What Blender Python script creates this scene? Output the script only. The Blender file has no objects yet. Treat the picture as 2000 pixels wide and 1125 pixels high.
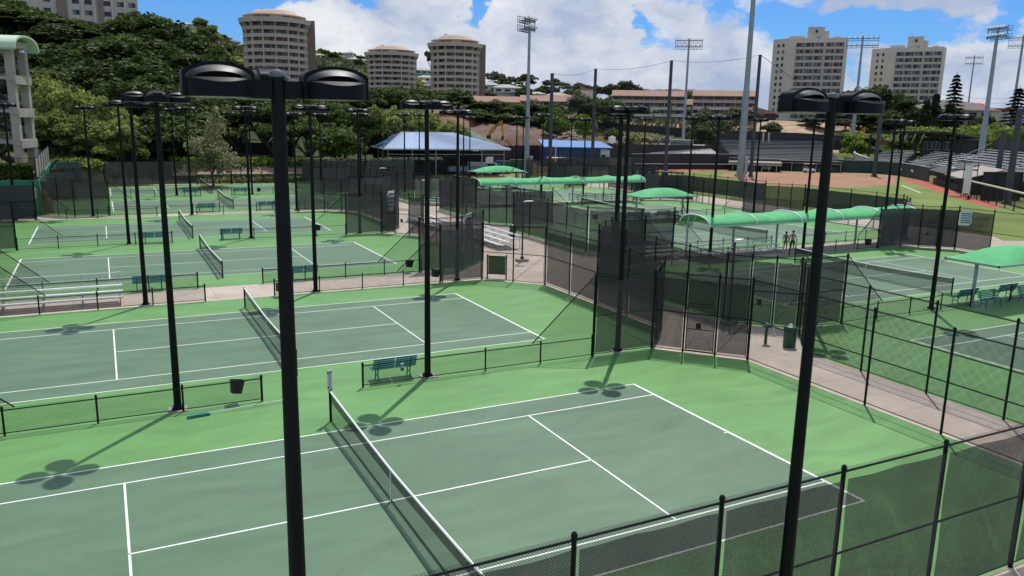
import bpy, bmesh, math, random
import numpy as np
from mathutils import Vector, Matrix
R_ = math.radians
PI = math.pi
sc = bpy.context.scene
col = sc.collection
random.seed(7)
rng = np.random.default_rng(11)

# ------------------------------------------------------------------ camera (recovered from the court lines)
CF, CY, CP, CR = 1560.7278, 0.4726, 0.2072, 0.0189
CAM = np.array([-6.2673, -19.2093, 10.1415])
_f = np.array([math.sin(CY)*math.cos(CP), math.cos(CY)*math.cos(CP), -math.sin(CP)])
_r = np.array([math.cos(CY), -math.sin(CY), 0.0])
_u = np.cross(_r, _f)
RR = _r*math.cos(CR)+_u*math.sin(CR)
UU = -_r*math.sin(CR)+_u*math.cos(CR)
FF = _f
cam_d = bpy.data.cameras.new('camera')
cam = bpy.data.objects.new('camera', cam_d); col.objects.link(cam)
cam_d.sensor_width = 36; cam_d.lens = 36*CF/2000
cam_d.clip_start = 0.1; cam_d.clip_end = 12000
cam.matrix_world = Matrix(((RR[0], UU[0], -FF[0], CAM[0]), (RR[1], UU[1], -FF[1], CAM[1]), (RR[2], UU[2], -FF[2], CAM[2]), (0, 0, 0, 1)))
sc.camera = cam

def ray(u, v): return FF+RR*(u-1000)/CF+UU*(562.5-v)/CF
def gp(u, v, z=0.0):
    d = ray(u, v); t = (z-CAM[2])/d[2]; return CAM+d*t
def at(u, v, D):
    d = ray(u, v); return CAM+d*D/math.hypot(d[0], d[1])
def coff(u): return math.cos(math.atan((u-1000)/CF))
def bearing(u, v=230):
    d = ray(u, v); return math.atan2(d[0], d[1])

# ------------------------------------------------------------------ materials
def mat(name, base, rough=0.6, metal=0.0, spec=0.5, var=0.0, vscale=3.0, var2=None, bump=0.0, bscale=40.0, coat=0.0, coords='Object', stretch=(1, 1, 1)):
    m = bpy.data.materials.new(name); m.use_nodes = True
    nt = m.node_tree; b = nt.nodes['Principled BSDF']
    b.inputs['Base Color'].default_value = (*base, 1); b.inputs['Roughness'].default_value = rough
    b.inputs['Metallic'].default_value = metal; b.inputs['Specular IOR Level'].default_value = spec
    b.inputs['Coat Weight'].default_value = coat
    if var or bump:
        tc = nt.nodes.new('ShaderNodeTexCoord'); mp = nt.nodes.new('ShaderNodeMapping')
        mp.inputs['Scale'].default_value = stretch
        nt.links.new(tc.outputs[coords], mp.inputs[0])
    if var:
        n = nt.nodes.new('ShaderNodeTexNoise'); n.inputs['Scale'].default_value = vscale; n.inputs['Detail'].default_value = 6; n.inputs['Roughness'].default_value = 0.65
        nt.links.new(mp.outputs[0], n.inputs['Vector'])
        mx = nt.nodes.new('ShaderNodeMix'); mx.data_type = 'RGBA'
        c2 = var2 if var2 else tuple(max(0, c*(1+var)) for c in base)
        c1 = base if var2 else tuple(c*(1-var) for c in base)
        mx.inputs[6].default_value = (*c1, 1); mx.inputs[7].default_value = (*c2, 1)
        rp = nt.nodes.new('ShaderNodeMapRange'); rp.inputs[1].default_value = 0.3; rp.inputs[2].default_value = 0.7
        nt.links.new(n.outputs[0], rp.inputs[0]); nt.links.new(rp.outputs[0], mx.inputs[0]); nt.links.new(mx.outputs[2], b.inputs['Base Color'])
    if bump:
        n2 = nt.nodes.new('ShaderNodeTexNoise'); n2.inputs['Scale'].default_value = bscale; n2.inputs['Detail'].default_value = 4
        nt.links.new(mp.outputs[0], n2.inputs['Vector'])
        bp = nt.nodes.new('ShaderNodeBump'); bp.inputs['Strength'].default_value = bump; bp.inputs['Distance'].default_value = 0.02
        nt.links.new(n2.outputs[0], bp.inputs['Height']); nt.links.new(bp.outputs[0], b.inputs['Normal'])
    return m

def N(nt, t, **kw):
    n = nt.nodes.new('ShaderNode'+t)
    for k, v in kw.items(): setattr(n, k, v)
    return n
def mathn(nt, op, a, b=None):
    n = nt.nodes.new('ShaderNodeMath'); n.operation = op
    for i, x in enumerate((a, b)):
        if x is None: continue
        if isinstance(x, (int, float)): n.inputs[i].default_value = x
        else: nt.links.new(x, n.inputs[i])
    return n.outputs[0]

def mesh_mat(name, colr, pitch, wire, base_alpha=0.0, diamond=True, wob=0.0):
    """see-through mesh: wires from UV (metres) over an even weave of the given density"""
    m = bpy.data.materials.new(name); m.use_nodes = True
    nt = m.node_tree; b = nt.nodes['Principled BSDF']
    b.inputs['Base Color'].default_value = (*colr, 1); b.inputs['Roughness'].default_value = 0.7; b.inputs['Specular IOR Level'].default_value = 0.25
    out = nt.nodes['Material Output']
    tr = N(nt, 'BsdfTransparent'); mix = N(nt, 'MixShader')
    nt.links.new(tr.outputs[0], mix.inputs[1]); nt.links.new(b.outputs[0], mix.inputs[2]); nt.links.new(mix.outputs[0], out.inputs[0])
    a = None
    uv = N(nt, 'UVMap')
    if pitch:
        sep = N(nt, 'SeparateXYZ'); nt.links.new(uv.outputs[0], sep.inputs[0])
        x, y = sep.outputs[0], sep.outputs[1]
        if diamond:
            p, q = mathn(nt, 'ADD', x, y), mathn(nt, 'SUBTRACT', x, y)
        else: p, q = x, y
        f = []
        for s in (p, q):
            fr = mathn(nt, 'FRACT', mathn(nt, 'ADD', mathn(nt, 'DIVIDE', s, pitch), 1000.0))
            f.append(mathn(nt, 'LESS_THAN', fr, wire/pitch))
        a = mathn(nt, 'MAXIMUM', f[0], f[1])
    if base_alpha:
        n = N(nt, 'TexNoise'); n.inputs['Scale'].default_value = 0.9; n.inputs['Detail'].default_value = 5
        mp = N(nt, 'Mapping'); mp.inputs['Scale'].default_value = (1.3, 0.35, 1); mp.inputs['Rotation'].default_value = (0, 0, 0.35)
        nt.links.new(uv.outputs[0], mp.inputs[0]); nt.links.new(mp.outputs[0], n.inputs['Vector'])
        ba = mathn(nt, 'ADD', mathn(nt, 'MULTIPLY', n.outputs[0], wob), base_alpha-wob*0.5)
        a = mathn(nt, 'MAXIMUM', a, ba) if a is not None else ba
    nt.links.new(a, mix.inputs[0])
    return m

def leaf_mat(name, dark, light, trans=0.35, rough=0.6):
    m = bpy.data.materials.new(name); m.use_nodes = True
    nt = m.node_tree; b = nt.nodes['Principled BSDF']; out = nt.nodes['Material Output']
    b.inputs['Roughness'].default_value = rough; b.inputs['Specular IOR Level'].default_value = 0.18
    geo = N(nt, 'NewGeometry'); oi = N(nt, 'ObjectInfo')
    tc = N(nt, 'TexCoord'); ns = N(nt, 'TexNoise'); ns.inputs['Scale'].default_value = 0.45; ns.inputs['Detail'].default_value = 3
    nt.links.new(tc.outputs['Object'], ns.inputs['Vector'])
    f = mathn(nt, 'ADD', mathn(nt, 'MULTIPLY', geo.outputs['Random Per Island'], 0.5), mathn(nt, 'SUBTRACT', mathn(nt, 'MULTIPLY', ns.outputs[0], 1.5), 0.45))  # noise contrast puts shadowed clumps and bright tips into the leaf colour
    f = mathn(nt, 'ADD', f, mathn(nt, 'MULTIPLY', mathn(nt, 'SUBTRACT', oi.outputs['Random'], 0.5), 0.35))
    mx = N(nt, 'Mix', data_type='RGBA'); mx.inputs[6].default_value = (*dark, 1); mx.inputs[7].default_value = (*light, 1)
    nt.links.new(f, mx.inputs[0]); nt.links.new(mx.outputs[2], b.inputs['Base Color'])
    t = N(nt, 'BsdfTranslucent'); mix = N(nt, 'MixShader'); mix.inputs[0].default_value = trans
    nt.links.new(mx.outputs[2], t.inputs[0])
    nt.links.new(b.outputs[0], mix.inputs[1]); nt.links.new(t.outputs[0], mix.inputs[2]); nt.links.new(mix.outputs[0], out.inputs[0])
    return m

M = {}
M['pole'] = mat('black_green_paint', (0.0035, 0.0055, 0.0055), 0.5, spec=0.16, var=0.25, vscale=2.0)
M['lamp'] = mat('black_lamp_enamel', (0.0035, 0.005, 0.008), 0.5, spec=0.14, var=0.2, vscale=5)
M['hood'] = mat('glint_hood_enamel', (0.022, 0.026, 0.03), 0.5, spec=0.55, var=0.2, vscale=9)  # lamp enamel made lighter and glossier to put the sun glint on the hoods
M['lens'] = mat('lamp_lens', (0.25, 0.26, 0.22), 0.2)
M['capg'] = mat('weathered_cap', (0.10, 0.12, 0.12), 0.45, var=0.3, vscale=20)
M['concrete'] = mat('pole_footing_concrete', (0.33, 0.31, 0.29), 0.85, var=0.25, vscale=6, bump=0.3)
M['fpost'] = mat('black_vinyl_post', (0.005, 0.0055, 0.007), 0.4, spec=0.22, var=0.2, vscale=3)
M['tie'] = mat('steel_tie', (0.5, 0.5, 0.5), 0.35, metal=0.8)
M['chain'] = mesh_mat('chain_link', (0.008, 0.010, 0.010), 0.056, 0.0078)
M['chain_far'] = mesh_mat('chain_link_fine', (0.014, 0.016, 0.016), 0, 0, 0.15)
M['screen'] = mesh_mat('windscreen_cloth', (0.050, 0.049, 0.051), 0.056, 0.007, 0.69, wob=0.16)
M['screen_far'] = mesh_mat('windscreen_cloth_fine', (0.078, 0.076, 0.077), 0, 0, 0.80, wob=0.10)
M['screen_solid'] = mesh_mat('windscreen_cloth_dense', (0.062, 0.063, 0.068), 0, 0, 0.95, wob=0.06)
M['net'] = mesh_mat('tennis_net_cord', (0.010, 0.012, 0.012), 0.05, 0.0085, 0.12, diamond=False)
M['net2'] = mesh_mat('tennis_net_cord_double', (0.010, 0.012, 0.012), 0.05, 0.016, 0.2, diamond=False)
M['white'] = mat('white_paint', (0.78, 0.79, 0.78), 0.5, var=0.06, vscale=6)
M['tape'] = mat('white_canvas_tape', (0.75, 0.76, 0.74), 0.7)
M['bench'] = mat('teal_bench_paint', (0.03, 0.21, 0.22), 0.45, var=0.3, vscale=6)
M['benchleg'] = mat('teal_iron', (0.02, 0.12, 0.13), 0.5)
M['alu'] = mat('bleacher_aluminium', (0.74, 0.75, 0.76), 0.42, metal=0.25, var=0.12, vscale=3)
M['galv'] = mat('galvanised_steel', (0.36, 0.39, 0.42), 0.5, metal=0.4, var=0.2, vscale=1.5)
M['canopy'] = mat('green_canopy_fabric', (0.115, 0.42, 0.185), 0.85, spec=0.15, var=0.16, vscale=0.9, bump=0.25, bscale=3)
M['canopyframe'] = mat('canopy_grey_steel', (0.27, 0.32, 0.36), 0.5, metal=0.1, var=0.15)
M['rib'] = mat('white_canopy_rib', (0.72, 0.77, 0.76), 0.45)
M['bin'] = mat('dark_green_bin', (0.01, 0.085, 0.05), 0.45, var=0.3, vscale=8)
M['black'] = mat('matt_black', (0.011, 0.011, 0.012), 0.7)
M['signw'] = mat('white_sign_panel', (0.62, 0.66, 0.68), 0.5)
M['signtxt'] = mat('dark_sign_lettering', (0.03, 0.05, 0.07), 0.6)
M['bluelamp'] = mat('blue_black_lamp_post', (0.016, 0.022, 0.045), 0.45)
M['greenwall'] = mat('green_painted_wall', (0.012, 0.19, 0.095), 0.65, var=0.25, vscale=0.8)
M['wallgrey'] = mat('pale_stucco', (0.46, 0.45, 0.42), 0.85, var=0.15, vscale=1)
M['cream'] = mat('cream_concrete', (0.54, 0.50, 0.43), 0.85, var=0.10, vscale=0.25)
M['stairconc'] = mat('stair_tower_concrete', (0.37, 0.335, 0.285), 0.85, var=0.15, vscale=0.4)
M['tan'] = mat('tan_precast', (0.52, 0.41, 0.325), 0.85, var=0.10, vscale=0.2)
M['tanlight'] = mat('pale_precast', (0.62, 0.55, 0.465), 0.85, var=0.08, vscale=0.2)
M['brown'] = mat('brown_stair_slab', (0.26, 0.185, 0.15), 0.9, var=0.12, vscale=0.15)
M['greywall'] = mat('grey_beige_tower_wall', (0.60, 0.545, 0.46), 0.85, var=0.07, vscale=0.2)
M['terrac'] = mat('terracotta_roof', (0.27, 0.155, 0.11), 0.8, var=0.16, vscale=0.6)
M['glass'] = mat('dark_window_glass', (0.028, 0.028, 0.034), 0.2, spec=0.35, var=0.5, vscale=0.6)
M['curtain'] = mat('drawn_curtain', (0.17, 0.17, 0.18), 0.5, var=0.4, vscale=0.8)
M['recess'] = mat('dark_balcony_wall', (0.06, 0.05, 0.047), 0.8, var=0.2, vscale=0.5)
M['bluewall'] = mat('blue_board_wall', (0.022, 0.042, 0.13), 0.6, var=0.15, vscale=1)
M['brickred'] = mat('red_brick_shed', (0.27, 0.10, 0.07), 0.85, var=0.2, vscale=2)
M['yellow'] = mat('excavator_yellow', (0.50, 0.26, 0.03), 0.5, var=0.2, vscale=1)
M['rubble'] = mat('broken_rock', (0.26, 0.21, 0.18), 0.95, var=0.5, vscale=1.5)
M['bark'] = mat('tree_bark', (0.10, 0.08, 0.065), 0.95, var=0.4, vscale=2)
M['tarp'] = mat('green_silt_sheet', (0.24, 0.42, 0.32), 0.7, var=0.25, vscale=0.8)
M['stadgreen'] = mat('stadium_dark_green', (0.018, 0.045, 0.036), 0.65, var=0.2, vscale=0.4)
M['stadblack'] = mat('stadium_black', (0.018, 0.018, 0.021), 0.7, var=0.3, vscale=0.3)
M['dugroof'] = mat('dugout_felt_roof', (0.05, 0.05, 0.055), 0.85, var=0.3, vscale=0.6)
M['dugtan'] = mat('dugout_tan_roof', (0.30, 0.27, 0.245), 0.85, var=0.1)
M['shinglew'] = mat('weathered_shingle', (0.42, 0.40, 0.36), 0.9, var=0.5, vscale=2.2, stretch=(1, 1, 0.3))
M['red'] = mat('red_cloth', (0.45, 0.03, 0.025), 0.7)
M['blue'] = mat('blue_plastic', (0.02, 0.12, 0.45), 0.45)
M['concpaleroof'] = mat('pale_green_roof', (0.48, 0.62, 0.44), 0.6, var=0.08)
M['housew'] = mat('white_house_wall', (0.62, 0.62, 0.60), 0.8, var=0.12, vscale=0.3)
M['houseb'] = mat('pale_blue_house_wall', (0.30, 0.50, 0.55), 0.8, var=0.08, vscale=0.3)
M['housec'] = mat('cream_house_wall', (0.46, 0.42, 0.34), 0.8, var=0.1, vscale=0.3)
M['roofg'] = mat('grey_house_roof', (0.34, 0.34, 0.32), 0.85, var=0.15, vscale=0.5)
M['rooft'] = mat('tan_house_roof', (0.36, 0.31, 0.24), 0.85, var=0.15, vscale=0.5)
M['roofd'] = mat('dark_house_roof', (0.12, 0.10, 0.095), 0.85, var=0.2, vscale=0.5)
M['metalpole'] = mat('floodlight_pole_steel', (0.27, 0.31, 0.33), 0.55, metal=0.3, var=0.15, vscale=0.5)
M['netpole'] = mat('dark_net_pole', (0.045, 0.052, 0.068), 0.55, var=0.2, vscale=0.5)
M['purple'] = mat('galvanised_light_frame', (0.19, 0.18, 0.24), 0.5, metal=0.3)
M['skin1'] = mat('brown_skin', (0.30, 0.16, 0.10), 0.5)
M['skin2'] = mat('tan_skin', (0.42, 0.25, 0.17), 0.5)
M['hair'] = mat('dark_hair', (0.02, 0.014, 0.01), 0.5)
M['clothb'] = mat('black_sportswear', (0.02, 0.02, 0.022), 0.8)
M['clothg'] = mat('grey_green_shorts', (0.10, 0.11, 0.10), 0.8)
M['clothw'] = mat('white_sportswear', (0.72, 0.74, 0.76), 0.8)
M['leafd'] = leaf_mat('dark_leaves', (0.010, 0.026, 0.006), (0.085, 0.135, 0.032))
M['leafm'] = leaf_mat('mid_leaves', (0.014, 0.036, 0.006), (0.12, 0.18, 0.04))
M['leafb'] = leaf_mat('bright_leaves', (0.025, 0.05, 0.008), (0.40, 0.47, 0.13), trans=0.5)
M['leafl'] = leaf_mat('lime_leaves', (0.06, 0.12, 0.014), (0.22, 0.33, 0.05))
M['leafp'] = leaf_mat('pale_olive_leaves', (0.11, 0.115, 0.05), (0.46, 0.44, 0.25), trans=0.45)
M['leafg'] = leaf_mat('grey_green_leaves', (0.035, 0.045, 0.022), (0.13, 0.145, 0.07))
M['leafc'] = leaf_mat('conifer_needles', (0.012, 0.024, 0.010), (0.055, 0.075, 0.03), trans=0.15)
M['leafr'] = leaf_mat('red_blossom', (0.25, 0.04, 0.03), (0.5, 0.10, 0.07))

# ------------------------------------------------------------------ mesh building
class MB:
    def __init__(s): s.v = []; s.f = []; s.uv = []
    def add(s, vs, fs, uvs=None):
        o = len(s.v); s.v += [tuple(map(float, p)) for p in vs]
        for k, f in enumerate(fs):
            s.f.append(tuple(i+o for i in f)); s.uv.append(uvs[k] if uvs else None)
        return s
    def box(s, c, d, rz=0.0, M4=None):
        cx, cy, cz = c; x, y, z = d[0]/2, d[1]/2, d[2]/2
        ca, sa = math.cos(rz), math.sin(rz); vs = []
        for dz in (-z, z):
            for dx, dy in ((-x, -y), (x, -y), (x, y), (-x, y)):
                vs.append((cx+dx*ca-dy*sa, cy+dx*sa+dy*ca, cz+dz))
        return s.add(vs, [(3, 2, 1, 0), (4, 5, 6, 7), (0, 1, 5, 4), (1, 2, 6, 5), (2, 3, 7, 6), (3, 0, 4, 7)])
    def tube(s, pts, r, n=8, caps=True):
        pts = [Vector(p) for p in pts]; rs = r if isinstance(r, (list, tuple)) else [r]*len(pts)
        rings = []; prev = None
        for i, p in enumerate(pts):
            a = pts[max(0, i-1)]; b = pts[min(len(pts)-1, i+1)]; t = (b-a).normalized()
            if prev is None:
                up = Vector((0, 0, 1)) if abs(t.z) < 0.95 else Vector((1, 0, 0)); x = t.cross(up).normalized()
            else: x = (prev-t*prev.dot(t)).normalized()
            y = t.cross(x); prev = x
            rings.append([p+(x*math.cos(2*PI*k/n)+y*math.sin(2*PI*k/n))*rs[i] for k in range(n)])
        vs = [q for rg in rings for q in rg]; fs = []
        for i in range(len(pts)-1):
            for k in range(n):
                k2 = (k+1) % n; fs.append((i*n+k, i*n+k2, (i+1)*n+k2, (i+1)*n+k))
        if caps: fs.append(tuple(range(n))[::-1]); fs.append(tuple((len(pts)-1)*n+k for k in range(n)))
        return s.add(vs, fs)
    def lathe(s, prof, c=(0, 0, 0), n=16, a0=0, a1=2*PI):
        full = abs(a1-a0-2*PI) < 1e-6; m = n if full else n+1; vs = []
        for r, z in prof:
            for k in range(m):
                a = a0+(a1-a0)*k/n; vs.append((c[0]+r*math.cos(a), c[1]+r*math.sin(a), c[2]+z))
        fs = []
        for i in range(len(prof)-1):
            for k in range(n):
                k2 = (k+1) % m; fs.append((i*m+k, i*m+k2, (i+1)*m+k2, (i+1)*m+k))
        return s.add(vs, fs)
    def prism(s, poly, z0, z1):
        n = len(poly); vs = [(x, y, z0) for x, y in poly]+[(x, y, z1) for x, y in poly]
        return s.add(vs, [tuple(range(n))[::-1], tuple(range(n, 2*n))]+[(i, (i+1) % n, n+(i+1) % n, n+i) for i in range(n)])
    def extr(s, prof, axis_pts):
        """profile points (a,b,c) lists joined between successive sections"""
        n = len(axis_pts[0]); vs = [p for sec in axis_pts for p in sec]; fs = []
        for i in range(len(axis_pts)-1):
            for k in range(n-1): fs.append((i*n+k, i*n+k+1, (i+1)*n+k+1, (i+1)*n+k))
        return s.add(vs, fs)
    def quad(s, a, b, c, d, uv=None): return s.add([a, b, c, d], [(0, 1, 2, 3)], [uv] if uv else None)
    def mesh(s, name, m=None, smooth=False):
        me = bpy.data.meshes.new(name); me.from_pydata(s.v, [], s.f)
        if any(u for u in s.uv):
            l = me.uv_layers.new(name='UVMap'); i = 0
            for k, f in enumerate(s.f):
                u = s.uv[k] or [(0, 0)]*len(f)
                for q in u: l.data[i].uv = q; i += 1
        if m: me.materials.append(M[m] if isinstance(m, str) else m)
        if smooth:
            me.polygons.foreach_set('use_smooth', [True]*len(me.polygons))
            try: me.set_sharp_from_angle(angle=R_(38))
            except Exception: pass
        me.update(); return me
    def build(s, name, m, parent=None, smooth=False, loc=None, rz=None):
        return obj(name, s.mesh(name, m, smooth), parent, loc, rz)

KIDS = {}
def obj(name, me, parent=None, loc=None, rz=None):
    o = bpy.data.objects.new(name, me); col.objects.link(o)
    if parent is not None: o.parent = parent; KIDS.setdefault(parent.name, []).append(o)
    if loc is not None: o.location = loc
    if rz is not None: o.rotation_euler = (0, 0, rz)
    return o
def tag(o, label, cat, group=None):
    o['label'] = label; o['category'] = cat
    if group: o['group'] = group
    return o
def thing(name, label, cat, loc=(0, 0, 0), rz=0.0, group=None):
    o = obj(name, None, None, tuple(map(float, loc)), rz); o.empty_display_size = 0.2
    return tag(o, label, cat, group)
def struct(o, kind='structure'):
    o['kind'] = kind; return o
def dup(root, loc=None, rz=None, label=None, group=None, scale=None):
    def cp(o, par):
        c = o.copy(); col.objects.link(c)
        if par is not None: c.parent = par; KIDS.setdefault(par.name, []).append(c)
        for ch in KIDS.get(o.name, []): cp(ch, c)
        return c
    r = cp(root, None)
    if loc is not None: r.location = tuple(map(float, loc))
    if rz is not None: r.rotation_euler = (0, 0, rz)
    if scale is not None: r.scale = scale if isinstance(scale, tuple) else (scale,)*3
    if label: r['label'] = label
    if group: r['group'] = group
    return r
# ------------------------------------------------------------------ light, sky and clouds
SUN_EL = R_(63.0); SUN_AZ = math.atan2(3.45, 4.05)          # towards the sun, measured from +Y to +X
w = bpy.data.worlds.new('World'); sc.world = w; w.use_nodes = True
nt = w.node_tree; bg = nt.nodes['Background']
sky = N(nt, 'TexSky'); sky.sky_type = 'NISHITA'; sky.sun_disc = False
sky.sun_elevation = SUN_EL; sky.sun_rotation = SUN_AZ
sky.air_density = 1.0; sky.dust_density = 0.3; sky.ozone_density = 2.5
tc = N(nt, 'TexCoord')
sep = N(nt, 'SeparateXYZ'); nt.links.new(tc.outputs['Generated'], sep.inputs[0])
# azimuth / elevation of the sky direction
az = mathn(nt, 'ARCTAN2', sep.outputs[0], sep.outputs[1]); el = mathn(nt, 'ARCSINE', sep.outputs[2])
cm0 = N(nt, 'CombineXYZ'); nt.links.new(az, cm0.inputs[0]); nt.links.new(mathn(nt, 'MULTIPLY', el, 1.5), cm0.inputs[1])
nw = N(nt, 'TexNoise'); nw.inputs['Scale'].default_value = 11; nw.inputs['Detail'].default_value = 8; nw.inputs['Roughness'].default_value = 0.6; nt.links.new(cm0.outputs[0], nw.inputs['Vector'])
sw = N(nt, 'SeparateXYZ'); nt.links.new(nw.outputs['Color'], sw.inputs[0])
az = mathn(nt, 'ADD', az, mathn(nt, 'MULTIPLY', mathn(nt, 'SUBTRACT', sw.outputs[0], 0.5), 0.11)); el = mathn(nt, 'ADD', el, mathn(nt, 'MULTIPLY', mathn(nt, 'SUBTRACT', sw.outputs[1], 0.5), 0.055))
cmb = N(nt, 'CombineXYZ'); nt.links.new(az, cmb.inputs[0]); nt.links.new(mathn(nt, 'MULTIPLY', el, 1.55), cmb.inputs[1])
n1 = N(nt, 'TexNoise'); n1.inputs['Scale'].default_value = 9; n1.inputs['Detail'].default_value = 9; n1.inputs['Roughness'].default_value = 0.6
nt.links.new(cmb.outputs[0], n1.inputs['Vector'])
n2 = N(nt, 'TexNoise'); n2.inputs['Scale'].default_value = 9; n2.inputs['Detail'].default_value = 7; n2.inputs['Roughness'].default_value = 0.55
off = N(nt, 'Vector' + 'Math'); off.operation = 'ADD'; off.inputs[1].default_value = (0.035, -0.03, 3.7)
nt.links.new(cmb.outputs[0], off.inputs[0]); nt.links.new(off.outputs[0], n2.inputs['Vector'])
cov = mathn(nt, 'ADD', mathn(nt, 'MULTIPLY', mathn(nt, 'SUBTRACT', n1.outputs[0], 0.5), 1.5), 0.66)
# openings and banks of the cloud deck: (azimuth deg, elevation deg, half widths, strength)
def blob(u, v, ru, rv, k):
    global cov
    d = ray(u, v); a0 = math.atan2(d[0], d[1]); e0 = math.atan2(d[2], math.hypot(d[0], d[1]))
    dx = mathn(nt, 'MULTIPLY', mathn(nt, 'SUBTRACT', az, a0), CF/ru); dy = mathn(nt, 'MULTIPLY', mathn(nt, 'SUBTRACT', el, e0), CF/rv)
    q = mathn(nt, 'ADD', mathn(nt, 'MULTIPLY', dx, dx), mathn(nt, 'MULTIPLY', dy, dy))
    cov = mathn(nt, 'ADD', cov, mathn(nt, 'MULTIPLY', mathn(nt, 'POWER', 2.718, mathn(nt, 'MULTIPLY', q, -1.0)), k))
for b in [(330, 20, 150, 120, -0.50), (560, 0, 150, 18, -0.20), (700, 0, 40, 22, -0.3), (925, 10, 26, 32, -0.55), (1246, 38, 14, 40, -0.34), (1280, 75, 60, 22, -0.20),
          (1420, 15, 60, 35, -0.15), (1700, 42, 110, 30, -0.44), (1850, 60, 120, 22, -0.34), (1990, 5, 50, 40, -0.36), (1560, 30, 30, 40, -0.22), (1620, 20, 60, 30, 0.18),
          (800, 60, 260, 90, 0.26), (1100, 60, 120, 60, 0.22), (1350, 60, 80, 40, 0.12), (1200, 150, 420, 50, 0.14), (1930, 150, 120, 50, 0.16), (460, 95, 60, 25, 0.1), (1780, 12, 120, 12, 0.12), (1900, 30, 40, 14, 0.12)]: blob(*b)
cm = N(nt, 'MapRange'); cm.interpolation_type = 'SMOOTHSTEP'; cm.inputs[1].default_value = 0.47; cm.inputs[2].default_value = 0.68
nt.links.new(cov, cm.inputs[0])
# keep clouds out of the lower hemisphere
cc = N(nt, 'Mix', data_type='RGBA'); cc.inputs[6].default_value = (4.9, 5.9, 8.0, 1); cc.inputs[7].default_value = (9.8, 10.0, 10.4, 1)
sh = N(nt, 'MapRange'); sh.inputs[1].default_value = 0.41; sh.inputs[2].default_value = 0.68; nt.links.new(n2.outputs[0], sh.inputs[0]); nt.links.new(sh.outputs[0], cc.inputs[0])
tint = N(nt, 'Mix', data_type='RGBA', blend_type='MULTIPLY'); tint.inputs[0].default_value = 1.0; tint.inputs[7].default_value = (0.42, 0.80, 1.35, 1)
nt.links.new(sky.outputs[0], tint.inputs[6])
mx = N(nt, 'Mix', data_type='RGBA'); nt.links.new(cm.outputs[0], mx.inputs[0]); nt.links.new(tint.outputs[2], mx.inputs[6]); nt.links.new(cc.outputs[2], mx.inputs[7])
nt.links.new(mx.outputs[2], bg.inputs[0]); bg.inputs[1].default_value = 0.085
sl = bpy.data.lights.new('sun', 'SUN'); sl.energy = 4.0; sl.angle = R_(0.53); sl.color = (1.0, 0.955, 0.88)
so = bpy.data.objects.new('sun', sl); col.objects.link(so)
sdir = Vector((math.sin(SUN_AZ)*math.cos(SUN_EL), math.cos(SUN_AZ)*math.cos(SUN_EL), math.sin(SUN_EL)))
so.rotation_euler = sdir.to_track_quat('Z', 'Y').to_euler(); so.location = (0, 0, 60)
sc.view_settings.view_transform = 'Standard'; sc.view_settings.look = 'None'; sc.view_settings.exposure = 0.0; sc.view_settings.gamma = 1
sc.cycles.transparent_max_bounces = 40; sc.cycles.max_bounces = 6

# ------------------------------------------------------------------ ground and terrain (one sheet)
PROF = {  # picture column (bearing) : (distance, height) pairs
 -420: [(60, 0), (75, 2), (90, 3), (150, 12), (230, 30), (320, 36), (700, 60), (1400, 120)],
 -60: [(92, 0), (92.7, 3.3), (122, 3.5), (135, 6), (165, 13), (225, 33), (290, 36), (400, 42), (900, 90), (1500, 120)],
 66:  [(92, 0), (92.7, 3.3), (124, 3.4), (135, 5), (165, 12), (225, 33), (290, 36), (400, 42), (900, 100), (1500, 120)],
 74:  [(124, 0), (130, 3.0), (142, 5), (165, 11), (225, 32), (290, 35), (400, 41), (900, 104), (1500, 121)],
 150: [(126, 0), (129, 2.8), (140, 3.5), (165, 10), (225, 30), (290, 34), (400, 40), (900, 108), (1500, 122)],
 300: [(128, 0), (134, 1.6), (150, 5), (180, 14), (225, 26), (290, 30), (500, 46), (900, 103), (1500, 122)],
 400: [(130, 0), (140, 1.5), (170, 6), (220, 16), (300, 20), (500, 45), (850, 88), (1000, 100), (1400, 112)],
 480: [(132, 0), (145, 1.5), (180, 4), (240, 9), (350, 12), (550, 38), (850, 72), (1000, 86), (1400, 96)],
 640: [(134, 0), (150, 1.5), (180, 3.5), (240, 8), (400, 13), (600, 38), (850, 64), (1050, 82), (1400, 88)],
 760: [(150, 0), (170, 1), (200, 3), (250, 9), (420, 14), (600, 34), (850, 58), (1050, 72), (1400, 78)],
 860: [(170, 0), (190, 2), (225, 3), (255, 12), (420, 15), (600, 30), (850, 46), (1050, 52), (1400, 56)],
 960: [(180, 0), (200, 1.5), (232, 2.5), (262, 12), (330, 14), (430, 20), (520, 27), (700, 32), (1400, 40)],
 1120: [(185, 0), (205, 1.5), (238, 2.8), (268, 10), (330, 13), (430, 17), (520, 22), (700, 30), (1400, 36)],
 1250: [(190, 0), (215, 1.6), (238, 2.4), (268, 7.5), (300, 9.5), (345, 10.5), (420, 12), (700, 20), (1400, 26)],
 1400: [(200, 0), (225, 1.6), (244, 2.0), (275, 7), (305, 10), (345, 10.5), (420, 12), (700, 16), (1400, 18)],
 1500: [(225, 0), (240, 1.5), (255, 4), (280, 9.0), (300, 11.5), (345, 11.5), (700, 12), (1400, 12)],
 1640: [(235, 0), (250, 2), (270, 6.5), (295, 11), (345, 11), (700, 12), (1400, 12)],
 1760: [(250, 0), (270, 3), (300, 7), (350, 8), (700, 8), (1400, 8)],
 1950: [(250, 0), (280, 3), (330, 5), (700, 6), (1400, 6)],
 2500: [(250, 0), (300, 2), (1400, 4)]}
_us = sorted(PROF); _bs = [bearing(u) for u in _us]
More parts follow.
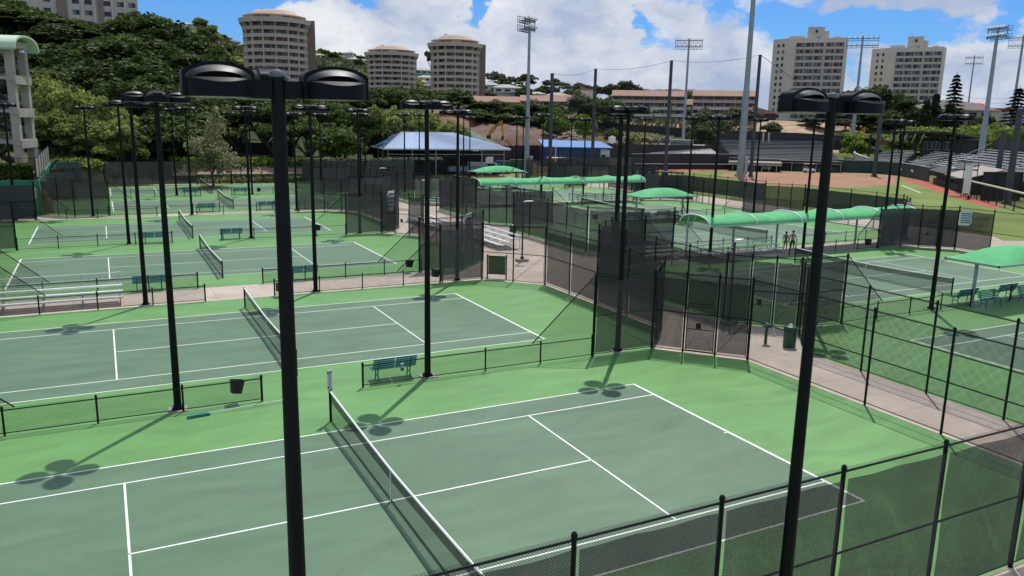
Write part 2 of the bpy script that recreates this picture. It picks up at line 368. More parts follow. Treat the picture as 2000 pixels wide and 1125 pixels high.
DS = sorted(set([0.5, 2, 5, 12, 20, 30, 40, 50, 60, 70] + [92.7, 126.5] + list(range(76, 360, 4)) + list(range(360, 800, 20)) + list(range(800, 1500, 45)) + [1600, 1900, 2400, 3200, 4500, 7000, 10000]))
def prof_h(u, D):
    p = PROF[u]
    if D <= p[0][0]: return 0.0
    if D >= p[-1][0]: return max(0.0, p[-1][1]*(1-(D-p[-1][0])/2600))
    for (a, ha), (b, hb) in zip(p, p[1:]):
        if a <= D <= b:
            t = (D-a)/(b-a); t = t*t*(3-2*t)*0.5+t*0.5; return ha+(hb-ha)*t
def terrain(x, y):
    dx, dy = x-CAM[0], y-CAM[1]; D = math.hypot(dx, dy); b = math.atan2(dx, dy)
    if D < 70 or b < _bs[0]-1.2 or b > _bs[-1]+1.2: h = 0.0
    elif b <= _bs[0]: h = prof_h(_us[0], D)
    elif b >= _bs[-1]: h = prof_h(_us[-1], D)
    else:
        for i in range(len(_bs)-1):
            if _bs[i] <= b <= _bs[i+1]:
                t = (b-_bs[i])/(_bs[i+1]-_bs[i]); t = t*t*(3-2*t); h = prof_h(_us[i], D)*(1-t)+prof_h(_us[i+1], D)*t; break
    if D > 130 and h > 0.4:
        h += min(1, h/4)*(0.35*math.sin(x*0.13+1)*math.sin(y*0.11)+0.5*math.sin(x*0.045)*math.sin(y*0.05+2)+(2.2 if D > 500 else 0.0)*math.sin(x*0.013)*math.sin(y*0.017+1))
    return h-0.03
NB = 220
angs = [-1.25+2.9*i/NB for i in range(NB+1)]
vs = []; fs = []
for D in DS:
    for a in angs:
        x, y = CAM[0]+D*math.sin(a), CAM[1]+D*math.cos(a); vs.append((x, y, terrain(x, y)))
n = NB+1
for i in range(len(DS)-1):
    for k in range(NB): fs.append((i*n+k, (i+1)*n+k, (i+1)*n+k+1, i*n+k+1))
# the rest of the sheet, behind the camera
mg = bpy.data.materials.new('ground_cover'); mg.use_nodes = True
g_nt = mg.node_tree; gb = g_nt.nodes['Principled BSDF']; gb.inputs['Roughness'].default_value = 0.95; gb.inputs['Specular IOR Level'].default_value = 0.15
at_ = N(g_nt, 'VertexColor'); at_.layer_name = 'soil'
tcg = N(g_nt, 'TexCoord'); ng = N(g_nt, 'TexNoise'); ng.inputs['Scale'].default_value = 0.22; ng.inputs['Detail'].default_value = 9; ng.inputs['Roughness'].default_value = 0.7
g_nt.links.new(tcg.outputs['Object'], ng.inputs['Vector'])
hs = N(g_nt, 'HueSaturation'); g_nt.links.new(at_.outputs[0], hs.inputs['Color'])
mr = N(g_nt, 'MapRange'); mr.inputs[1].default_value = 0.3; mr.inputs[2].default_value = 0.7; mr.inputs[3].default_value = 0.45; mr.inputs[4].default_value = 1.55
g_nt.links.new(ng.outputs[0], mr.inputs[0]); g_nt.links.new(mr.outputs[0], hs.inputs['Value']); g_nt.links.new(hs.outputs[0], gb.inputs['Base Color'])
me = bpy.data.meshes.new('ground'); me.from_pydata(vs, [], fs); me.materials.append(mg)
GRASS, DRY, DIRT, WOOD, SHRUB, TAN = (0.10, 0.115, 0.03), (0.30, 0.23, 0.11), (0.20, 0.115, 0.075), (0.028, 0.042, 0.014), (0.07, 0.085, 0.035), (0.36, 0.25, 0.165)
def soil(x, y, z):
    dx, dy = x-CAM[0], y-CAM[1]; D = math.hypot(dx, dy); b = math.atan2(dx, dy)
    u = np.interp(b, _bs, _us)
    if D < 130: return GRASS if u > 480 else (0.10, 0.10, 0.045)
    if u < 480: return WOOD if D < 420 else SHRUB
    if u < 830: return WOOD if D < 420 else SHRUB
    if u < 1090: return (DIRT if D < 330 else SHRUB) if D > 165 else GRASS
    if u < 1470:
        if D < 190: return GRASS
        if D < 241: return TAN
        if D < 275: return DRY
        if D < 330: return (0.33, 0.20, 0.12)
        return SHRUB
    if u < 1660: return TAN if 255 < D < 345 else (GRASS if D < 255 else SHRUB)
    return GRASS if D < 700 else SHRUB
ca = me.color_attributes.new('soil', 'FLOAT_COLOR', 'POINT')
ca.data.foreach_set('color', [c for v in vs for c in (*soil(*v), 1.0)])
me.polygons.foreach_set('use_smooth', [True]*len(me.polygons))
struct(obj('ground', me))

# ------------------------------------------------------------------ courts
def court_mat(name, base, sheen_rough):
    m = bpy.data.materials.new(name); m.use_nodes = True; nt = m.node_tree; b = nt.nodes['Principled BSDF']
    tc = N(nt, 'TexCoord'); b.inputs['Specular IOR Level'].default_value = 0.4
    n1 = N(nt, 'TexNoise'); n1.inputs['Scale'].default_value = 0.55; n1.inputs['Detail'].default_value = 5; n1.inputs['Distortion'].default_value = 1.2
    mp = N(nt, 'Mapping'); mp.inputs['Scale'].default_value = (0.55, 1.6, 1); nt.links.new(tc.outputs['Object'], mp.inputs[0]); nt.links.new(mp.outputs[0], n1.inputs['Vector'])
    n2 = N(nt, 'TexNoise'); n2.inputs['Scale'].default_value = 9; n2.inputs['Detail'].default_value = 6; nt.links.new(tc.outputs['Object'], n2.inputs['Vector'])
    n3 = N(nt, 'TexNoise'); n3.inputs['Scale'].default_value = 160; nt.links.new(tc.outputs['Object'], n3.inputs['Vector'])
    f = mathn(nt, 'ADD', mathn(nt, 'MULTIPLY', n1.outputs[0], 0.55), mathn(nt, 'MULTIPLY', n2.outputs[0], 0.25)); f = mathn(nt, 'ADD', f, mathn(nt, 'MULTIPLY', n3.outputs[0], 0.2))
    mr = N(nt, 'MapRange'); mr.inputs[1].default_value = 0.33; mr.inputs[2].default_value = 0.67; nt.links.new(f, mr.inputs[0])
    mx = N(nt, 'Mix', data_type='RGBA'); mx.inputs[6].default_value = (*[c*0.80 for c in base], 1); mx.inputs[7].default_value = (*[c*1.18 for c in base], 1)
    nt.links.new(mr.outputs[0], mx.inputs[0])
    # worn, faintly brown patches
    n4 = N(nt, 'TexNoise'); n4.inputs['Scale'].default_value = 0.28; n4.inputs['Detail'].default_value = 7; n4.inputs['Roughness'].default_value = 0.7; nt.links.new(tc.outputs['Object'], n4.inputs['Vector'])
    m4 = N(nt, 'MapRange'); m4.inputs[1].default_value = 0.56; m4.inputs[2].default_value = 0.72; m4.inputs[4].default_value = 0.4; nt.links.new(n4.outputs[0], m4.inputs[0])
    mx2 = N(nt, 'Mix', data_type='RGBA'); mx2.inputs[7].default_value = (base[0]*1.45, base[1]*0.92, base[2]*0.95, 1); nt.links.new(m4.outputs[0], mx2.inputs[0]); nt.links.new(mx.outputs[2], mx2.inputs[6])
    wv = N(nt, 'TexWave'); wv.wave_type = 'RINGS'; wv.inputs['Scale'].default_value = 0.55; wv.inputs['Distortion'].default_value = 7; wv.inputs['Detail'].default_value = 3; wv.inputs['Detail Scale'].default_value = 0.6
    wm_ = N(nt, 'Mapping'); wm_.inputs['Scale'].default_value = (1, .45, 1); nt.links.new(tc.outputs['Object'], wm_.inputs[0]); nt.links.new(wm_.outputs[0], wv.inputs['Vector'])
    n5 = N(nt, 'TexNoise'); n5.inputs['Scale'].default_value = 0.2; nt.links.new(tc.outputs['Object'], n5.inputs['Vector'])
    m5 = N(nt, 'MapRange'); m5.inputs[1].default_value = 0.45; m5.inputs[2].default_value = 0.65; m5.inputs[4].default_value = 0.16; nt.links.new(n5.outputs[0], m5.inputs[0])
    k5 = mathn(nt, 'MULTIPLY', wv.outputs[1], m5.outputs[0])
    vo = N(nt, 'TexVoronoi'); vo.inputs['Scale'].default_value = 1.1; nt.links.new(tc.outputs['Object'], vo.inputs['Vector'])
    k6 = mathn(nt, 'MULTIPLY', mathn(nt, 'LESS_THAN', vo.outputs['Distance'], 0.035), 0.35)
    mx3 = N(nt, 'Mix', data_type='RGBA'); mx3.inputs[7].default_value = (base[0]*2.0, base[1]*1.6, base[2]*1.9, 1); nt.links.new(mathn(nt, 'ADD', k5, k6), mx3.inputs[0]); nt.links.new(mx2.outputs[2], mx3.inputs[6])
    nt.links.new(mx3.outputs[2], b.inputs['Base Color'])
    rr = N(nt, 'MapRange'); rr.inputs[3].default_value = sheen_rough-0.06; rr.inputs[4].default_value = sheen_rough+0.08; nt.links.new(n1.outputs[0], rr.inputs[0]); nt.links.new(rr.outputs[0], b.inputs['Roughness'])
    bp = N(nt, 'Bump'); bp.inputs['Strength'].default_value = 0.25; bp.inputs['Distance'].default_value = 0.004; nt.links.new(n3.outputs[0], bp.inputs['Height']); nt.links.new(bp.outputs[0], b.inputs['Normal'])
    return m
M['outer'] = court_mat('court_surround_green', (0.108, 0.268, 0.076), 0.50)
M['inner'] = court_mat('court_inner_green', (0.088, 0.166, 0.094), 0.50)
M['line'] = mat('white_court_line', (0.74, 0.75, 0.72), 0.6, var=0.08, vscale=4)
M['path'] = mat('walkway_concrete', (0.41, 0.325, 0.265), 0.9, var=0.16, vscale=0.7, bump=0.2)
M['kerb'] = mat('pale_kerb_strip', (0.48, 0.40, 0.32), 0.9, var=0.2, vscale=2)
def path_mat():
    m = mat('walkway_concrete', (0.44, 0.375, 0.32), 0.9, var=0.2, vscale=0.7, bump=0.2); nt = m.node_tree; b = nt.nodes['Principled BSDF']
    src = b.inputs['Base Color'].links[0].from_socket; tc = N(nt, 'TexCoord'); sp_ = N(nt, 'SeparateXYZ'); nt.links.new(tc.outputs['Object'], sp_.inputs[0])
    j = [mathn(nt, 'LESS_THAN', mathn(nt, 'FRACT', mathn(nt, 'ADD', mathn(nt, 'DIVIDE', sp_.outputs[i], 3.6), 100.3)), 0.010) for i in (0, 1)]
    n = N(nt, 'TexNoise'); n.inputs['Scale'].default_value = 0.35; n.inputs['Detail'].default_value = 8; n.inputs['Roughness'].default_value = .7; nt.links.new(tc.outputs['Object'], n.inputs['Vector'])
    st = N(nt, 'MapRange'); st.inputs[1].default_value = .5; st.inputs[2].default_value = .75; st.inputs[4].default_value = .55; nt.links.new(n.outputs[0], st.inputs[0])
    f = mathn(nt, 'MAXIMUM', mathn(nt, 'MULTIPLY', mathn(nt, 'MAXIMUM', *j), .6), st.outputs[0])
    mx = N(nt, 'Mix', data_type='RGBA'); mx.inputs[7].default_value = (0.19, 0.155, 0.125, 1); nt.links.new(f, mx.inputs[0]); nt.links.new(src, mx.inputs[6]); nt.links.new(mx.outputs[2], b.inputs['Base Color']); return m
M['path'] = path_mat()
struct(MB().box((24, 48.5, -0.112), (92, 122, 0.2)).build('path', 'path'))

PAIRS = {  # centre x, near edge y, middle y, far edge y, court centre lines
 'A': (0.0, -9.3, 9.36, 26.9, (0.0, 18.15)), 'B': (0.0, 30.65, 49.5, 68.2, (39.75, 58.0)), 'C': (6.25, 70.3, 88.6, 107.2, (79.4, 98.2)),
 'D': (40.1, -9.3, 9.2, 26.9, (0.0, 18.0)), 'E': (45.6, 30.65, 49.5, 68.2, (39.4, 57.6)), 'F': (45.6, 70.3, 89.0, 107.2, (79.6, 98.4))}
def octa(p, grow=0.0):
    cx, y0, ym, y1, _ = PAIRS[p]; q = []
    E = [(15.4, y0), (18.2, y0+2.9), (18.3, ym-3.2), (15.55, ym), (18.1, ym+2.6), (18.1, y1-3.0), (15.1, y1)]
    if p in 'AD': E[0] = (18.35, y0); E[1] = (18.35, y0+1)
    for x, y in E: q.append((cx+x+grow, y))
    for x, y in reversed(E): q.append((cx-x-grow, y))
    if grow:
        q = [(x, y-grow if abs(y-y0) < 0.1 else (y+grow if abs(y-y1) < 0.1 else y)) for x, y in q]
    return q
def poly_sheet(q, z, th=0.0):
    b = MB()
    if th: b.prism(q, z-th, z)
    else: b.add([(x, y, z) for x, y in q], [tuple(range(len(q)))])
    return b
for p in PAIRS:
    struct(poly_sheet(octa(p, 0.16), -0.0095, 0.05).build('kerb_strip', 'kerb'))
    struct(poly_sheet(octa(p), -0.005, 0.0).build('court_surround', 'outer'))
    cx, y0, ym, y1, cys = PAIRS[p]
    for cy in cys:
        L, W, S, sg = 11.885, 5.485, 4.115, 6.4
        struct(MB().quad((cx-L, cy-W, -0.0015), (cx+L, cy-W, -0.0015), (cx+L, cy+W, -0.0015), (cx-L, cy+W, -0.0015)).build('court_surface', 'inner'))
        b = MB(); lw = 0.06
        def hl(xa, xb, y, wd=lw): b.quad((xa, y-wd/2, .002), (xb, y-wd/2, .002), (xb, y+wd/2, .002), (xa, y+wd/2, .002))
        def vl(x, ya, yb, wd=lw): b.quad((x-wd/2, ya, .002), (x+wd/2, ya, .002), (x+wd/2, yb, .002), (x-wd/2, yb, .002))
        for s in (-1, 1):
            hl(cx-L, cx+L, cy+s*(W-.03), .065); hl(cx-L+.1, cx-sg-.03, cy+s*S); hl(cx-sg-.03, cx+sg+.03, cy+s*S); hl(cx+sg+.03, cx+L-.1, cy+s*S)
            vl(cx+s*(L-.05), cy-W+.06, cy+W-.06, .10); vl(cx+s*sg, cy-S+.025, cy-.025, .06); vl(cx+s*sg, cy+.025, cy+S-.025, .06)
            vl(cx+s*(L-.18), cy-.025, cy+.025, .14)
        hl(cx-sg+.03, cx+sg-.03, cy)
        struct(b.build('court_markings', 'line'))
# ------------------------------------------------------------------ fences
PRM = {}
def post_mesh(h, r):
    k = ('post', round(h, 2), r)
    if k not in PRM:
        PRM[k] = MB().tube([(0, 0, -0.02), (0, 0, h)], r, 8).lathe([(r*1.25, h-.03), (r*1.25, h+.02), (r*0.9, h+.06), (0.001, h+.085)], n=8).mesh('post', 'fpost', True)
    return PRM[k]
def dist_cam(x, y): return math.hypot(x-CAM[0], y-CAM[1])
def fence(a, b, h, label, screens=(), bays=None, mid=None, posts='both', group=None, brace=None, gate=None, kind='tall', bottom=True, top=True, scr='', scr_z=None, name=None):
    """one straight fence run from a to b; screens = indexes of bays carrying windscreen cloth ('all')"""
    ax, ay = a; bx, by = b; L = math.hypot(bx-ax, by-ay); rz = math.atan2(by-ay, bx-ax)
    nb = bays or max(1, round(L/3.05)); D = dist_cam((ax+bx)/2, (ay+by)/2)
    far = D > 62
    nm = name or ('tall_chain_link_fence' if kind == 'tall' else 'low_chain_link_fence')
    t = thing(nm, label, 'fence', (ax, ay, 0), rz, group)
    r = 0.045 if kind == 'tall' else 0.034
    for i in range(nb+1):
        if (i == 0 and posts in ('end', 'none')) or (i == nb and posts in ('start', 'none')): continue
        obj('post', post_mesh(h, r*1.25 if i in (0, nb) else r), t, (L*i/nb, 0, 0))
    rr = 0.024 if kind == 'tall' else 0.021
    if top: MB().tube([(0, 0.0, h-.07), (L, 0.0, h-.07)], rr, 6).build('top_rail', 'fpost', t, True)
    if bottom: MB().tube([(0, 0.0, .09), (L, 0.0, .09)], 0.016, 6).build('bottom_rail', 'fpost', t, True)
    if mid is None: mid = kind == 'tall'
    if mid: MB().tube([(0, 0.0, h*0.5), (L, 0.0, h*0.5)], rr, 6).build('middle_rail', 'fpost', t, True)
    q = MB(); z0, z1 = .05, h-(0.0 if not far else .06)
    q.quad((0, .03, z0), (L, .03, z0), (L, .03, z1), (0, .03, z1), uv=[(0, z0), (L, z0), (L, z1), (0, z1)])
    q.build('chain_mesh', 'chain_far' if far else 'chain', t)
    # tension rods and stretcher bars in the end bays
    if kind == 'tall' and D < 75:
        w = L/nb
        MB().tube([(0.05, 0.012, h*0.5), (w-.05, 0.012, .12)], 0.009, 4).build('tension_rod', 'fpost', t)
        for x in (0.09, L-.09): MB().tube([(x, .02, .1), (x, .02, h-.1)], 0.012, 4).build('stretcher_bar', 'fpost', t)
    if screens:
        sl = range(nb) if screens == 'all' else screens
        for i in sl:
            mg_ = .075 if D < 45 else .01; x0, x1 = L*i/nb+mg_, L*(i+1)/nb-mg_; za, zb = (0.16, h-(.20 if D < 30 else .30)) if scr_z is None else scr_z
            s = MB(); nx, nz = 8, 6; vs = []; fs = []; uv = []
            for jz in range(nz+1):
                for jx in range(nx+1):
                    fx, fz = jx/nx, jz/nz; xx = x0+(x1-x0)*fx; zz = za+(zb-za)*fz
                    sag = 0.035*math.sin(fx*PI*2+i)*(fz**2) if jz == nz else 0
                    vs.append((xx, -0.055-0.034*math.sin(fx*7+i*1.7+fz*5)*math.sin(fz*PI+.2), zz-abs(sag)))
            for jz in range(nz):
                for jx in range(nx):
                    k = jz*(nx+1)+jx; f = (k, k+1, k+nx+2, k+nx+1); fs.append(f); uv.append([(vs[q_][0]+i*.37, vs[q_][2]) for q_ in f])
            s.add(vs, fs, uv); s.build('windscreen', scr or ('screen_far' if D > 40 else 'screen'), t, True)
    if brace:   # sloping end rail down from the tall post: (x along run, height) -> (x, height)
        (xa, za), (xb, zb) = brace
        MB().tube([(xa, 0, za), (xb, 0, zb)], 0.024, 6).build('sloping_rail', 'fpost', t, True)
        q = MB(); k = (za-zb)
        q.add([(xa, .02, za), (xb, .02, zb), (xa, .02, zb)], [(0, 1, 2)], [[(xa, za), (xb, zb), (xa, zb)]])
        q.build('mesh_gusset', 'chain_far' if far else 'chain', t)
    if gate is not None:
        i = gate; x0, x1 = L*i/nb+.10, L*(i+1)/nb-.10
        g = MB(); gh = 2.15
        for x in (x0, x1): g.tube([(x, -.08, .08), (x, -.08, gh)], 0.02, 6)
        for z in (.1, 1.1, gh): g.tube([(x0, -.08, z), (x1, -.08, z)], 0.02, 6)
        g.tube([(x0, -.08, gh+.12), (x1, -.08, gh+.12)], 0.024, 6)
        g.tube([(x0, -.09, .12), ((x0+x1)/2, -.09, 1.1), (x1, -.09, .12)], 0.008, 4)
        go = g.build('gate', 'fpost', t, True)
        MB().box(((x0+x1)/2+.1, -.11, 1.25), (.22, .03, .26)).build('latch_plate', 'fpost', go)
    return t

SIDE = {'A': 'nearest left courts', 'B': 'middle left courts', 'C': 'farthest left courts', 'D': 'nearest right courts', 'E': 'middle right courts', 'F': 'farthest right courts'}
H = 3.66; LH = 0.92
def pair_fences(p, sc_cfg):
    cx, y0, ym, y1, _ = PAIRS[p]; S = SIDE[p]
    segs = {'s_spur': ((12.2, y0), (15.3, y0)), 's_diag': ((15.3, y0), (18.2, y0+2.9)), 's_side': ((18.3, y0+3.0), (18.4, ym-3.2)), 'sm_diag': ((18.4, ym-3.2), (15.6, ym)),
            'm_spur': ((12.4, ym), (15.6, ym)), 'nm_diag': ((15.6, ym), (18.1, ym+2.6)), 'n_side': ((18.1, ym+2.6), (18.1, y1-3.0)), 'n_diag': ((18.1, y1-3.0), (15.1, y1)), 'n_spur': ((12.2, y1), (15.1, y1))}
    nice = {'s_spur': 'near-corner end panel', 's_diag': 'slanting near-corner run', 's_side': 'long run beside the near court', 'sm_diag': 'slanting mid-corner run, near half', 'm_spur': 'panel reaching between both courts',
            'nm_diag': 'slanting mid-corner run, far half', 'n_side': 'long run beside the far court', 'n_diag': 'slanting far-corner run', 'n_spur': 'far-corner end panel'}
    for side, sx in (('east', 1), ('west', -1)):
        for k, ((xa, ya), (xb, yb)) in segs.items():
            cfg = sc_cfg.get((side, k), sc_cfg.get(k, {}))
            if cfg is None: continue
            a = (cx+sx*xa, ya); b = (cx+sx*xb, yb)
            lab = 'tall chain-link %s, %s side of the %s' % (nice[k], 'right' if sx > 0 else 'left', S)
            c = dict(cfg); c.setdefault('bays', {'s_spur': 1, 'm_spur': 1, 'n_spur': 1, 's_diag': 2, 'sm_diag': 3, 'nm_diag': 2, 'n_diag': 2}.get(k))
            posts = 'both' if k in ('s_side', 'm_spur', 'n_side', 's_spur', 'n_spur') else 'none'
            c.setdefault('posts', posts)
            fence(a, b, H, lab, **c)
A_ = 'all'
pair_fences('A', {('west', 's_spur'): None, ('west', 's_diag'): None, ('west', 's_side'): None, ('west', 'sm_diag'): {'screens': A_}, ('west', 'nm_diag'): {'screens': A_}, ('west', 'n_side'): {'screens': A_},
    ('west', 'n_diag'): {}, ('west', 'n_spur'): {}, ('west', 'm_spur'): {'screens': A_},
    ('east', 's_spur'): None, ('east', 's_diag'): None, ('east', 's_side'): None, ('east', 'sm_diag'): {'screens': A_, 'gate': 1}, ('east', 'm_spur'): {'screens': A_}, ('east', 'nm_diag'): {'screens': A_}, ('east', 'n_side'): {'screens': A_, 'bays': 4},
    ('east', 'n_diag'): {'bays': 2}, ('east', 'n_spur'): {'screens': A_}})
# the two runs round the near right corner of the nearest left court, as they stand
fence((-3.05, -9.3), (12.2, -9.3), H, 'long front black chain-link fence with grey windscreen cloth, closest to the viewer', bays=5, screens=A_)
fence((12.2, -9.3), (18.35, -9.3), H, 'short black screened fence in the lower right corner, closing the nearest court', bays=2, screens=A_, posts='end')
fence((18.38, -9.3), (18.4, 6.16), H, 'tall bare chain-link fence between the nearest left court and the concrete walkway', bays=5, posts='both')
pair_fences('D', {('east', 's_spur'): None, ('east', 's_diag'): None, ('east', 's_side'): {'bays': 4}, ('east', 'sm_diag'): {}, ('west', 's_spur'): None, ('west', 's_diag'): None, ('west', 's_side'): None,
    ('west', 'sm_diag'): {'bays': 3}, ('west', 'm_spur'): {'screens': A_}, ('west', 'nm_diag'): {'screens': A_, 'gate': 1, 'bays': 3}, ('west', 'n_side'): {'screens': A_, 'bays': 4}, ('west', 'n_diag'): {'screens': A_}, ('west', 'n_spur'): {'screens': A_},
    ('east', 'nm_diag'): {}, ('east', 'n_side'): {'bays': 4, 'screens': [3]}, ('east', 'n_diag'): {'bays': 3, 'gate': 1, 'screens': A_, 'scr': 'screen_solid'}, ('east', 'n_spur'): {'screens': A_, 'scr': 'screen_solid'}})
fence((21.72, -9.3), (21.72, 6.0), H, 'tall bare chain-link fence between the concrete walkway and the nearest right court', bays=5)
pair_fences('B', {'s_spur': {'screens': A_}, ('east', 's_diag'): {'screens': A_}, ('east', 's_side'): {'bays': 4}, ('east', 'sm_diag'): {'screens': [0, 2], 'gate': 1}, ('east', 'm_spur'): {'screens': A_}, ('east', 'nm_diag'): {'screens': A_},
    ('east', 'n_side'): {'screens': A_, 'bays': 5}, ('east', 'n_diag'): {'screens': A_}, ('east', 'n_spur'): {'screens': A_},
    ('west', 's_diag'): {'screens': A_}, ('west', 's_side'): {'screens': A_}, ('west', 'sm_diag'): {'screens': A_}, ('west', 'm_spur'): {'screens': A_}, ('west', 'nm_diag'): {'screens': A_}, ('west', 'n_side'): {'screens': A_},
    ('west', 'n_diag'): {'screens': A_, 'scr': 'screen_solid'}, ('west', 'n_spur'): {'screens': A_, 'scr': 'screen_solid'}})
pair_fences('E', {('west', 's_spur'): {'screens': A_}, ('west', 's_diag'): {'screens': A_}, ('west', 's_side'): {'screens': A_, 'bays': 4}, ('west', 'sm_diag'): {'gate': 1}, ('west', 'm_spur'): {'screens': A_}, ('west', 'nm_diag'): {'screens': A_}, ('west', 'n_side'): {'screens': A_},
    ('west', 'n_diag'): {'screens': A_}, ('west', 'n_spur'): {'screens': A_}, ('east', 's_spur'): {'screens': A_, 'scr': 'screen_solid'}, ('east', 's_diag'): {'screens': A_, 'scr': 'screen_solid'}, ('east', 's_side'): {'screens': A_, 'scr_z': (1.2, 3.3), 'scr': 'screen_solid'},
    ('east', 'sm_diag'): {'screens': A_}, ('east', 'm_spur'): {'screens': A_}, ('east', 'nm_diag'): {'screens': A_}, ('east', 'n_side'): {'screens': A_, 'scr_z': (1.3, 3.3), 'scr': 'screen_solid'}, ('east', 'n_diag'): {'screens': A_, 'scr': 'screen_solid'}, ('east', 'n_spur'): {'screens': A_}})
pair_fences('C', {('west', 's_spur'): {'screens': A_}, ('west', 's_diag'): {'screens': A_}, ('west', 's_side'): {'screens': A_, 'scr': 'screen_solid'}, ('west', 'n_spur'): None, ('east', 'n_spur'): None, 'n_diag': {'screens': A_}, ('east', 's_spur'): {'screens': A_},
    ('east', 's_diag'): {'screens': A_}, ('east', 's_side'): {'screens': A_}, ('east', 'm_spur'): {'screens': A_}, ('east', 'n_side'): {'screens': A_}, ('east', 'nm_diag'): {'screens': A_}, ('east', 'sm_diag'): {}, ('west', 'm_spur'): {'screens': A_}, ('west', 'sm_diag'): {'screens': A_}, ('west', 'nm_diag'): {'screens': A_}, ('west', 'n_side'): {'screens': A_}})
pair_fences('F', {('west', 's_spur'): {'screens': A_}, ('west', 's_diag'): {'screens': A_}, ('west', 's_side'): {'screens': A_}, ('west', 'n_spur'): None, ('east', 'n_spur'): None, 'n_diag': {'screens': A_}, 'm_spur': {'screens': A_}, ('east', 's_side'): {'screens': A_}, ('east', 'n_side'): {'screens': A_}, ('east', 's_diag'): {'screens': A_}, ('east', 's_spur'): {'screens': A_}})
# rear boundary
fence((-6.0, 107.4), (6.05, 107.4), H, 'rear screened fence behind the farthest left net', bays=4, screens=A_, scr='screen_far')
fence((6.05, 107.4), (21.5, 107.4), H, 'bare rear chain-link fence with weeds and a green wall behind it', bays=5)
fence((21.5, 107.4), (46.0, 107.4), H, 'rear dark screened fence in front of the blue-roofed building', bays=8, screens=range(0, 6), scr='screen_solid')

# low fences with sloping end rails
def low(p, row, sx, extent, label, bays, sloped=True):
    cx, y0, ym, y1, _ = PAIRS[p]; y = {'s': y0, 'm': ym, 'n': y1}[row]
    xa, xb = extent
    a = (cx+sx*xa, y); b = (cx+sx*xb, y); L = abs(xb-xa)
    fence(a, b, LH, label, bays=bays, kind='low', brace=((0.05, H-.1), (min(L-.1, 3.0), LH)) if sloped else None)
where = {'s': 'near edge', 'm': 'middle line', 'n': 'far edge'}
for p in PAIRS:
    for row in 'smn':
        if (p, row) in (('A', 's'), ('D', 's'), ('C', 'n'), ('F', 'n')): continue
        for sx in (1, -1):
            low(p, row, sx, (12.35, 2.0 if sx > 0 else 1.75), 'low chain-link fence, %s half, %s of the %s' % ('right' if sx > 0 else 'left', where[row], SIDE[p]), 4, True)

# ------------------------------------------------------------------ tennis nets
def tennis_net(p, idx, label, sign=False, dbl=False):
    cx, cy = PAIRS[p][0], PAIRS[p][4][idx]
    t = thing('tennis_net', label, 'tennis net', (cx, cy, 0), 0, 'nets across the tennis courts')
    D = dist_cam(cx, cy)
    for s in (1, -1):
        MB().tube([(0, s*6.4, 0), (0, s*6.4, 1.08)], .045, 10).lathe([(.05, 1.05), (.05, 1.10), (.001, 1.12)], (0, s*6.4, 0), 10).build('net_post', 'fpost', t, True)
    n = 32; tops = []
    for i in range(n+1):
        y = -6.36+12.72*i/n; f = abs(y)/6.36; tops.append((y, 0.915+0.155*f**1.35))
    q = MB()
    for (ya, za), (yb, zb) in zip(tops, tops[1:]):
        q.quad((0, ya, .03), (0, yb, .03), (0, yb, zb), (0, ya, za), uv=[(ya, .03), (yb, .03), (yb, zb), (ya, za)])
    q.build('net_mesh', 'net', t)
    q = MB()
    for (ya, za), (yb, zb) in zip(tops, tops[1:]):
        q.quad((.006, ya, za-.34), (.006, yb, zb-.34), (.006, yb, zb), (.006, ya, za), uv=[(ya+.01, za-.34), (yb+.01, zb-.34), (yb+.01, zb), (ya+.01, za)])
    q.build('doubled_mesh', 'net2', t)
    MB().tube([(0, y, z) for y, z in tops], .034, 6).build('headband', 'tape', t, True)
    MB().tube([(0.0, -6.3, .04), (0.0, 6.3, .04)], .018, 6).build('bottom_cord', 'fpost', t)
    MB().box((0, 0, .47), (.03, .05, .92)).build('centre_strap', 'tape', t)
    if sign:
        s = thing('score_tube', 'pale plastic score tube on the far post of the %s' % sign, 'score tube', (cx, cy+6.4, 1.1), R_(-15), 'score tubes on the net posts')
        MB().box((0, 0, .36), (.165, .03, .70)).build('tube_body', 'signw', s)
        MB().box((0, -.03, .36), (.045, .03, .52)).build('number_strip', 'galv', s)
        k = MB()
        for x, z in ((.05, .65), (.06, .05), (-.05, .63), (-.05, .1)): k.lathe([(.001, .03), (.022, .022), (.028, 0), (.022, -.02), (.001, -.03)], (x, -.03, z), 8)
        k.build('clip', 'black', s)
tennis_net('A', 0, 'tennis net of the nearest left court, white headband and centre strap', sign='nearest left tennis net')
tennis_net('A', 1, 'tennis net of the second court on the left, behind the teal bench')
tennis_net('B', 0, 'tennis net of the third left court, beyond the bleachers')
tennis_net('B', 1, 'tennis net of the fourth left court, behind the two small teal benches')
tennis_net('C', 0, 'small tennis net of the fifth left court')
tennis_net('C', 1, 'farthest small tennis net on the left, by the rear fence')
tennis_net('D', 0, 'tennis net of the nearest right court, cut off below the right edge')
tennis_net('D', 1, 'tennis net of the right court beside the two standing people', sign='net beside the two standing people')
tennis_net('E', 0, 'tennis net behind the nearer long green canopy')
tennis_net('E', 1, 'tennis net of the court where the player in white runs', sign='net of the running player')
tennis_net('F', 0, 'tennis net beyond the farther long green canopy')
tennis_net('F', 1, 'tennis net by the farthest small green canopy')

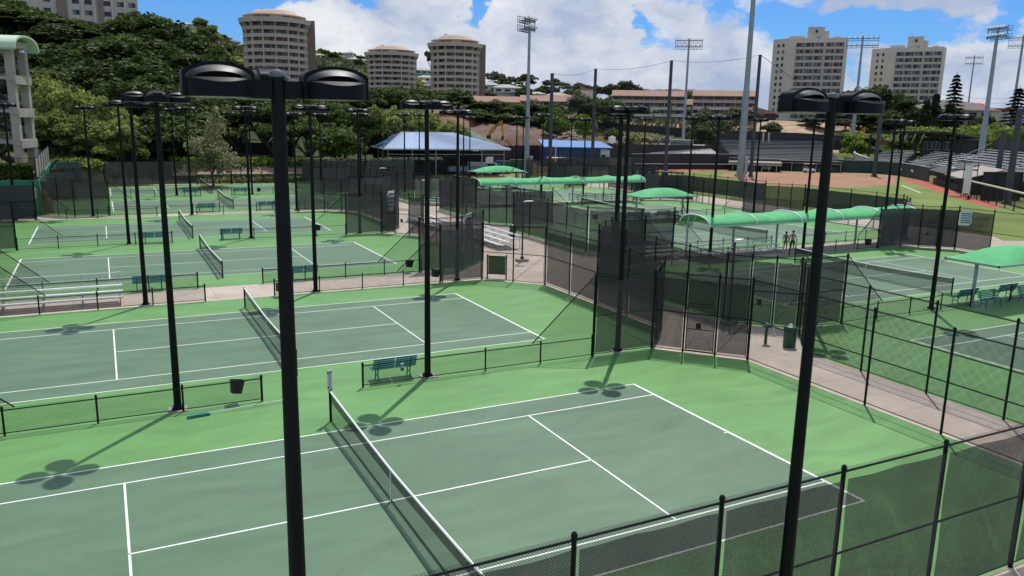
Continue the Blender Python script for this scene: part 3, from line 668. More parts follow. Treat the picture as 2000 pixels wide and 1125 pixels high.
# ------------------------------------------------------------------ court light poles
def head_meshes():
    w = .40; zb, zs, zt = -.27, .02, .14
    # vaulted middle box: profile across (x), extruded along y
    prof = [(-w, zb), (-w, zs)]+[(-w*math.cos(PI*k/12), zs+(zt-zs)*math.sin(PI*k/12)) for k in range(1, 12)]+[(w, zs), (w, zb)]
    def ex(pf, y0, y1):
        n = len(pf); b = MB(); vs = [(x, y0, z) for x, z in pf]+[(x, y1, z) for x, z in pf]
        b.add(vs, [tuple(range(n)), tuple(range(n, 2*n))[::-1]]+[(i, n+i, n+(i+1) % n, (i+1) % n) for i in range(n)]); return b
    mid = ex(prof, -.155, .155)
    for k in range(7):   # cooling ribs
        y = -.12+.04*k
        pf = [(-w*.86*math.cos(PI*j/10), zs+.004+(zt-zs+.018)*math.sin(PI*j/10)) for j in range(0, 11)]
        mid.v; b2 = ex(pf, y-.008, y+.008); mid.add(b2.v, b2.f)
    m_mid = mid.mesh('lamp_body', 'lamp', True)
    dr = MB(); n = 16; rx, ry = .355, .27
    ring = [(rx*math.cos(PI+PI*k/n), -.156+ry*math.sin(PI+PI*k/n)) for k in range(n+1)]
    sn = [math.sin(PI*k/n) for k in range(n+1)]
    zc = [-.045-.05*q**3 for q in sn]
    vs = [(x, y, zb) for x, y in ring]+[(x, y, z) for (x, y), z in zip(ring, zc)]+[(x*.86, -.156+(y+.156)*(1-.24*q), -.04) for (x, y), q in zip(ring, sn)]
    dr.add(vs, [(r_*(n+1)+i, r_*(n+1)+i+1, (r_+1)*(n+1)+i+1, (r_+1)*(n+1)+i) for r_ in range(2) for i in range(n)])
    dr.add([(x, y, zb) for x, y in ring], [tuple(range(n+1))[::-1]])
    dr.add([(-.34, -.158, -.06), (.34, -.158, -.06), (.34, -.158, .02), (-.34, -.158, .02)], [(0, 1, 2, 3)])
    hb = MB(); m_ = 18; A = [(-.365*math.cos(PI*k/m_), -.157, -.045+.165*math.sin(PI*k/m_)) for k in range(m_+1)]
    B = [(-.285*math.cos(PI*k/m_), -.16-.15*math.sin(PI*k/m_), -.05+.085*math.sin(PI*k/m_)) for k in range(m_+1)]
    A2 = [(-.33*math.cos(PI*k/m_), -.16-.075*math.sin(PI*k/m_), -.045+.135*math.sin(PI*k/m_)) for k in range(m_+1)]
    hb.extr(None, [A, A2, B]); hb.extr(None, [[(x, y+.012, z-.014) for x, y, z in B], [(x, y, z-.02) for x, y, z in A]])
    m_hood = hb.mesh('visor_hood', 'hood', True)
    m_dr = dr.mesh('lamp_visor', 'lamp', True)
    m_lens = MB().prism([(x*.9, -.156+(y+.156)*.9) for x, y in ring]+[(x*.9, .156-(y+.156)*.9) for x, y in reversed(ring)], zb-.006, zb+.004).mesh('lens', 'lens')
    for me in (m_mid, m_dr, m_lens, m_hood):
        for v in me.vertices: v.co = (v.co.x*.93, v.co.y*.86, zb+(v.co.z-zb)*.86)
    return m_mid, m_dr, m_lens, m_hood
HM = head_meshes()
def make_pole(loc, top, label, arms='NSEW', name='court_light_pole'):
    t = thing(name, label, 'light pole', loc, 0, 'black court light poles')
    pole = MB().tube([(0, 0, .0), (0, 0, top*.5), (0, 0, top-.05)], [.128, .102, .078], 16).build('pole', 'pole', t, True)
    b = MB().prism([(.21*math.cos(2*PI*k/8+PI/8), .21*math.sin(2*PI*k/8+PI/8)) for k in range(8)], 0.0, .06); b.box((0, 0, .09), (.32, .32, .07)); b.build('base_plate', 'pole', t)
    MB().box((0, 0, -.03), (.62, .62, .12)).build('footing', 'concrete', t)
    MB().lathe([(.08, top-.06), (.098, top-.05), (.098, top-.02), (.07, top+.015), (.001, top+.03)], n=14).build('pole_cap', 'capg', t, True)
    for a in arms:
        ang = {'E': 0, 'N': PI/2, 'W': PI, 'S': -PI/2}[a]; ca, sa = math.cos(ang), math.sin(ang)
        MB().box((ca*.18, sa*.18, top-.19), (.22, .10, .185), ang).build('arm', 'pole', t)
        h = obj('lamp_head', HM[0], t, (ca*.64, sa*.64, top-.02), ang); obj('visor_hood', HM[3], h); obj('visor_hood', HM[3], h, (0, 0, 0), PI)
        obj('visor', HM[1], h); obj('visor', HM[1], h, (0, 0, 0), PI); obj('lens', HM[2], h)
    return t
POLES = [(-4.44, -9.75, 10.62, 'NEW', 'big black light pole rising in front, left of centre, with three lamp heads'), (4.30, -9.75, 10.64, 'NEW', 'big black light pole rising in front at the right, crossing the near fence'),
 (-4.56, 9.65, 10.78, '', 'black light pole on the low fence left of the second net, near the hung bin'), (4.74, 9.62, 10.76, '', 'black light pole beside the nearest teal bench on the low fence'),
 (13.88, 9.6, 10.78, '', 'black light pole behind the screened panel at the nearest left court'), (26.0, 9.5, 10.78, '', 'black light pole half hidden behind the big right pole, by the walkway gate'),
 (35.34, 9.54, 10.85, '', 'black light pole beside the nearest small green canopy on the right'), (-4.75, 27.15, 10.72, '', 'black light pole at the right end of the long silver bleachers'),
 (4.4, 27.1, 10.72, '', 'black light pole by the path fence, above the teal bench of the third court'), (13.46, 27.12, 10.66, '', 'black light pole in front of the screened panel with the white sign'),
 (25.6, 27.3, 10.76, '', 'black light pole just behind the pole at the nearest screened panel'), (35.0, 28.1, 10.72, '', 'black light pole in front of the left part of the near long canopy'),
 (44.83, 28.08, 10.72, '', 'black light pole beside the two standing people'), (54.38, 28.11, 10.76, '', 'black light pole at the right end of the near long canopy'),
 (57.0, 29.2, 10.72, '', 'black light pole behind the right end of the near long canopy'), (-4.87, 49.98, 10.85, '', 'black light pole left of the third left net, at the teal bench'),
 (4.46, 50.18, 10.8, '', 'black light pole right of the fourth left net beside a teal bench'), (13.82, 50.18, 10.82, '', 'black light pole behind the screened panel of the middle left courts'),
 (50.25, 49.7, 10.8, '', 'black light pole at the right end of the middle small green canopy'), (41.0, 49.4, 10.7, '', 'black light pole at the left end of the middle small green canopy'), (59.55, 49.4, 10.78, '', 'black light pole behind the brown field at the right fence of the middle courts'),
 (41.95, 67.6, 10.9, '', 'black light pole in front of the far long canopy, left part'), (57.6, 68.2, 10.68, '', 'black light pole at the right end of the far long canopy'), (49.7, 70.3, 10.5, '', 'black light pole behind the middle of the far long canopy'),
 (-13.9, 68.5, 10.75, '', 'black light pole at the left edge in front of the stair tower'), (-7.47, 70.42, 10.66, '', 'black light pole behind the dark screened panel at the far left'), (1.54, 68.43, 10.76, '', 'black light pole at the left of the fifth left net by the path'),
 (12.4, 69.6, 10.45, '', 'black light pole mostly hidden behind the big left pole'), (19.9, 70.3, 10.55, '', 'slim black light pole just right of the middle left screened panel'), (1.82, 90.27, 10.75, '', 'slim black light pole left of the farthest left bench'),
 (10.95, 89.6, 10.7, '', 'slim black light pole right of the farthest left bench'), (19.75, 88.4, 10.5, '', 'slim black light pole in front of the spreading trees'), (10.8, 107.0, 10.5, '', 'distant black light pole on the rear fence by the pale tree'),
 (31.4, 107.0, 10.45, '', 'distant black light pole at the left corner of the blue-roofed building'), (31.5, 88.4, 10.7, '', 'slim black light pole in front of the blue roof, left one'), (40.6, 107.0, 10.8, '', 'distant black light pole in front of the middle of the blue roof'),
 (40.9, 89.4, 10.85, '', 'slim black light pole in front of the blue roof, right one'), (49.7, 107.0, 10.55, '', 'distant black light pole at the right slope of the blue roof'), (49.9, 90.0, 10.62, '', 'slim black light pole right of the farthest small green canopy'),
 (59.9, 107.0, 10.7, '', 'distant black light pole beside the tall grey floodlight mast'), (59.5, 90.0, 10.62, '', 'slim black light pole in front of the blue shed')]
for x, y, tp, arms, lab in POLES: make_pole((x, y, 0), tp, lab, arms or 'NSEW')
# ------------------------------------------------------------------ benches
def bench_parts(t, L=1.83, detail=True):
    for sx in (-1, 1):
        st = MB(); w = L/2-.05
        for k in range(4): st.box((sx*L/4, .08+.105*k, .44+.012*abs(k-1.5)), (w, .085, .035))
        st.build('seat', 'bench', t)
        bk = MB()
        for k in range(5): bk.box((sx*L/4, -.02-.03*k, .54+.088*k), (w, .03, .066))
        bk.build('backrest', 'bench', t)
    for x in (-L*.36, L*.36):
        lg = MB()
        lg.tube([(x, .40, 0), (x, .36, .22), (x, .40, .42)], .026, 6); lg.tube([(x, -.04, 0), (x, .08, .22), (x, .02, .42), (x, -.14, .93)], .026, 6)
        lg.tube([(x, .40, .41), (x, .02, .41)], .024, 6); lg.tube([(x, .37, .2), (x, .07, .2)], .016, 6); lg.build('leg', 'benchleg', t, True)
B0 = None
def bench(x, y, rz, label):
    global B0
    if B0 is None:
        B0 = thing('bench', label, 'bench', (x, y, 0), rz, 'teal slatted benches by the courts'); bench_parts(B0); return B0
    return dup(B0, (x, y, 0), rz, label)
BEN = [(735, 806, 9.85, 'teal slatted bench behind the low fence by the light pole, nearest of all benches'), (265, 318, 31.0, 'teal slatted bench behind the path fence, right end of the long bleachers'), (575, 612, 31.0, 'teal slatted bench behind the path fence, just right of the big left pole'),
       (283, 320, 50.0, 'teal bench at the fourth court, left of its net'), (434, 470, 50.2, 'teal bench at the fourth court, right of its net'), (390, 416, 70.9, 'teal bench by the far path, left of the fifth net'), (506, 535, 71.2, 'teal bench by the far path, left of the big left pole'),
       (358, 384, 89.4, 'far small teal bench left of the farthest net'), (457, 481, 89.6, 'far small teal bench right of the farthest net')]
def xg(u, y, z=0.45):
    # ground x on the line y, seen in picture column u
    lo, hi = -40, 120
    for _ in range(60):
        m = (lo+hi)/2; d = np.array([m, y, z])-CAM; uu = 1000+CF*(d@RR)/(d@FF)
        if uu < u: lo = m
        else: hi = m
    return (lo+hi)/2
for ua, ub, y, lab in BEN: bench(xg((ua+ub)/2, y), y, 0, lab)
# pairs under the small canopies (back to back across the low fence)
for (cx_, cy_, nm) in ((41.6, 9.3, 'nearest'), (46.3, 49.6, 'middle'), (46.5, 89.1, 'farthest')):
    for k, (dx, dy, rz, w_) in enumerate(((-2.9, .42, 0, 'left bench, far side'), (-2.2, -.42, PI, 'left bench, near side'), (0.9, .42, 0, 'right bench, far side'), (1.6, -.42, PI, 'right bench, near side'))):
        bench(cx_+dx, cy_+dy, rz, 'teal bench with curved legs under the %s small green canopy, %s' % (nm, w_))

# ------------------------------------------------------------------ aluminium bleachers
def bleachers(loc, rz, L, rows, label, kind='bleachers', rail=False):
    t = thing('bleachers', label, kind, loc, rz, 'aluminium bleachers round the courts')
    for k in range(rows):
        y = .62*k; z = .42+.21*k*1.0
        s = MB(); s.box((0, y+.02, z+.02), (L, .24, .045)); s.box((0, y-.115, z-.005), (L, .012, .06)); s.build('seat_plank', 'alu', t)
        if k: MB().box((0, y-.30, z-.24), (L, .26, .035)).build('foot_plank', 'alu', t)
    if rail: MB().tube([(-L/2, .62*rows-.25, .42+.21*rows+.45), (L/2, .62*rows-.25, .42+.21*rows+.45)], .022, 6).build('guard_rail', 'alu', t)
    nf = max(2, round(L/1.8))
    for i in range(nf+1):
        x = -L/2+.15+(L-.3)*i/nf; f = MB()
        f.tube([(x, -.15, .03), (x, .62*rows-.2, .03)], .022, 4)
        for k in range(rows): f.tube([(x, .62*k, 0.02), (x, .62*k, .42+.21*k)], .022, 4)
        f.tube([(x, -.1, .05), (x, .62*(rows-1), .42+.21*(rows-1)-.05)], .02, 4); rail and f.tube([(x, .62*(rows-1), .4), (x, .62*rows-.25, .42+.21*rows+.45)], .018, 4)
        f.build('frame', 'galv', t)
    return t
bleachers((-12.3, 27.75, 0), 0, 13.0, 3, 'long low silver bleachers on the path at the left edge', rail=True)
bleachers((21.3, 41.2, 0), R_(270), 8.4, 4, 'bright silver bleachers on the walkway plaza, behind the sign on the fence')
bleachers((20.6, 53.0, 0), R_(-90), 7.5, 3, 'silver bleachers seen through the gate of the middle left courts')
bleachers((36.7, 27.9, 0), 0, 6.5, 3, 'silver bleachers under the left end of the near long canopy')
bleachers((41.4, 28.0, 0), 0, 2.4, 3, 'short silver bleachers left of the two standing people')
bleachers((30.0, 28.6, 0), 0, 5.0, 3, 'silver bleachers in the dark behind the walkway fence')
bleachers((37.0, 67.3, 0), 0, 6.5, 3, 'silver bleachers under the left half of the far long canopy')
bleachers((50.5, 67.3, 0), 0, 6.5, 3, 'silver bleachers under the right half of the far long canopy')
bleachers((29.5, 69.0, 0), R_(-30), 5, 3, 'silver bleachers left of the far long canopy')

# ------------------------------------------------------------------ shade canopies
def long_canopy(x0, x1, ya, yb, label, np_=5):
    t = thing('long_shade_canopy', label, 'canopy', ((x0+x1)/2, (ya+yb)/2, 0), 0, 'green shade canopies')
    hx = (x1-x0)/2; hy = (yb-ya)/2; zl, rise = 2.58, .72
    def arc(f): a = PI*f; return -hy*math.cos(a), zl+rise*math.sin(a)**0.85
    nx, ny = np_*6, 14; vs = []; fs = []
    for i in range(nx+1):
        x = -hx+2*hx*i/nx; fr = (i % 6)/6; sag = math.sin(PI*fr)
        for k in range(ny+1):
            y, z = arc(k/ny); vs.append((x, y*(1-.03*sag), z-.13*sag*math.sin(PI*k/ny)))
    for i in range(nx):
        for k in range(ny): q = i*(ny+1)+k; fs.append((q, q+ny+1, q+ny+2, q+1))
    MB().add(vs, fs).build('fabric', 'canopy', t, True)
    rb = [arc(k/ny) for k in range(ny+1)]
    for i in range(np_+1):
        x = -hx+2*hx*i/np_
        MB().tube([(x, y, z+.035) for y, z in rb], .05, 6).build('rib', 'rib', t, True)
        p = MB(); p.tube([(x, hy*.45, 0), (x, hy*.45, 2.45), (x, hy*.4, zl+rise-.1)], .085, 10); p.tube([(x, hy*.45, 2.2), (x, -hy*.15, zl+rise-.05)], .05, 8); p.box((x, hy*.45, .01), (.4, .4, .03)); p.build('post', 'canopyframe', t, True)
    for s in (-1, 1): MB().tube([(-hx, s*hy, zl), (hx, s*hy, zl)], .045, 6).build('edge_rail', 'canopyframe', t, True)
long_canopy(33.8, 57.3, 26.95, 30.45, 'near long green barrel canopy with white ribs over the bleachers')
long_canopy(33.0, 56.6, 66.2, 69.7, 'far long green barrel canopy behind the middle small canopy', 5)
def small_canopy(cx_, cy_, hx, hy, label):
    t = thing('small_shade_canopy', label, 'canopy', (cx_, cy_, 0), 0, 'green shade canopies'); zl, rise = 2.62, .76
    n = 16; vs = []; fs = []
    for i in range(n+1):
        for k in range(n+1):
            a = -1+2*i/n; b = -1+2*k/n
            fx = 1-abs(a)**2.6; fy = 1-abs(b)**1.7; vs.append((a*hx, b*hy, zl+rise*min(fx, 1)*min(fy, 1)**.8*(0.92+.08*fx)))
    for i in range(n):
        for k in range(n): q = i*(n+1)+k; fs.append((q, q+n+1, q+n+2, q+1))
    MB().add(vs, fs).build('fabric', 'canopy', t, True)
    f = MB()
    for a, b in (((-hx, -hy), (hx, -hy)), ((hx, -hy), (hx, hy)), ((hx, hy), (-hx, hy)), ((-hx, hy), (-hx, -hy))):
        f.box(((a[0]+b[0])/2, (a[1]+b[1])/2, zl-.05), (abs(a[0]-b[0])+.08, abs(a[1]-b[1])+.08, .11))
    f.build('edge_beam', 'canopyframe', t)
    for s in (-1, 1):
        p = MB(); p.tube([(s*(hx-.55), 0, 0), (s*(hx-.55), 0, zl-.05)], .10, 12); p.box((s*(hx-.55), 0, zl-.15), (.34, .34, .08)); p.box((s*(hx-.55), 0, .015), (.45, .45, .03)); p.build('post', 'canopyframe', t, True)
    for sx in (-1, 1):
        for sy in (-1, 1): MB().box((sx*(hx+.05), sy*(hy+.05), zl-.16), (.30, .07, .09), R_(30*sx*sy)).build('cable_bracket', 'signw', t)
small_canopy(41.7, 9.35, 3.55, 1.62, 'nearest small green canopy on two grey posts, cut by the right edge')
small_canopy(46.5, 49.7, 3.6, 1.75, 'middle small green canopy beside the running player')
small_canopy(46.6, 89.6, 4.0, 1.7, 'farthest small green canopy in front of the blue-roofed building')

# ------------------------------------------------------------------ bins, boards, lamps, signs
def hanging_bin(x, y, z, rz, label):
    t = thing('hanging_bin', label, 'bin', (x, y, z), rz, 'black bins hung on the fences')
    b = MB(); s0, s1, h = .16, .21, .46
    b.add([(-s0, -s0, 0), (s0, -s0, 0), (s0, s0, 0), (-s0, s0, 0), (-s1, -s1, h), (s1, -s1, h), (s1, s1, h), (-s1, s1, h)], [(3, 2, 1, 0), (0, 1, 5, 4), (1, 2, 6, 5), (2, 3, 7, 6), (3, 0, 4, 7)]); b.build('tub', 'black', t)
    r = MB()
    for a, c_ in (((-s1, -s1), (s1, -s1)), ((s1, -s1), (s1, s1)), ((s1, s1), (-s1, s1)), ((-s1, s1), (-s1, -s1))): r.tube([(*a, h), (*c_, h)], .018, 6)
    r.build('rim', 'black', t)
    for k in [o for o in KIDS[t.name]]: k.rotation_euler = (R_(-8), R_(10), 0)
for u, y, z, lab in ((461, 9.5, .38, 'black bin hung on the low fence left of the big left pole'), (850, 26.75, .42, 'black bin on the path fence by the screened panel'), (799, 30.85, .36, 'black bin on the low fence of the third court, right end'), (546, 26.55, .30, 'black bin hidden partly behind the big left pole'),
                     (505, 89.3, .36, 'tiny black bin on the far low fence'), (620, 50.2, .4, 'black bin on the low fence of the fourth court'), (1162, 49.2, .4, 'black bin at the left end of the middle right low fence'), (1695, 26.6, .4, 'black bin on the fence under the right end of the near long canopy, lower'),
                     (1720, 30.8, .4, 'black bin beside the pole at the right end of the near long canopy, upper')):
    hanging_bin(xg(u, y, z), y, z, R_(5), lab)
def trash_can(x, y, label):
    t = thing('trash_can', label, 'bin', (x, y, 0), 0, 'round green trash cans')
    MB().lathe([(.001, 0), (.27, 0), (.29, .05), (.29, .82), (.30, .84)], n=20).build('can_body', 'bin', t, True)
    MB().lathe([(.315, .82), (.32, .88), (.27, .98), (.10, 1.05), (.001, 1.06)], n=20).build('lid', 'bin', t, True)
    MB().lathe([(.075, 1.04), (.075, 1.085), (.001, 1.09)], n=10).build('lid_knob', 'white', t, True)
trash_can(21.75, 7.0, 'green trash can with a domed lid on the walkway, near right')
trash_can(*gp(1001, 462)[:2], 'green trash can standing by the plaza fence, farther away')
f_ = thing('drinking_fountain', 'small green drinking fountain beside the near green trash can', 'drinking fountain', (21.15, 7.9, 0))
MB().tube([(0, 0, 0), (0, 0, .8)], .07, 8).build('pedestal', 'bin', f_); MB().lathe([(.001, .78), (.2, .8), (.22, .9), (.12, .9), (.001, .86)], n=14).build('basin', 'bin', f_, True); MB().lathe([(.03, .88), (.03, .97), (.001, .98)], (.05, .05, 0), 8).build('spout', 'white', f_)
# notice board frame in the plaza opening
bx_, by_ = gp(970, 545)[:2]
nb_ = thing('court_board', 'olive green board in a black post frame standing at the plaza fence', 'board', (bx_, by_, 0), R_(-35))
for s in (-1, 1): MB().tube([(s*.62, 0, 0), (s*.62, 0, 1.6)], .045, 8).build('post', 'fpost', nb_, True)
MB().box((0, 0, .92), (1.12, .02, 1.12)).build('panel', mat('olive_board', (0.13, 0.17, 0.075), 0.6, var=0.2), nb_)
fr_ = MB(); fr_.box((0, -.0, 1.5), (1.2, .04, .05)); fr_.box((0, 0, .34), (1.2, .04, .05)); fr_.build('frame', 'fpost', nb_)
# walkway lamps
for (x, y, h, rz, lab) in ((20.7, 32.0, 4.35, R_(0), 'blue-black walkway lamp with a flat head on the plaza'), (22.1, 11.5, 4.3, R_(20), 'blue-black walkway lamp post beside the gate by the trash can'), (20.9, 53.5, 4.3, 0, 'walkway lamp behind the bleachers of the plaza'), (22.6, 72, 4.3, 0, 'distant walkway lamp in front of the blue-roofed building')):
    t = thing('walkway_lamp', lab, 'lamp', (x, y, 0), rz, 'walkway lamps with flat heads')
    MB().tube([(0, 0, 0), (0, 0, h)], .06, 10).build('post', 'bluelamp', t, True); MB().box((0, 0, .09), (.85, .55, .18)).build('footing', 'concrete', t); MB().box((0, 0, .26), (.2, .2, .16)).build('base_plate', 'bluelamp', t)
    b = MB(); b.tube([(0, 0, h-.02), (.22, 0, h+.03)], .03, 6); b.box((.45, 0, h+.05), (.62, .26, .07)); b.build('lamp_head', 'alu', t)
# signs on the fences (writing in the photograph is too small to read)
def fence_sign(c, w_, h_, rz, label, lines=4, blank=False):
    t = thing('fence_sign', label, 'sign', c, rz, 'white notice signs on the fences')
    r = .22*w_
    poly = [(-w_/2, -h_/2), (w_/2-r, -h_/2), (w_/2, -h_/2+r), (w_/2, h_/2), (-w_/2+r, h_/2), (-w_/2, h_/2-r)]
    b = MB(); n = len(poly); b.add([(x, -.012, z) for x, z in poly]+[(x, .012, z) for x, z in poly], [tuple(range(n)), tuple(range(n, 2*n))[::-1]]+[(i, n+i, n+(i+1) % n, (i+1) % n) for i in range(n)]); b.build('panel', 'signw', t)
    if not blank:
        b = MB(); rnd = random.Random(lines*7+int(w_*100))
        for k in range(lines):
            z = h_*.30-h_*.60*k/max(1, lines-1); x = -w_*.36
            while x < w_*.34:
                ww = rnd.uniform(.05, .16)*w_; hh = h_*.075
                b.box((x+ww/2, -.016, z), (ww, .006, hh)); x += ww+.02
        b.build('lettering', 'signtxt', t)
fence_sign((57.95, 23.1, 2.8), 1.0, 1.25, R_(-47), 'white sign with dark lettering hung high on the far right fence corner', 5)
fence_sign((16.35, 31.92, 2.75), 1.25, 1.9, R_(45), 'white sign with dark lettering on the screened corner by the plaza', 4)
fence_sign((16.9, 50.7, 2.75), 1.2, 1.8, R_(40), 'smaller white sign on the dark screens farther back, left of the plaza', 4)
fence_sign((xg(1774, 30.5, 2.9), 30.5, 2.95), .85, .75, R_(-40), 'small blue-white sign above the right end of the near long canopy', 4)
gb_ = thing('racket_sweeper', 'court brush lying along the foot of the low fence', 'court brush', (-1.4, 8.9, 0.06), R_(6))
MB().tube([(-2.3, 0, .03), (.9, 0, .02)], .018, 6).build('handle', 'alu', gb_); MB().box((-2.6, 0, 0), (.75, .09, .08)).build('brush_head', 'bench', gb_)
bt = thing('control_box', 'small grey control box on the fence post in front of the nearest bench', 'control box', (3.55, 9.26, .62)); MB().box((0, 0, .08), (.12, .1, .18)).build('housing', 'galv', bt); MB().box((0, 0, -.06), (.1, .09, .1)).build('cover', 'black', bt)
# ------------------------------------------------------------------ people
def skin_body(pts, edges, name, m, parent, root=0, sub=1):
    me = bpy.data.meshes.new(name); me.from_pydata([p[:3] for p in pts], edges, [])
    o = bpy.data.objects.new(name, me); col.objects.link(o)
    o.modifiers.new('s', 'SKIN'); 
    for i, p in enumerate(pts):
        sv = me.skin_vertices[0].data[i]; r = p[3]; sv.radius = (r, p[4] if len(p) > 4 else r); sv.use_root = (i == root)
    sb = o.modifiers.new('d', 'SUBSURF'); sb.levels = sub; sb.render_levels = sub
    bpy.context.view_layer.update()
    dg = bpy.context.evaluated_depsgraph_get(); ev = bpy.data.meshes.new_from_object(o.evaluated_get(dg)); ev.name = name
    bpy.data.objects.remove(o); ev.materials.clear(); ev.materials.append(M[m]); ev.polygons.foreach_set('use_smooth', [True]*len(ev.polygons))
    return obj(name, ev, parent)
def lerp(a, b, t): return tuple(a[i]+(b[i]-a[i])*t for i in range(3))
def person(label, loc, rz, skin, J, top, bottom, hair_len, topless_back=False, hgt=1.76, shoes='clothw'):
    """J: joints in metres for a 1.76 m figure facing -Y"""
    t = thing('person', label, 'person', loc, rz); t.scale = (hgt/1.76,)*3
    pts = []; ed = []
    def p(q, r, r2=None): pts.append((*q, r, r2 or r)); return len(pts)-1
    pel = p(J['pelvis'], .125, .10); wst = p(lerp(J['pelvis'], J['chest'], .45), .115, .085); chs = p(J['chest'], .145, .10); nk0 = p(lerp(J['chest'], J['neck'], .8), .085, .07); nk = p(J['neck'], .052); hd = p(J['head'], .082, .098); ht = p((J['head'][0], J['head'][1], J['head'][2]+.10), .07, .085)
    ed += [(pel, wst), (wst, chs), (chs, nk0), (nk0, nk), (nk, hd), (hd, ht)]
    for s in 'LR':
        sh = p(J['sh'+s], .062); el = p(J['el'+s], .044); wr = p(J['wr'+s], .030); ed += [(nk0, sh), (sh, el), (el, wr)]
        d = Vector(J['wr'+s])-Vector(J['el'+s]); d.normalize(); side = d.cross(Vector((0, 1, 0)));
        if side.length < .1: side = d.cross(Vector((1, 0, 0)))
        side.normalize(); pl = p(tuple(Vector(J['wr'+s])+d*.07), .034, .018); ed.append((wr, pl)); base = Vector(pts[pl][:3])
        for k, (off, ln) in enumerate(((-.026, .066), (-.009, .076), (.009, .072), (.026, .058))):
            a = p(tuple(base+side*off+d*.02), .0095); b = p(tuple(base+side*off*1.1+d*(ln)), .008); c = p(tuple(base+side*off*1.1+d*(ln+.02)+Vector((0, -.012, 0))), .007); ed += [(pl, a), (a, b), (b, c)]
        a = p(tuple(Vector(J['wr'+s])+d*.04+side*(.04 if s == 'L' else -.04)), .011); b = p(tuple(Vector(J['wr'+s])+d*.085+side*(.055 if s == 'L' else -.055)), .009); ed += [(wr, a), (a, b)]
        hp = p(J['hip'+s], .088); kn = p(J['kn'+s], .060); cf = p(lerp(J['kn'+s], J['an'+s], .35), .058); an = p(J['an'+s], .038); to = p(J['to'+s], .034, .026); ed += [(pel, hp), (hp, kn), (kn, cf), (cf, an), (an, to)]
    skin_body(pts, ed, 'body', skin, t)
    hx, hy, hz = J['head']
    h = MB(); h.lathe([(.001, .165), (.05, .16), (.085, .12), (.098, .06), (.092, .0)], (hx, hy+.012, hz), 14); 
    if hair_len: h.tube([(hx, hy+.09, hz+.08), (hx, hy+.13, hz), (hx, hy+.12, hz-hair_len)], [.05, .045, .02], 8)
    h.build('hair', 'hair', t, True)
    fc = MB(); fc.lathe([(.001, .02), (.012, .0), (.016, -.03), (.001, -.035)], (hx, hy-.098, hz+.02), 8)
    for s in (-1, 1): fc.lathe([(.001, .012), (.011, 0), (.001, -.012)], (hx+s*.032, hy-.088, hz+.045), 8)
    fc.box((hx, hy-.09, hz-.035), (.04, .012, .009))
    fc.build('face', skin, t, True)
    for s in (-1, 1): MB().lathe([(.001, .03), (.014, .0), (.001, -.03)], (hx+s*.088, hy+.01, hz+.03), 6).build('ear', skin, t, True)
    q = [];
    c0, c1 = J['chest'], J['pelvis']
    if top:
        tp = [(*lerp(c1, c0, .35), .128, .098), (*c0, .158, .112), (*lerp(c0, J['neck'], .55), .10, .085)]; e = [(0, 1), (1, 2)]
        if top[1]:
            for s in 'LR': tp.append((*lerp(J['sh'+s], J['chest'], .1), .07, .07)); tp.append((*lerp(J['sh'+s], J['el'+s], .5), .058, .058)); e += [(2, len(tp)-2), (len(tp)-2, len(tp)-1)]
        skin_body(tp, e, 'top', top[0], t)
    bt = [(*c1, .138, .112), (*lerp(c1, c0, .25), .122, .095)]; e = [(0, 1)]
    for s in 'LR':
        bt.append((*J['hip'+s], .10, .10)); bt.append((*lerp(J['hip'+s], J['kn'+s], bottom[1]), .092, .092)); e += [(0, len(bt)-2), (len(bt)-2, len(bt)-1)]
    skin_body(bt, e, 'shorts', bottom[0], t)
    for s in 'LR':
        a, b = J['an'+s], J['to'+s]; MB().tube([(a[0], a[1]+.05, a[2]-.045), (a[0], a[1]-.02, a[2]-.03), (b[0], b[1]-.04, b[2]-.012)], [.045, .055, .035], 8).build('shoe', shoes, t, True)
    return t
STAND = dict(pelvis=(0, 0, .96), chest=(0, .01, 1.28), neck=(0, .0, 1.48), head=(0, -.01, 1.62), shL=(.18, .01, 1.42), elL=(.24, .03, 1.13), wrL=(.25, -.03, .88), shR=(-.18, .01, 1.42), elR=(-.24, .03, 1.13), wrR=(-.25, -.03, .88),
             hipL=(.09, 0, .90), knL=(.10, -.02, .49), anL=(.11, .02, .085), toL=(.12, -.13, .03), hipR=(-.09, 0, .90), knR=(-.10, -.02, .49), anR=(-.11, .02, .085), toR=(-.12, -.13, .03))
S2 = dict(STAND, knR=(-.14, -.08, .49), anR=(-.2, .06, .085), toR=(-.22, -.09, .03), elL=(.25, .05, 1.14), wrL=(.17, -.14, 1.0))
person('person in a dark top and grey shorts standing on the walkway, left of the pair', (43.0, 28.25, 0), R_(-30), 'skin1', S2, ('clothb', False), ('clothg', .45), .14, hgt=1.66)
person('bare-shouldered person in a dark outfit standing right of the pair behind the net post', (43.3, 27.8, 0), R_(-38), 'skin2', STAND, None, ('clothb', .55), 0, hgt=1.80)
RUN = dict(STAND, pelvis=(0, 0, .92), knL=(.10, -.24, .55), anL=(.11, -.06, .2), toL=(.12, -.2, .13), knR=(-.10, .08, .48), anR=(-.11, .24, .11), toR=(-.12, .10, .03), elR=(-.30, .16, 1.2), wrR=(-.32, -.05, 1.05), elL=(.28, -.14, 1.2), wrL=(.2, -.36, 1.3))
person('player in a white shirt and black shorts running beside the middle small canopy', (52.6, 53.4, 0), R_(20), 'skin2', RUN, ('clothw', True), ('clothb', .5), 0, hgt=1.78)
pr = gp(1361, 329); person('distant person in red by the outfield fence', (pr[0], pr[1], -.02), R_(-30), 'skin1', STAND, ('red', True), ('clothw', .95), 0, hgt=1.8)
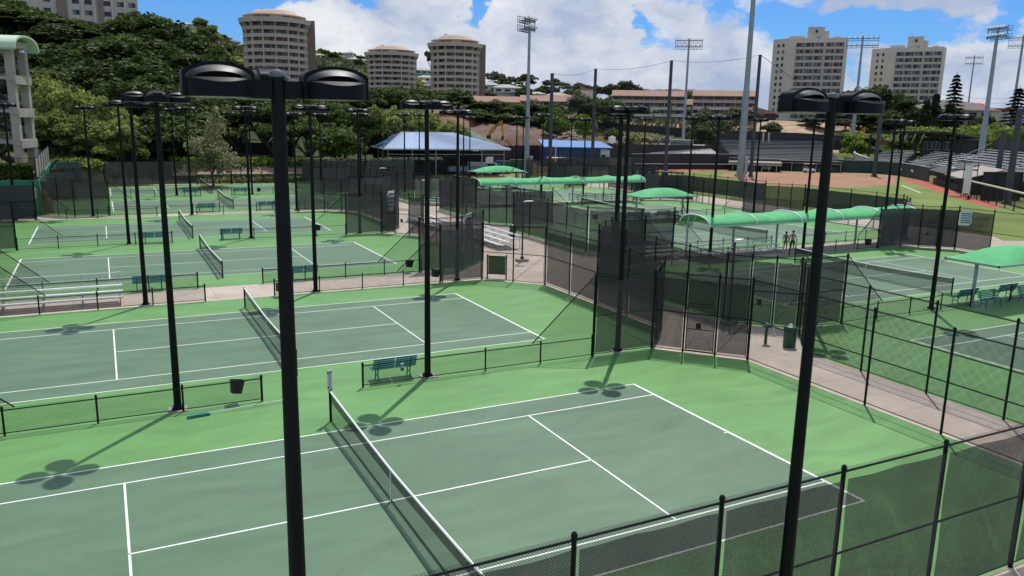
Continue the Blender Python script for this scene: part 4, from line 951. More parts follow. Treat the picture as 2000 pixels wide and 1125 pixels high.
# ------------------------------------------------------------------ vegetation
def quads_mesh(name, C, S, Nn, m, asp=1.0, spread=1.0):
    """leaf sprays: one quad each at centres C, half size S, roughly facing Nn"""
    n = len(C); a = rng.normal(size=(n, 3)); a -= (a*Nn).sum(1, keepdims=True)*Nn; a /= np.linalg.norm(a, axis=1, keepdims=True)+1e-9; b = np.cross(Nn, a)
    S = S[:, None]; V = np.stack([C-a*S-b*S*asp*.5, C+a*S*.5-b*S*asp, C+a*S+b*S*asp*.4, C-a*S*.4+b*S*asp], 1).reshape(-1, 3)
    me = bpy.data.meshes.new(name); me.vertices.add(4*n); me.vertices.foreach_set('co', V.ravel()); me.loops.add(4*n); me.loops.foreach_set('vertex_index', np.arange(4*n)); me.polygons.add(n)
    me.polygons.foreach_set('loop_start', np.arange(0, 4*n, 4)); me.materials.append(M[m]); me.update(calc_edges=True); me.validate(); return me
def crown_mesh(name, lobes, n, size, m, thick=.45, up=.35, asp=.9):
    vol = np.array([l[3]*l[4]*l[5] for l in lobes])**.66; cnt = np.maximum(8, (n*vol/vol.sum())).astype(int)
    Cs, Ns, Ss = [], [], []
    for l, k in zip(lobes, cnt):
        d = rng.normal(size=(k, 3)); d /= np.linalg.norm(d, axis=1, keepdims=True); d[:, 2] = np.where(d[:, 2] < -.35, -d[:, 2]*.5, d[:, 2])
        r = 1-thick*rng.random(k)**1.6; bump = 1+.16*np.sin(d[:, :1]*7+l[0])*np.sin(d[:, 1:2]*6+l[1])*np.sin(d[:, 2:]*5)
        Cs.append(np.array(l[:3])+d*np.array(l[3:6])*r[:, None]*bump); nn = d*.7+rng.normal(size=(k, 3))*.65+np.array([0, 0, up]); Ns.append(nn/np.linalg.norm(nn, axis=1, keepdims=True)); Ss.append(size*(.55+.9*rng.random(k)))
    return quads_mesh(name, np.concatenate(Cs), np.concatenate(Ss), np.concatenate(Ns), m, asp)
def rand_lobes(seed, n, R, Hh, base, flat=.75, jitter=1.0, rl=(.32, .5)):
    q = random.Random(seed); L = []
    for i in range(n):
        a = q.random()*2*PI; rr = R*math.sqrt(q.random())*.72; z = base+(Hh-base)*(.25+.6*q.random()*(1-(rr/R)**2*.6)); s = R*q.uniform(*rl)
        L.append((rr*math.cos(a), rr*math.sin(a), z, s, s*q.uniform(.85, 1.15), s*flat*q.uniform(.8, 1.1)))
    L.append((0, 0, base+(Hh-base)*.55, R*.6, R*.6, (Hh-base)*.42)); return L
def trunk_mesh(hh, r, nl, spread, seed, top):
    q = random.Random(seed); b = MB(); pts = [(0, 0, -1.2), (q.uniform(-.2, .2), q.uniform(-.2, .2), hh*.5), (q.uniform(-.3, .3), q.uniform(-.3, .3), hh)]; b.tube(pts, [r*1.25, r, r*.75], 9)
    for i in range(nl):
        a = 2*PI*i/nl+q.uniform(-.4, .4); s = spread*q.uniform(.6, 1); p0 = pts[-1] if i % 2 else tuple(Vector(pts[1]).lerp(Vector(pts[2]), .6))
        p1 = (p0[0]+math.cos(a)*s*.5, p0[1]+math.sin(a)*s*.5, p0[2]+(top-hh)*.35); p2 = (p0[0]+math.cos(a)*s, p0[1]+math.sin(a)*s, p0[2]+(top-hh)*.72)
        b.tube([p0, p1, p2], [r*.5, r*.33, r*.14], 6)
    return b.mesh('trunk', 'bark', True)
PROTO = {}   # unit trees about 10 m tall, 5 m crown radius
def proto(k, lobes, n, size, m, trunk, thick=.45, up=.35, asp=.9): PROTO[k] = (trunk_mesh(*trunk), crown_mesh('crown', lobes, n, size, m, thick, up, asp))
for i in range(3):
    proto('dark%d' % i, rand_lobes(10+i, 17, 5, 10, 1.0, flat=.62, rl=(.22, .42)), 9500, .235, 'leafd', (3, .3, 5, 3.5, i, 9), thick=.5)
    proto('mid%d' % i, rand_lobes(30+i, 13, 5, 10, 1.2), 9000, .235, 'leafm', (3, .28, 5, 3.5, i+3, 9))
    proto('bright%d' % i, rand_lobes(50+i, 17, 5, 10, .4, flat=.75, rl=(.24, .40)), 9500, .215, 'leafb', (3, .25, 5, 3.2, i+6, 9), thick=.25)
    proto('monk%d' % i, [(l[0]*1.5, l[1]*1.5, 6.2+l[2]*.32, l[3]*.95, l[4]*.95, l[5]*.42) for l in rand_lobes(70+i, 17, 6.2, 10, 1)], 9500, .25, 'leafm', (3.2, .5, 8, 6.5, i+9, 9.0), thick=.6, up=.7)
    proto('euc%d' % i, [(l[0], l[1], 4+l[2]*.6, l[3]*.6, l[4]*.6, l[5]*.55) for l in rand_lobes(90+i, 13, 5, 10, 1)], 3000, .24, 'leafg', (5, .28, 7, 4.0, i+12, 9.6), thick=.6)
    proto('shrub%d' % i, rand_lobes(110+i, 9, 5, 7, .0, flat=.6), 1500, .5, ('leafm', 'leafb', 'leafg')[i], (1, .2, 4, 3, i+15, 5), thick=.4)
proto('lime0', rand_lobes(131, 12, 5, 10, 2.0), 3600, .32, 'leafl', (3.5, .22, 6, 3.4, 31, 9)); proto('vine0', rand_lobes(133, 14, 5, 6.5, 0, flat=.5), 3200, .46, 'leafl', (1, .15, 4, 3, 33, 5), thick=.35); proto('vine1', rand_lobes(134, 14, 5, 6.5, 0, flat=.5), 3200, .46, 'leafb', (1, .15, 4, 3, 34, 5), thick=.35)
proto('red0', rand_lobes(141, 9, 5, 7, .0, flat=.6), 1500, .5, 'leafr', (1, .2, 4, 3, 18, 5), thick=.4); proto('grey0', rand_lobes(135, 13, 5, 10, .8), 4200, .30, 'leafg', (3, .25, 6, 3.5, 35, 9)); 
# pale weeping tree with a pointed top
proto('pale0', [(l[0]*.9, l[1]*.9, l[2]*.62, l[3]*.8, l[4]*.8, l[5]) for l in rand_lobes(137, 14, 5, 10, 1.4)]+[(-.7, 0, 7.2, 1.6, 1.6, 2.0), (-1.0, .1, 9.0, .7, .7, 1.5), (2.6, 0, 5.2, 1.7, 1.7, 1.4)], 6000, .22, 'leafp', (2.0, .2, 6, 3.0, 37, 7), asp=.55, up=-.1)
# slim conifers
def conifer(k, n_l, r0, gap, dens, m):
    Cs, Ns, Ss = [], [], []
    for i in range(n_l):
        z = 1.0+8.8*i/n_l; r = r0*(1-i/n_l)**.85+.12
        for j in range(6):
            a = 2*PI*j/6+i*.5
            for q in range(dens):
                t = random.random(); Cs.append((math.cos(a)*r*t, math.sin(a)*r*t, z-.25*t*t*gap+random.uniform(-.08, .08))); v = np.array([random.gauss(0, .5), random.gauss(0, .5), 1]); Ns.append(v/np.linalg.norm(v)); Ss.append(.10+.13*random.random())
    PROTO[k] = (MB().tube([(0, 0, -1), (0, 0, 9.9)], [.16, .02], 7).mesh('trunk', 'bark', True), quads_mesh('crown', np.array(Cs), np.array(Ss), np.array(Ns), m))
conifer('norf0', 17, 1.9, 1.0, 20, 'leafc')
proto('cyp0', [(0, 0, 1.0+.9*i, 1.6*(1-i/11)+.25, 1.6*(1-i/11)+.25, 1.0) for i in range(10)], 3600, .2, 'leafc', (2, .15, 3, .6, 41, 8), thick=.4)
PROTO['palm0'] = None
def palm_mesh():
    q = MB()
    for j in range(16):
        a = 2*PI*j/16+.2*random.random(); el = random.uniform(-.1, .9); L = 2.0
        pts = [(math.cos(a)*L*s*math.cos(el*(1-s)), math.sin(a)*L*s*math.cos(el*(1-s)), 8.2+L*s*math.sin(el)-1.3*s*s*L*.5) for s in (0, .33, .66, 1)]
        for (p0, p1) in zip(pts, pts[1:]):
            w_ = .28; nx, ny = -math.sin(a)*w_, math.cos(a)*w_
            q.quad((p0[0]-nx, p0[1]-ny, p0[2]-.1), (p1[0]-nx*.7, p1[1]-ny*.7, p1[2]-.15), p1, p0); q.quad(p0, p1, (p1[0]+nx*.7, p1[1]+ny*.7, p1[2]-.15), (p0[0]+nx, p0[1]+ny, p0[2]-.1))
    return q.mesh('crown', 'leafm')
PROTO['palm0'] = (MB().tube([(0, 0, -.5), (.1, 0, 4), (0, 0, 8.2)], [.2, .15, .12], 8).mesh('trunk', 'bark', True), palm_mesh())
KH = {k: max(v.co.z for v in PROTO[k][1].vertices) for k in PROTO}
def tree(u, vtop, D, kind, wid, label, group, base=None, name='tree', tk=True):
    """crown top seen at picture row vtop, standing on the terrain at distance D; wid = crown width in metres"""
    P = at(u, vtop, D); z0 = terrain(P[0], P[1]) if base is None else base; h = P[2]-z0
    if h < .8: h = .8
    t = thing(name, label, 'tree' if name != 'shrub' else 'shrub', (P[0], P[1], z0), random.random()*6.28, group)
    xs = PROTO[kind][1]; r0 = {'monk': 8.8, 'norf': 1.9, 'cyp0': 1.8, 'palm': 2.0}.get(kind[:4], 5.0)
    s = wid/2/r0; t.scale = (s, s, h/KH[kind])
    if tk: obj('trunk', PROTO[kind][0], t)
    obj('crown', PROTO[kind][1], t); return t
GW = 'dark trees covering the steep hillside on the left'
LW = 'dark green tree among the crowded trees of the steep left hillside'
q_ = random.Random(5)
for (u, v, D, w_) in [(-20, 30, 215, 17), (20, 30, 205, 15), (62, 14, 205, 14), (105, 40, 195, 14), (150, 44, 205, 14), (190, 44, 210, 14), (225, 40, 214, 13), (262, 20, 215, 14), (300, 24, 205, 15), (334, 38, 200, 14), (362, 44, 200, 13), (390, 66, 195, 13), (412, 104, 185, 12), (432, 140, 185, 13),
        (10, 70, 180, 16), (62, 84, 176, 15), (112, 84, 172, 15), (155, 74, 178, 15), (200, 68, 182, 15), (245, 62, 184, 15), (290, 66, 184, 15), (335, 84, 180, 14), (372, 112, 176, 13), (100, 124, 160, 14), (150, 120, 162, 14), (195, 112, 164, 14), (240, 108, 166, 15), (288, 106, 166, 14), (335, 128, 162, 14), (378, 146, 160, 13),
        (412, 168, 156, 12), (225, 150, 150, 13), (275, 150, 150, 13), (325, 165, 148, 12), (365, 185, 146, 12), (305, 215, 140, 11), (340, 222, 138, 10), (385, 215, 142, 11), (270, 225, 137, 10), (450, 168, 172, 12), (20, 120, 165, 15), (60, 130, 158, 14)]:
    tree(u, v, D, 'dark%d' % q_.randrange(3) if q_.random() < .72 else 'mid%d' % q_.randrange(3), w_*1.12, LW, GW)
LB = 'sunlit yellow-green tree in the group right of the stair tower'; GB = 'sunlit yellow-green trees right of the stair tower'
for (u, v, D, w_) in [(98, 152, 142, 9), (128, 172, 140, 9), (160, 170, 140, 9), (195, 186, 138, 8.5), (222, 196, 138, 8), (110, 210, 136, 8), (150, 222, 135, 8), (190, 238, 134, 7.5), (235, 225, 134, 6.5), (252, 245, 133, 6), (78, 140, 146, 9), (92, 230, 136, 7)]:
    tree(u, v, D, 'bright%d' % q_.randrange(3), w_, LB, GB)
tree(408, 205, 122, 'pale0', 8.6, 'pale olive willowy tree with a pointed top, behind the rear fence', None)
LM = 'broad spreading tree in the row behind the rear fence, mid left'; GM = 'broad spreading trees behind the rear fence'
for (u, v, D, w_, k) in [(455, 205, 150, 13, 'monk0'), (515, 195, 152, 15, 'monk1'), (570, 200, 146, 14, 'monk2'), (625, 196, 150, 15, 'monk0'), (672, 205, 146, 12, 'monk1'), (700, 215, 148, 10, 'monk2'), (600, 232, 140, 13, 'monk1'), (540, 240, 142, 10, 'monk0'), (660, 240, 138, 11, 'mid2')]:
    tree(u, v, D, k, w_, LM, GM)
LG = 'leafy tree with pale sunlit tips behind the blue-roofed building'; GG = 'leafy trees behind the blue-roofed building'
for (u, v, D, w_, k) in [(730, 200, 166, 11, 'bright0'), (770, 205, 164, 10, 'bright1'), (805, 208, 168, 10, 'bright2'), (845, 216, 168, 9, 'bright0'), (880, 232, 165, 8, 'bright1'), (905, 246, 163, 7, 'bright2'), (740, 240, 156, 9, 'mid0'), (790, 235, 158, 9, 'mid1'), (830, 245, 160, 8, 'mid2')]:
    tree(u, v, D, k, w_, LG, GG)
LT = 'green tree below the round towers, behind the lamp heads'; GT = 'green trees below the round towers'
for (u, v, D, w_, k) in [(470, 158, 240, 12, 'mid0'), (505, 178, 235, 14, 'mid1'), (560, 182, 240, 14, 'mid2'), (625, 175, 240, 14, 'mid0'), (690, 178, 250, 14, 'mid1'), (735, 168, 250, 14, 'mid2'), (775, 164, 255, 14, 'mid0'), (815, 168, 258, 13, 'mid1'), (845, 185, 255, 12, 'mid2')]:
    tree(u, v, D, k, w_, LT, GT)
tree(893, 170, 262, 'dark2', 17.5, 'dome-shaped dark tree in front of the right round tower', None)
LS = 'scrubby tree on the slope above the dug earth bank'; GS = 'scrubby trees on the slope above the dug bank'
for (u, v, D, w_, k) in [(940, 196, 262, 10, 'mid0'), (970, 192, 260, 10, 'grey0'), (1003, 200, 258, 10, 'mid1'), (1040, 192, 262, 11, 'grey0'), (1085, 198, 262, 10, 'mid2'), (945, 218, 250, 10, 'dark0'), (985, 222, 247, 10, 'dark1'), (1020, 226, 246, 10, 'dark0'), (1055, 222, 247, 10, 'dark2'), (1090, 228, 246, 9, 'dark1'), (930, 212, 254, 9, 'mid1'), (1135, 178, 268, 13, 'grey0'), (1160, 195, 264, 11, 'mid0'), (1185, 190, 266, 11, 'mid1'), (1178, 222, 258, 9, 'mid2'), (1380, 206, 258, 12, 'grey0'), (1405, 222, 252, 10, 'grey0'), (1372, 238, 246, 10, 'dark0'), (1440, 206, 300, 12, 'grey0'), (1468, 214, 300, 10, 'grey0'), (1510, 236, 268, 8, 'grey0'), (1408, 256, 244, 6, 'mid1'), (1355, 250, 245, 6, 'mid0')]:
    tree(u, v, D, k, w_, LS, GS)
tree(1088, 208, 236, 'lime0', 9.5, 'young lime-green tree on the dry slope, left of the two', None); tree(1142, 222, 236, 'lime0', 8.5, 'young lime-green tree over the rock pile, right of the two', None)
LE = 'thin grey-green eucalyptus on the far ridge'; GE = 'eucalyptus trees along the far ridge'
for (u, v, D, w_) in [(965, 138, 500, 16), (1000, 148, 490, 18), (1030, 143, 480, 17), (1085, 152, 470, 19), (1130, 160, 465, 20), (1165, 164, 460, 15), (1195, 162, 455, 16), (1222, 156, 455, 17), (1245, 164, 455, 15), (1290, 174, 450, 15), (842, 96, 700, 15), (1345, 178, 470, 10)]:
    tree(u, v, D, 'euc%d' % q_.randrange(3), w_, LE, GE)
LR = 'dark rounded tree in front of the two square towers'; GR = 'dark rounded trees between the square towers'
for (u, v, D, w_, k) in [(1645, 178, 300, 14, 'dark0'), (1685, 168, 300, 15, 'mid1'), (1720, 164, 298, 17, 'dark1'), (1758, 178, 295, 14, 'dark2'), (1780, 205, 290, 12, 'dark0'), (1690, 205, 285, 14, 'dark1'), (1740, 210, 280, 14, 'dark2'), (1655, 222, 282, 10, 'grey0'), (1602, 226, 285, 10, 'dark1'), (1580, 230, 290, 8, 'dark2'), (1915, 232, 300, 9, 'dark1'), (1930, 222, 300, 8, 'mid1')]:
    tree(u, v, D, k, w_, LR, GR)
for (u, v, D, k, w_, lab) in [(1812, 192, 285, 'cyp0', 6.5, 'slim grey-green conifer in front of the right square tower, left one'), (1830, 181, 288, 'cyp0', 6.5, 'slim grey-green conifer in front of the right square tower, taller right one'), (1870, 145, 320, 'norf0', 11, 'tall pointed pine with tiered branches right of the square towers'), (1992, 172, 300, 'norf0', 14, 'tall pointed pine at the right edge of the picture'), (1858, 200, 310, 'cyp0', 9, 'broad dark conifer at the foot of the tall pine')]:
    tree(u, v, D, k, w_, lab, None, name='conifer')
for (u, v, D) in [(1312, 206, 325), (1350, 208, 327), (1276, 214, 322)]: tree(u, v, D, 'palm0', 4.5, 'slim palm in front of the long terraced apartments', 'palms in front of the terraced apartments', name='palm_tree')
LV = 'bright yellow-green leafy shrub in the bank behind the grandstand'; GV = 'bright shrubs in the bank behind the grandstand'
for i in range(26):
    u = 1660+i*14; v = 258-(8 if u > 1740 else 0)+q_.uniform(-7, 7)+(-6 if u > 1900 else 0); tree(u, v, 268+q_.uniform(-8, 14), 'vine%d' % (i % 2), q_.uniform(8, 11), LV, GV, name='shrub')
for i in range(9):
    u = 1905+i*14; tree(u, 246+q_.uniform(-6, 8), 240, 'vine%d' % (i % 2), 9, LV, GV, name='shrub')
tree(1672, 262, 236, 'lime0', 8, 'yellowing tree at the left end of the grandstand roof', None)
LF = 'small shrub or tree between the hillside houses'; GF = 'shrubs between the hillside houses'
for i in range(150):
    u = q_.choice([q_.uniform(395, 480), q_.uniform(610, 722), q_.uniform(815, 842), q_.uniform(945, 1120), q_.uniform(1110, 1300)]); D = q_.uniform(520, 1080) if u < 850 else q_.uniform(400, 640)
    b_ = bearing(u); x, y = CAM[0]+D*math.sin(b_), CAM[1]+D*math.cos(b_); t = thing('shrub', LF, 'shrub', (x, y, terrain(x, y)-.3), q_.random()*6, GF); k = 'shrub%d' % q_.randrange(3); s = q_.uniform(.7, 1.5); t.scale = (s, s, s*q_.uniform(.7, 1.1)); obj('crown', PROTO[k][1], t)
# low planting behind the rear fence, undergrowth on slopes, weeds
def scatter(name, m, pts, size, hgt, label=None):
    C = np.array(pts); n = len(C); C[:, 2] += rng.random(n)*hgt; v = rng.normal(size=(n, 3))+np.array([0, 0, .5]); v /= np.linalg.norm(v, axis=1, keepdims=True)
    o = obj(name, quads_mesh(name, C, size*(.5+rng.random(n)), v, m)); struct(o, 'stuff'); return o
def band(ua, ub, da, db, n):
    r = []
    for _ in range(n):
        u, D = random.uniform(ua, ub), random.uniform(da, db); b_ = bearing(u); x, y = CAM[0]+D*math.sin(b_), CAM[1]+D*math.cos(b_); r.append((x, y, terrain(x, y)))
    return r
scatter('undergrowth', 'leafd', band(-60, 480, 132, 230, 9000), .6, 1.6)
scatter('ground_cover_plants', 'leafm', band(388, 600, 129, 146, 3500), .3, 1.1)
scatter('ground_cover_plants', 'leafb', band(60, 240, 128, 140, 1800), .3, .9)
scatter('ground_cover_plants', 'leafl', [(random.uniform(3, 26), random.uniform(112.6, 117), 2.0) for _ in range(2600)], .26, 1.5)
scatter('weeds', 'leafp', [(random.uniform(6, 21), 107.6+random.random()*.8, 0) for _ in range(700)], .12, .9)
scatter('dry_grass', 'leafp', band(1100, 1420, 240, 272, 5000), .34, .4)
scatter('hill_scrub', 'leafg', band(395, 850, 420, 1150, 9000), 1.6, 1.6)
scatter('slope_scrub', 'leafg', band(900, 1470, 262, 420, 5000), .7, 1.2)
tree(1200, 248, 240, 'shrub0', 7, 'round green bush on the dry slope, left one', None, name='shrub'); tree(1240, 258, 240, 'shrub1', 6, 'round green bush on the dry slope, right one', None, name='shrub')
for u in (1285, 1312, 1325, 1342): tree(u, 236.5, 300, 'red0', 2.6, 'red flowering bush in front of the terraced apartments', 'red bushes in front of the terraced apartments', name='shrub')
# ------------------------------------------------------------------ helpers for far buildings (local -Y looks at the viewer)
def facing(u, v, D, dz=None):
    P = at(u, v, D); return P, -bearing(u)
def win_mesh(w_, h_, panes=3, seed=0):
    q = random.Random(seed); b = MB(); b.box((0, 0, 0), (w_, .12, h_)); me = b.mesh('window', 'glass'); me.materials.append(M['curtain'])
    o = len(me.vertices); c = MB(); c.v = [tuple(v.co) for v in me.vertices]; c.f = [tuple(p.vertices) for p in me.polygons]; c.uv = [None]*len(c.f); n0 = len(c.f)
    for k in range(panes):
        if q.random() < .55: c.box((-w_/2+w_*(k+.5)/panes, -.065, q.uniform(-.03, .03)*h_), (w_/panes*.8, .02, h_*.84))
    m2 = c.mesh('window', 'glass'); m2.materials.append(M['curtain'])
    for p in m2.polygons:
        if p.index >= n0: p.material_index = 1
    return m2
def round_tower(uc, vring, D, r, nf, fh, label, slab):
    P, rz = facing(uc, vring, D); zt = P[2]; zb = zt-nf*fh-1.0
    t = thing('round_tower', label, 'apartment tower', (P[0], P[1], zb), rz, 'round apartment towers'); Hh = zt-zb
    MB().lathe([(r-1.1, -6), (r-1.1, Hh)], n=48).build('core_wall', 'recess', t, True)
    nb = 16; wm = [win_mesh(2*PI*(r-1.0)/nb*.93, 1.4, 4, i) for i in range(4)]
    for f in range(nf):
        z = Hh-fh*(f+1); fl = .55 if f == 0 else 0
        MB().lathe([(r-1.05, z-.1), (r+fl*.4, z-.1), (r+fl, z+1.32), (r+fl-.22, z+1.32), (r-.25, z+.05)], n=48).build('balcony_ring', 'tan', t, True)
        for k in range(nb):
            a = -PI/2+2*PI*(k+.5)/nb
            if math.sin(a) > .12: continue
            obj('window', wm[(k*3+f*7) % 4], t, (math.cos(a)*(r-1.05), math.sin(a)*(r-1.05), z+2.05), a+PI/2)
    for k in range(nb):
        a = -PI/2+2*PI*k/nb
        if math.sin(a) > .25: continue
        b = MB(); b.box((r-.35, 0, (Hh-6)/2), (1.0, .32, Hh+6)); b.add([(r-.2, -.16, Hh-2.6), (r-.2, .16, Hh-2.6), (r+1.5, .16, Hh+.1), (r+1.5, -.16, Hh+.1), (r-.2, -.16, Hh+.1), (r-.2, .16, Hh+.1)], [(0, 1, 2, 3), (3, 2, 5, 4), (0, 3, 4), (1, 5, 2)])
        b.build('fin', 'tanlight', t, rz=a)
    MB().lathe([(r-1.1, Hh), (r+1.35, Hh), (r+1.9, Hh+1.75), (r+1.5, Hh+1.75), (r+1.2, Hh+.5), (0.01, Hh+.5)], n=56).build('cornice_ring', 'tanlight', t, True)
    MB().lathe([(r*.86, Hh+.5), (r*.86, Hh+2.9)], n=40).build('penthouse_wall', 'tan', t, True)
    pw = win_mesh(r*.24, 1.5, 4, 9)
    for a in (-1.15, -.8, -1.9, -2.25, -.45): obj('window', pw, t, (math.cos(a)*r*.86, math.sin(a)*r*.86, Hh+1.9), a+PI/2)
    rf = MB().lathe([(r*.80, Hh+2.7), (r*1.0, Hh+3.0), (r*.99, Hh+3.25), (r*.74, Hh+3.7), (r*.64, Hh+5.3), (r*.60, Hh+5.5), (0.01, Hh+5.6)], n=48).build('roof', 'tan', t, True)
    MB().box((-r*.38, 0, Hh+5.9), (1.6, 1.6, .8)).build('roof_vent', 'brown', rf)
    MB().box(slab[0], slab[1]).build('stair_slab', 'brown', t, loc=(0, 0, Hh))
    return t
round_tower(537, 49, 365, 12.9, 14, 2.9, 'large round tan apartment tower, leftmost and tallest of the three', ((13.2, 7.5, -20), (6.2, 15, 45)))
round_tower(765, 111, 475, 13.6, 12, 2.9, 'round tan apartment tower in the middle, smallest of the three', ((10.8, 9, -15), (6.5, 15, 34)))
round_tower(889, 94, 404, 11.7, 13, 2.9, 'round tan apartment tower on the right of the three', ((11.6, 7.5, -18), (6.5, 14, 40)))

def square_tower(u0, u1, vtop, D, nf, fh, ch, label, pent):
    um = (u0+u1)/2; P, rz = facing(um, vtop, D); zt = P[2]; W = (u1-u0)*D*coff(um)**2/CF; zb = zt-nf*fh-6; Hh = zt-zb
    t = thing('square_tower', label, 'apartment tower', (P[0], P[1], zb), rz, 'square apartment towers')
    fp = [(-W/2, 0), (W/2, 0), (W/2+1.4, 8), (W/2+1.4, 15), (-W/2-ch, 15), (-W/2-ch, ch*.75)]
    MB().prism(fp, 0, Hh+.6).build('wall', 'greywall', t)
    cols = [0.23, .392, .555, .745, .91]; ww = W*.15
    wm = [win_mesh(ww, 1.62, 4, i) for i in range(5)]; sm = [win_mesh(1.1, 1.35, 1, i+20) for i in range(3)]
    for f in range(nf):
        z = Hh-2.2-fh*f
        for k, c in enumerate(cols): obj('window', wm[(k*2+f*3) % 5], t, (-W/2+W*c, -.02, z))
        b = MB(); b.box((W*.08, -.10, z-1.38), (W*.86, .34, .32)); b.box((W*.08, -.06, z+.90), (W*.86, .2, .14)); b.build('sill_band', 'cream', t)
        a = math.atan2(ch*.75, ch)
        for s in (.3, .62): obj('window', sm[f % 3], t, (-W/2-ch*s, ch*.75*s-.03, z), -a)
    b = MB()
    for c in (.147, .311, .473, .64, .665, .828, .995): b.box((-W/2+W*c, -.14, Hh/2-1), (.28, .42, Hh-2))
    b.build('pier', 'cream', t)
    b = MB()
    for zz in range(int(Hh/fh)): b.box((-W/2+W*.065, -.005, Hh-1-zz*fh), (W*.13, .03, .05))
    b.build('wall_joint', 'tan', t)
    px = pent*W; pb = MB().box((px, 6, Hh+2.7), (W*.30, 8, 5.4)).box((px+W*.19, 7, Hh+1.9), (W*.09, 6, 3.8)).build('penthouse', 'cream', t)
    MB().box((px+.2, 1.97, Hh+3.6), (1.0, .1, 1.2)).box((px+1.3, 1.97, Hh+.7), (1.2, .1, .8)).build('penthouse_window', 'glass', pb)
    MB().box((-W*.35, 5, Hh+1.0), (W*.28, 6, 1.6)).box((px+W*.38, 5, Hh+.9), (W*.12, 4, 1.0)).build('roof_box', 'cream', t)
    MB().tube([(px-W*.1, 5, Hh+5.4), (px-W*.1, 5, Hh+7), (px-W*.07, 5, Hh+7), (px-W*.07, 5, Hh+5.4)], .09, 5).build('roof_ladder', 'galv', pb)
square_tower(1541, 1649, 77, 381, 14, 2.75, 6.4, 'square grey-beige apartment tower, left one, taller in the picture', -.02)
square_tower(1737, 1841, 95, 410, 13, 2.72, 7.2, 'square grey-beige apartment tower, right one', -.02)

# slab block on the hilltop at the upper left
P, rz = facing(175, 33, 262); t = thing('hilltop_apartment', 'cream apartment block with tan stripes rising behind the hillside trees, top left', 'apartment block', (P[0], P[1], P[2]-5), rz)
W = 27; MB().box((-1.0, 6, 12), (W, 12, 36)).build('wall', 'cream', t)
b = MB()
for x in (-6.6, 2.9): b.box((x, -.1, 12), (2.6 if x < 0 else 1.4, .5, 36))
b.build('stair_stripe', mat('taupe_stripe', (0.25, 0.20, 0.155), 0.85), t)
b = MB()
for x in (-1.6, 1.4, 5.9, 9.2): b.box((x, -.16, 12), (.5, .6, 36))
b.build('pier', 'tanlight', t)
wm = [win_mesh(1.7, 1.25, 2, i) for i in range(3)]
for f in range(6):
    for x in (-3.2, -.1, 4.6, 8.0, 11.0, -10.2): obj('window', wm[(f+int(x)) % 3], t, (x, -.02, 3.2+2.85*f))
P, rz = facing(-10, 20, 285); t = thing('hilltop_apartment', 'pale block half hidden by foliage at the extreme upper left', 'apartment block', (P[0], P[1], P[2]-10), rz); MB().box((0, 6, 14), (26, 12, 34)).build('wall', 'cream', t)
for f in range(6):
    for x in (-9, -4, 2, 7, 11): obj('window', wm[(f+int(x)) % 3], t, (x, -.02, 3.2+2.85*f))

# terraced apartments with terracotta roofs
def terrace_block(u0, u1, veave, D, nf, label, gap=None, zb=None):
    um = (u0+u1)/2; P, rz = facing(um, veave, D); W = (u1-u0)*D*coff(um)**2/CF; fh = 2.76; Hh = nf*fh
    t = thing('terrace_apartments', label, 'apartment block', (P[0], P[1], P[2]-Hh), rz, 'long apartment blocks with terracotta roofs')
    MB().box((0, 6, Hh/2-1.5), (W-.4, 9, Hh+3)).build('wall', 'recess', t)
    nb = max(3, round(W/4.6)); wm = [win_mesh(W/nb*.8, 1.5, 4, i) for i in range(4)]
    for f in range(nf):
        z = f*fh; MB().box((0, .85, z+.55), (W, .3, 1.15)).box((0, 1.2, z-.06), (W, 2.0, .16)).build('balcony', 'tanlight' if f < nf-1 else 'tan', t)
        for k in range(nb): obj('window', wm[(k*3+f) % 4], t, (-W/2+W*(k+.5)/nb, 1.46, z+1.55))
    b = MB()
    for k in range(nb+1): b.box((-W/2+W*k/nb, .95, Hh/2), (.22, .9, Hh))
    b.build('party_wall', 'tanlight', t)
    b = MB(); b.add([(-W/2-.4, -.3, Hh-.1), (W/2+.4, -.3, Hh-.1), (W/2+.4, 5.0, Hh+2.3), (-W/2-.4, 5.0, Hh+2.3), (W/2+.4, 11, Hh), (-W/2-.4, 11, Hh), (-W/2-.4, -.3, Hh-.4), (W/2+.4, -.3, Hh-.4), (-W/2-.4, 11, Hh-.4), (W/2+.4, 11, Hh-.4)], [(0, 1, 2, 3), (3, 2, 4, 5), (0, 6, 7, 1), (5, 4, 9, 8), (6, 8, 9, 7), (0, 3, 5, 8, 6), (1, 7, 9, 4, 2)]); b.build('roof', 'terrac', t)
    return t
terrace_block(1198, 1338, 187, 345, 5, 'long terraced apartment block with terracotta roof, left half'); terrace_block(1355, 1478, 187, 345, 5, 'long terraced apartment block with terracotta roof, right half behind the grey mast')
t = terrace_block(1337, 1356, 204, 352, 3, 'narrow stair block between the two long terraced apartments')
terrace_block(1018, 1105, 197, 335, 3, 'lower terraced block with terracotta roof and a blank tan gable wall'); terrace_block(890, 1012, 198, 345, 2, 'lower terraced block with terracotta roof, half hidden by trees')
P, rz = facing(1118, 220, 333); t = thing('gable_house', 'tan blank gable end of the lower terracotta block', 'building', (P[0], P[1], P[2]-3), rz); MB().add([(-3, 0, 0), (3.2, 0, 0), (3.2, 0, 7.4), (-1.0, 0, 9.2), (-3, 0, 8.2), (-3, 8, 0), (3.2, 8, 0), (3.2, 8, 7.4), (-1, 8, 9.2), (-3, 8, 8.2)], [(0, 1, 2, 3, 4), (9, 8, 7, 6, 5), (0, 5, 6, 1), (1, 6, 7, 2), (2, 7, 8, 3), (3, 8, 9, 4), (4, 9, 5, 0)]).build('wall', 'tanlight', t)
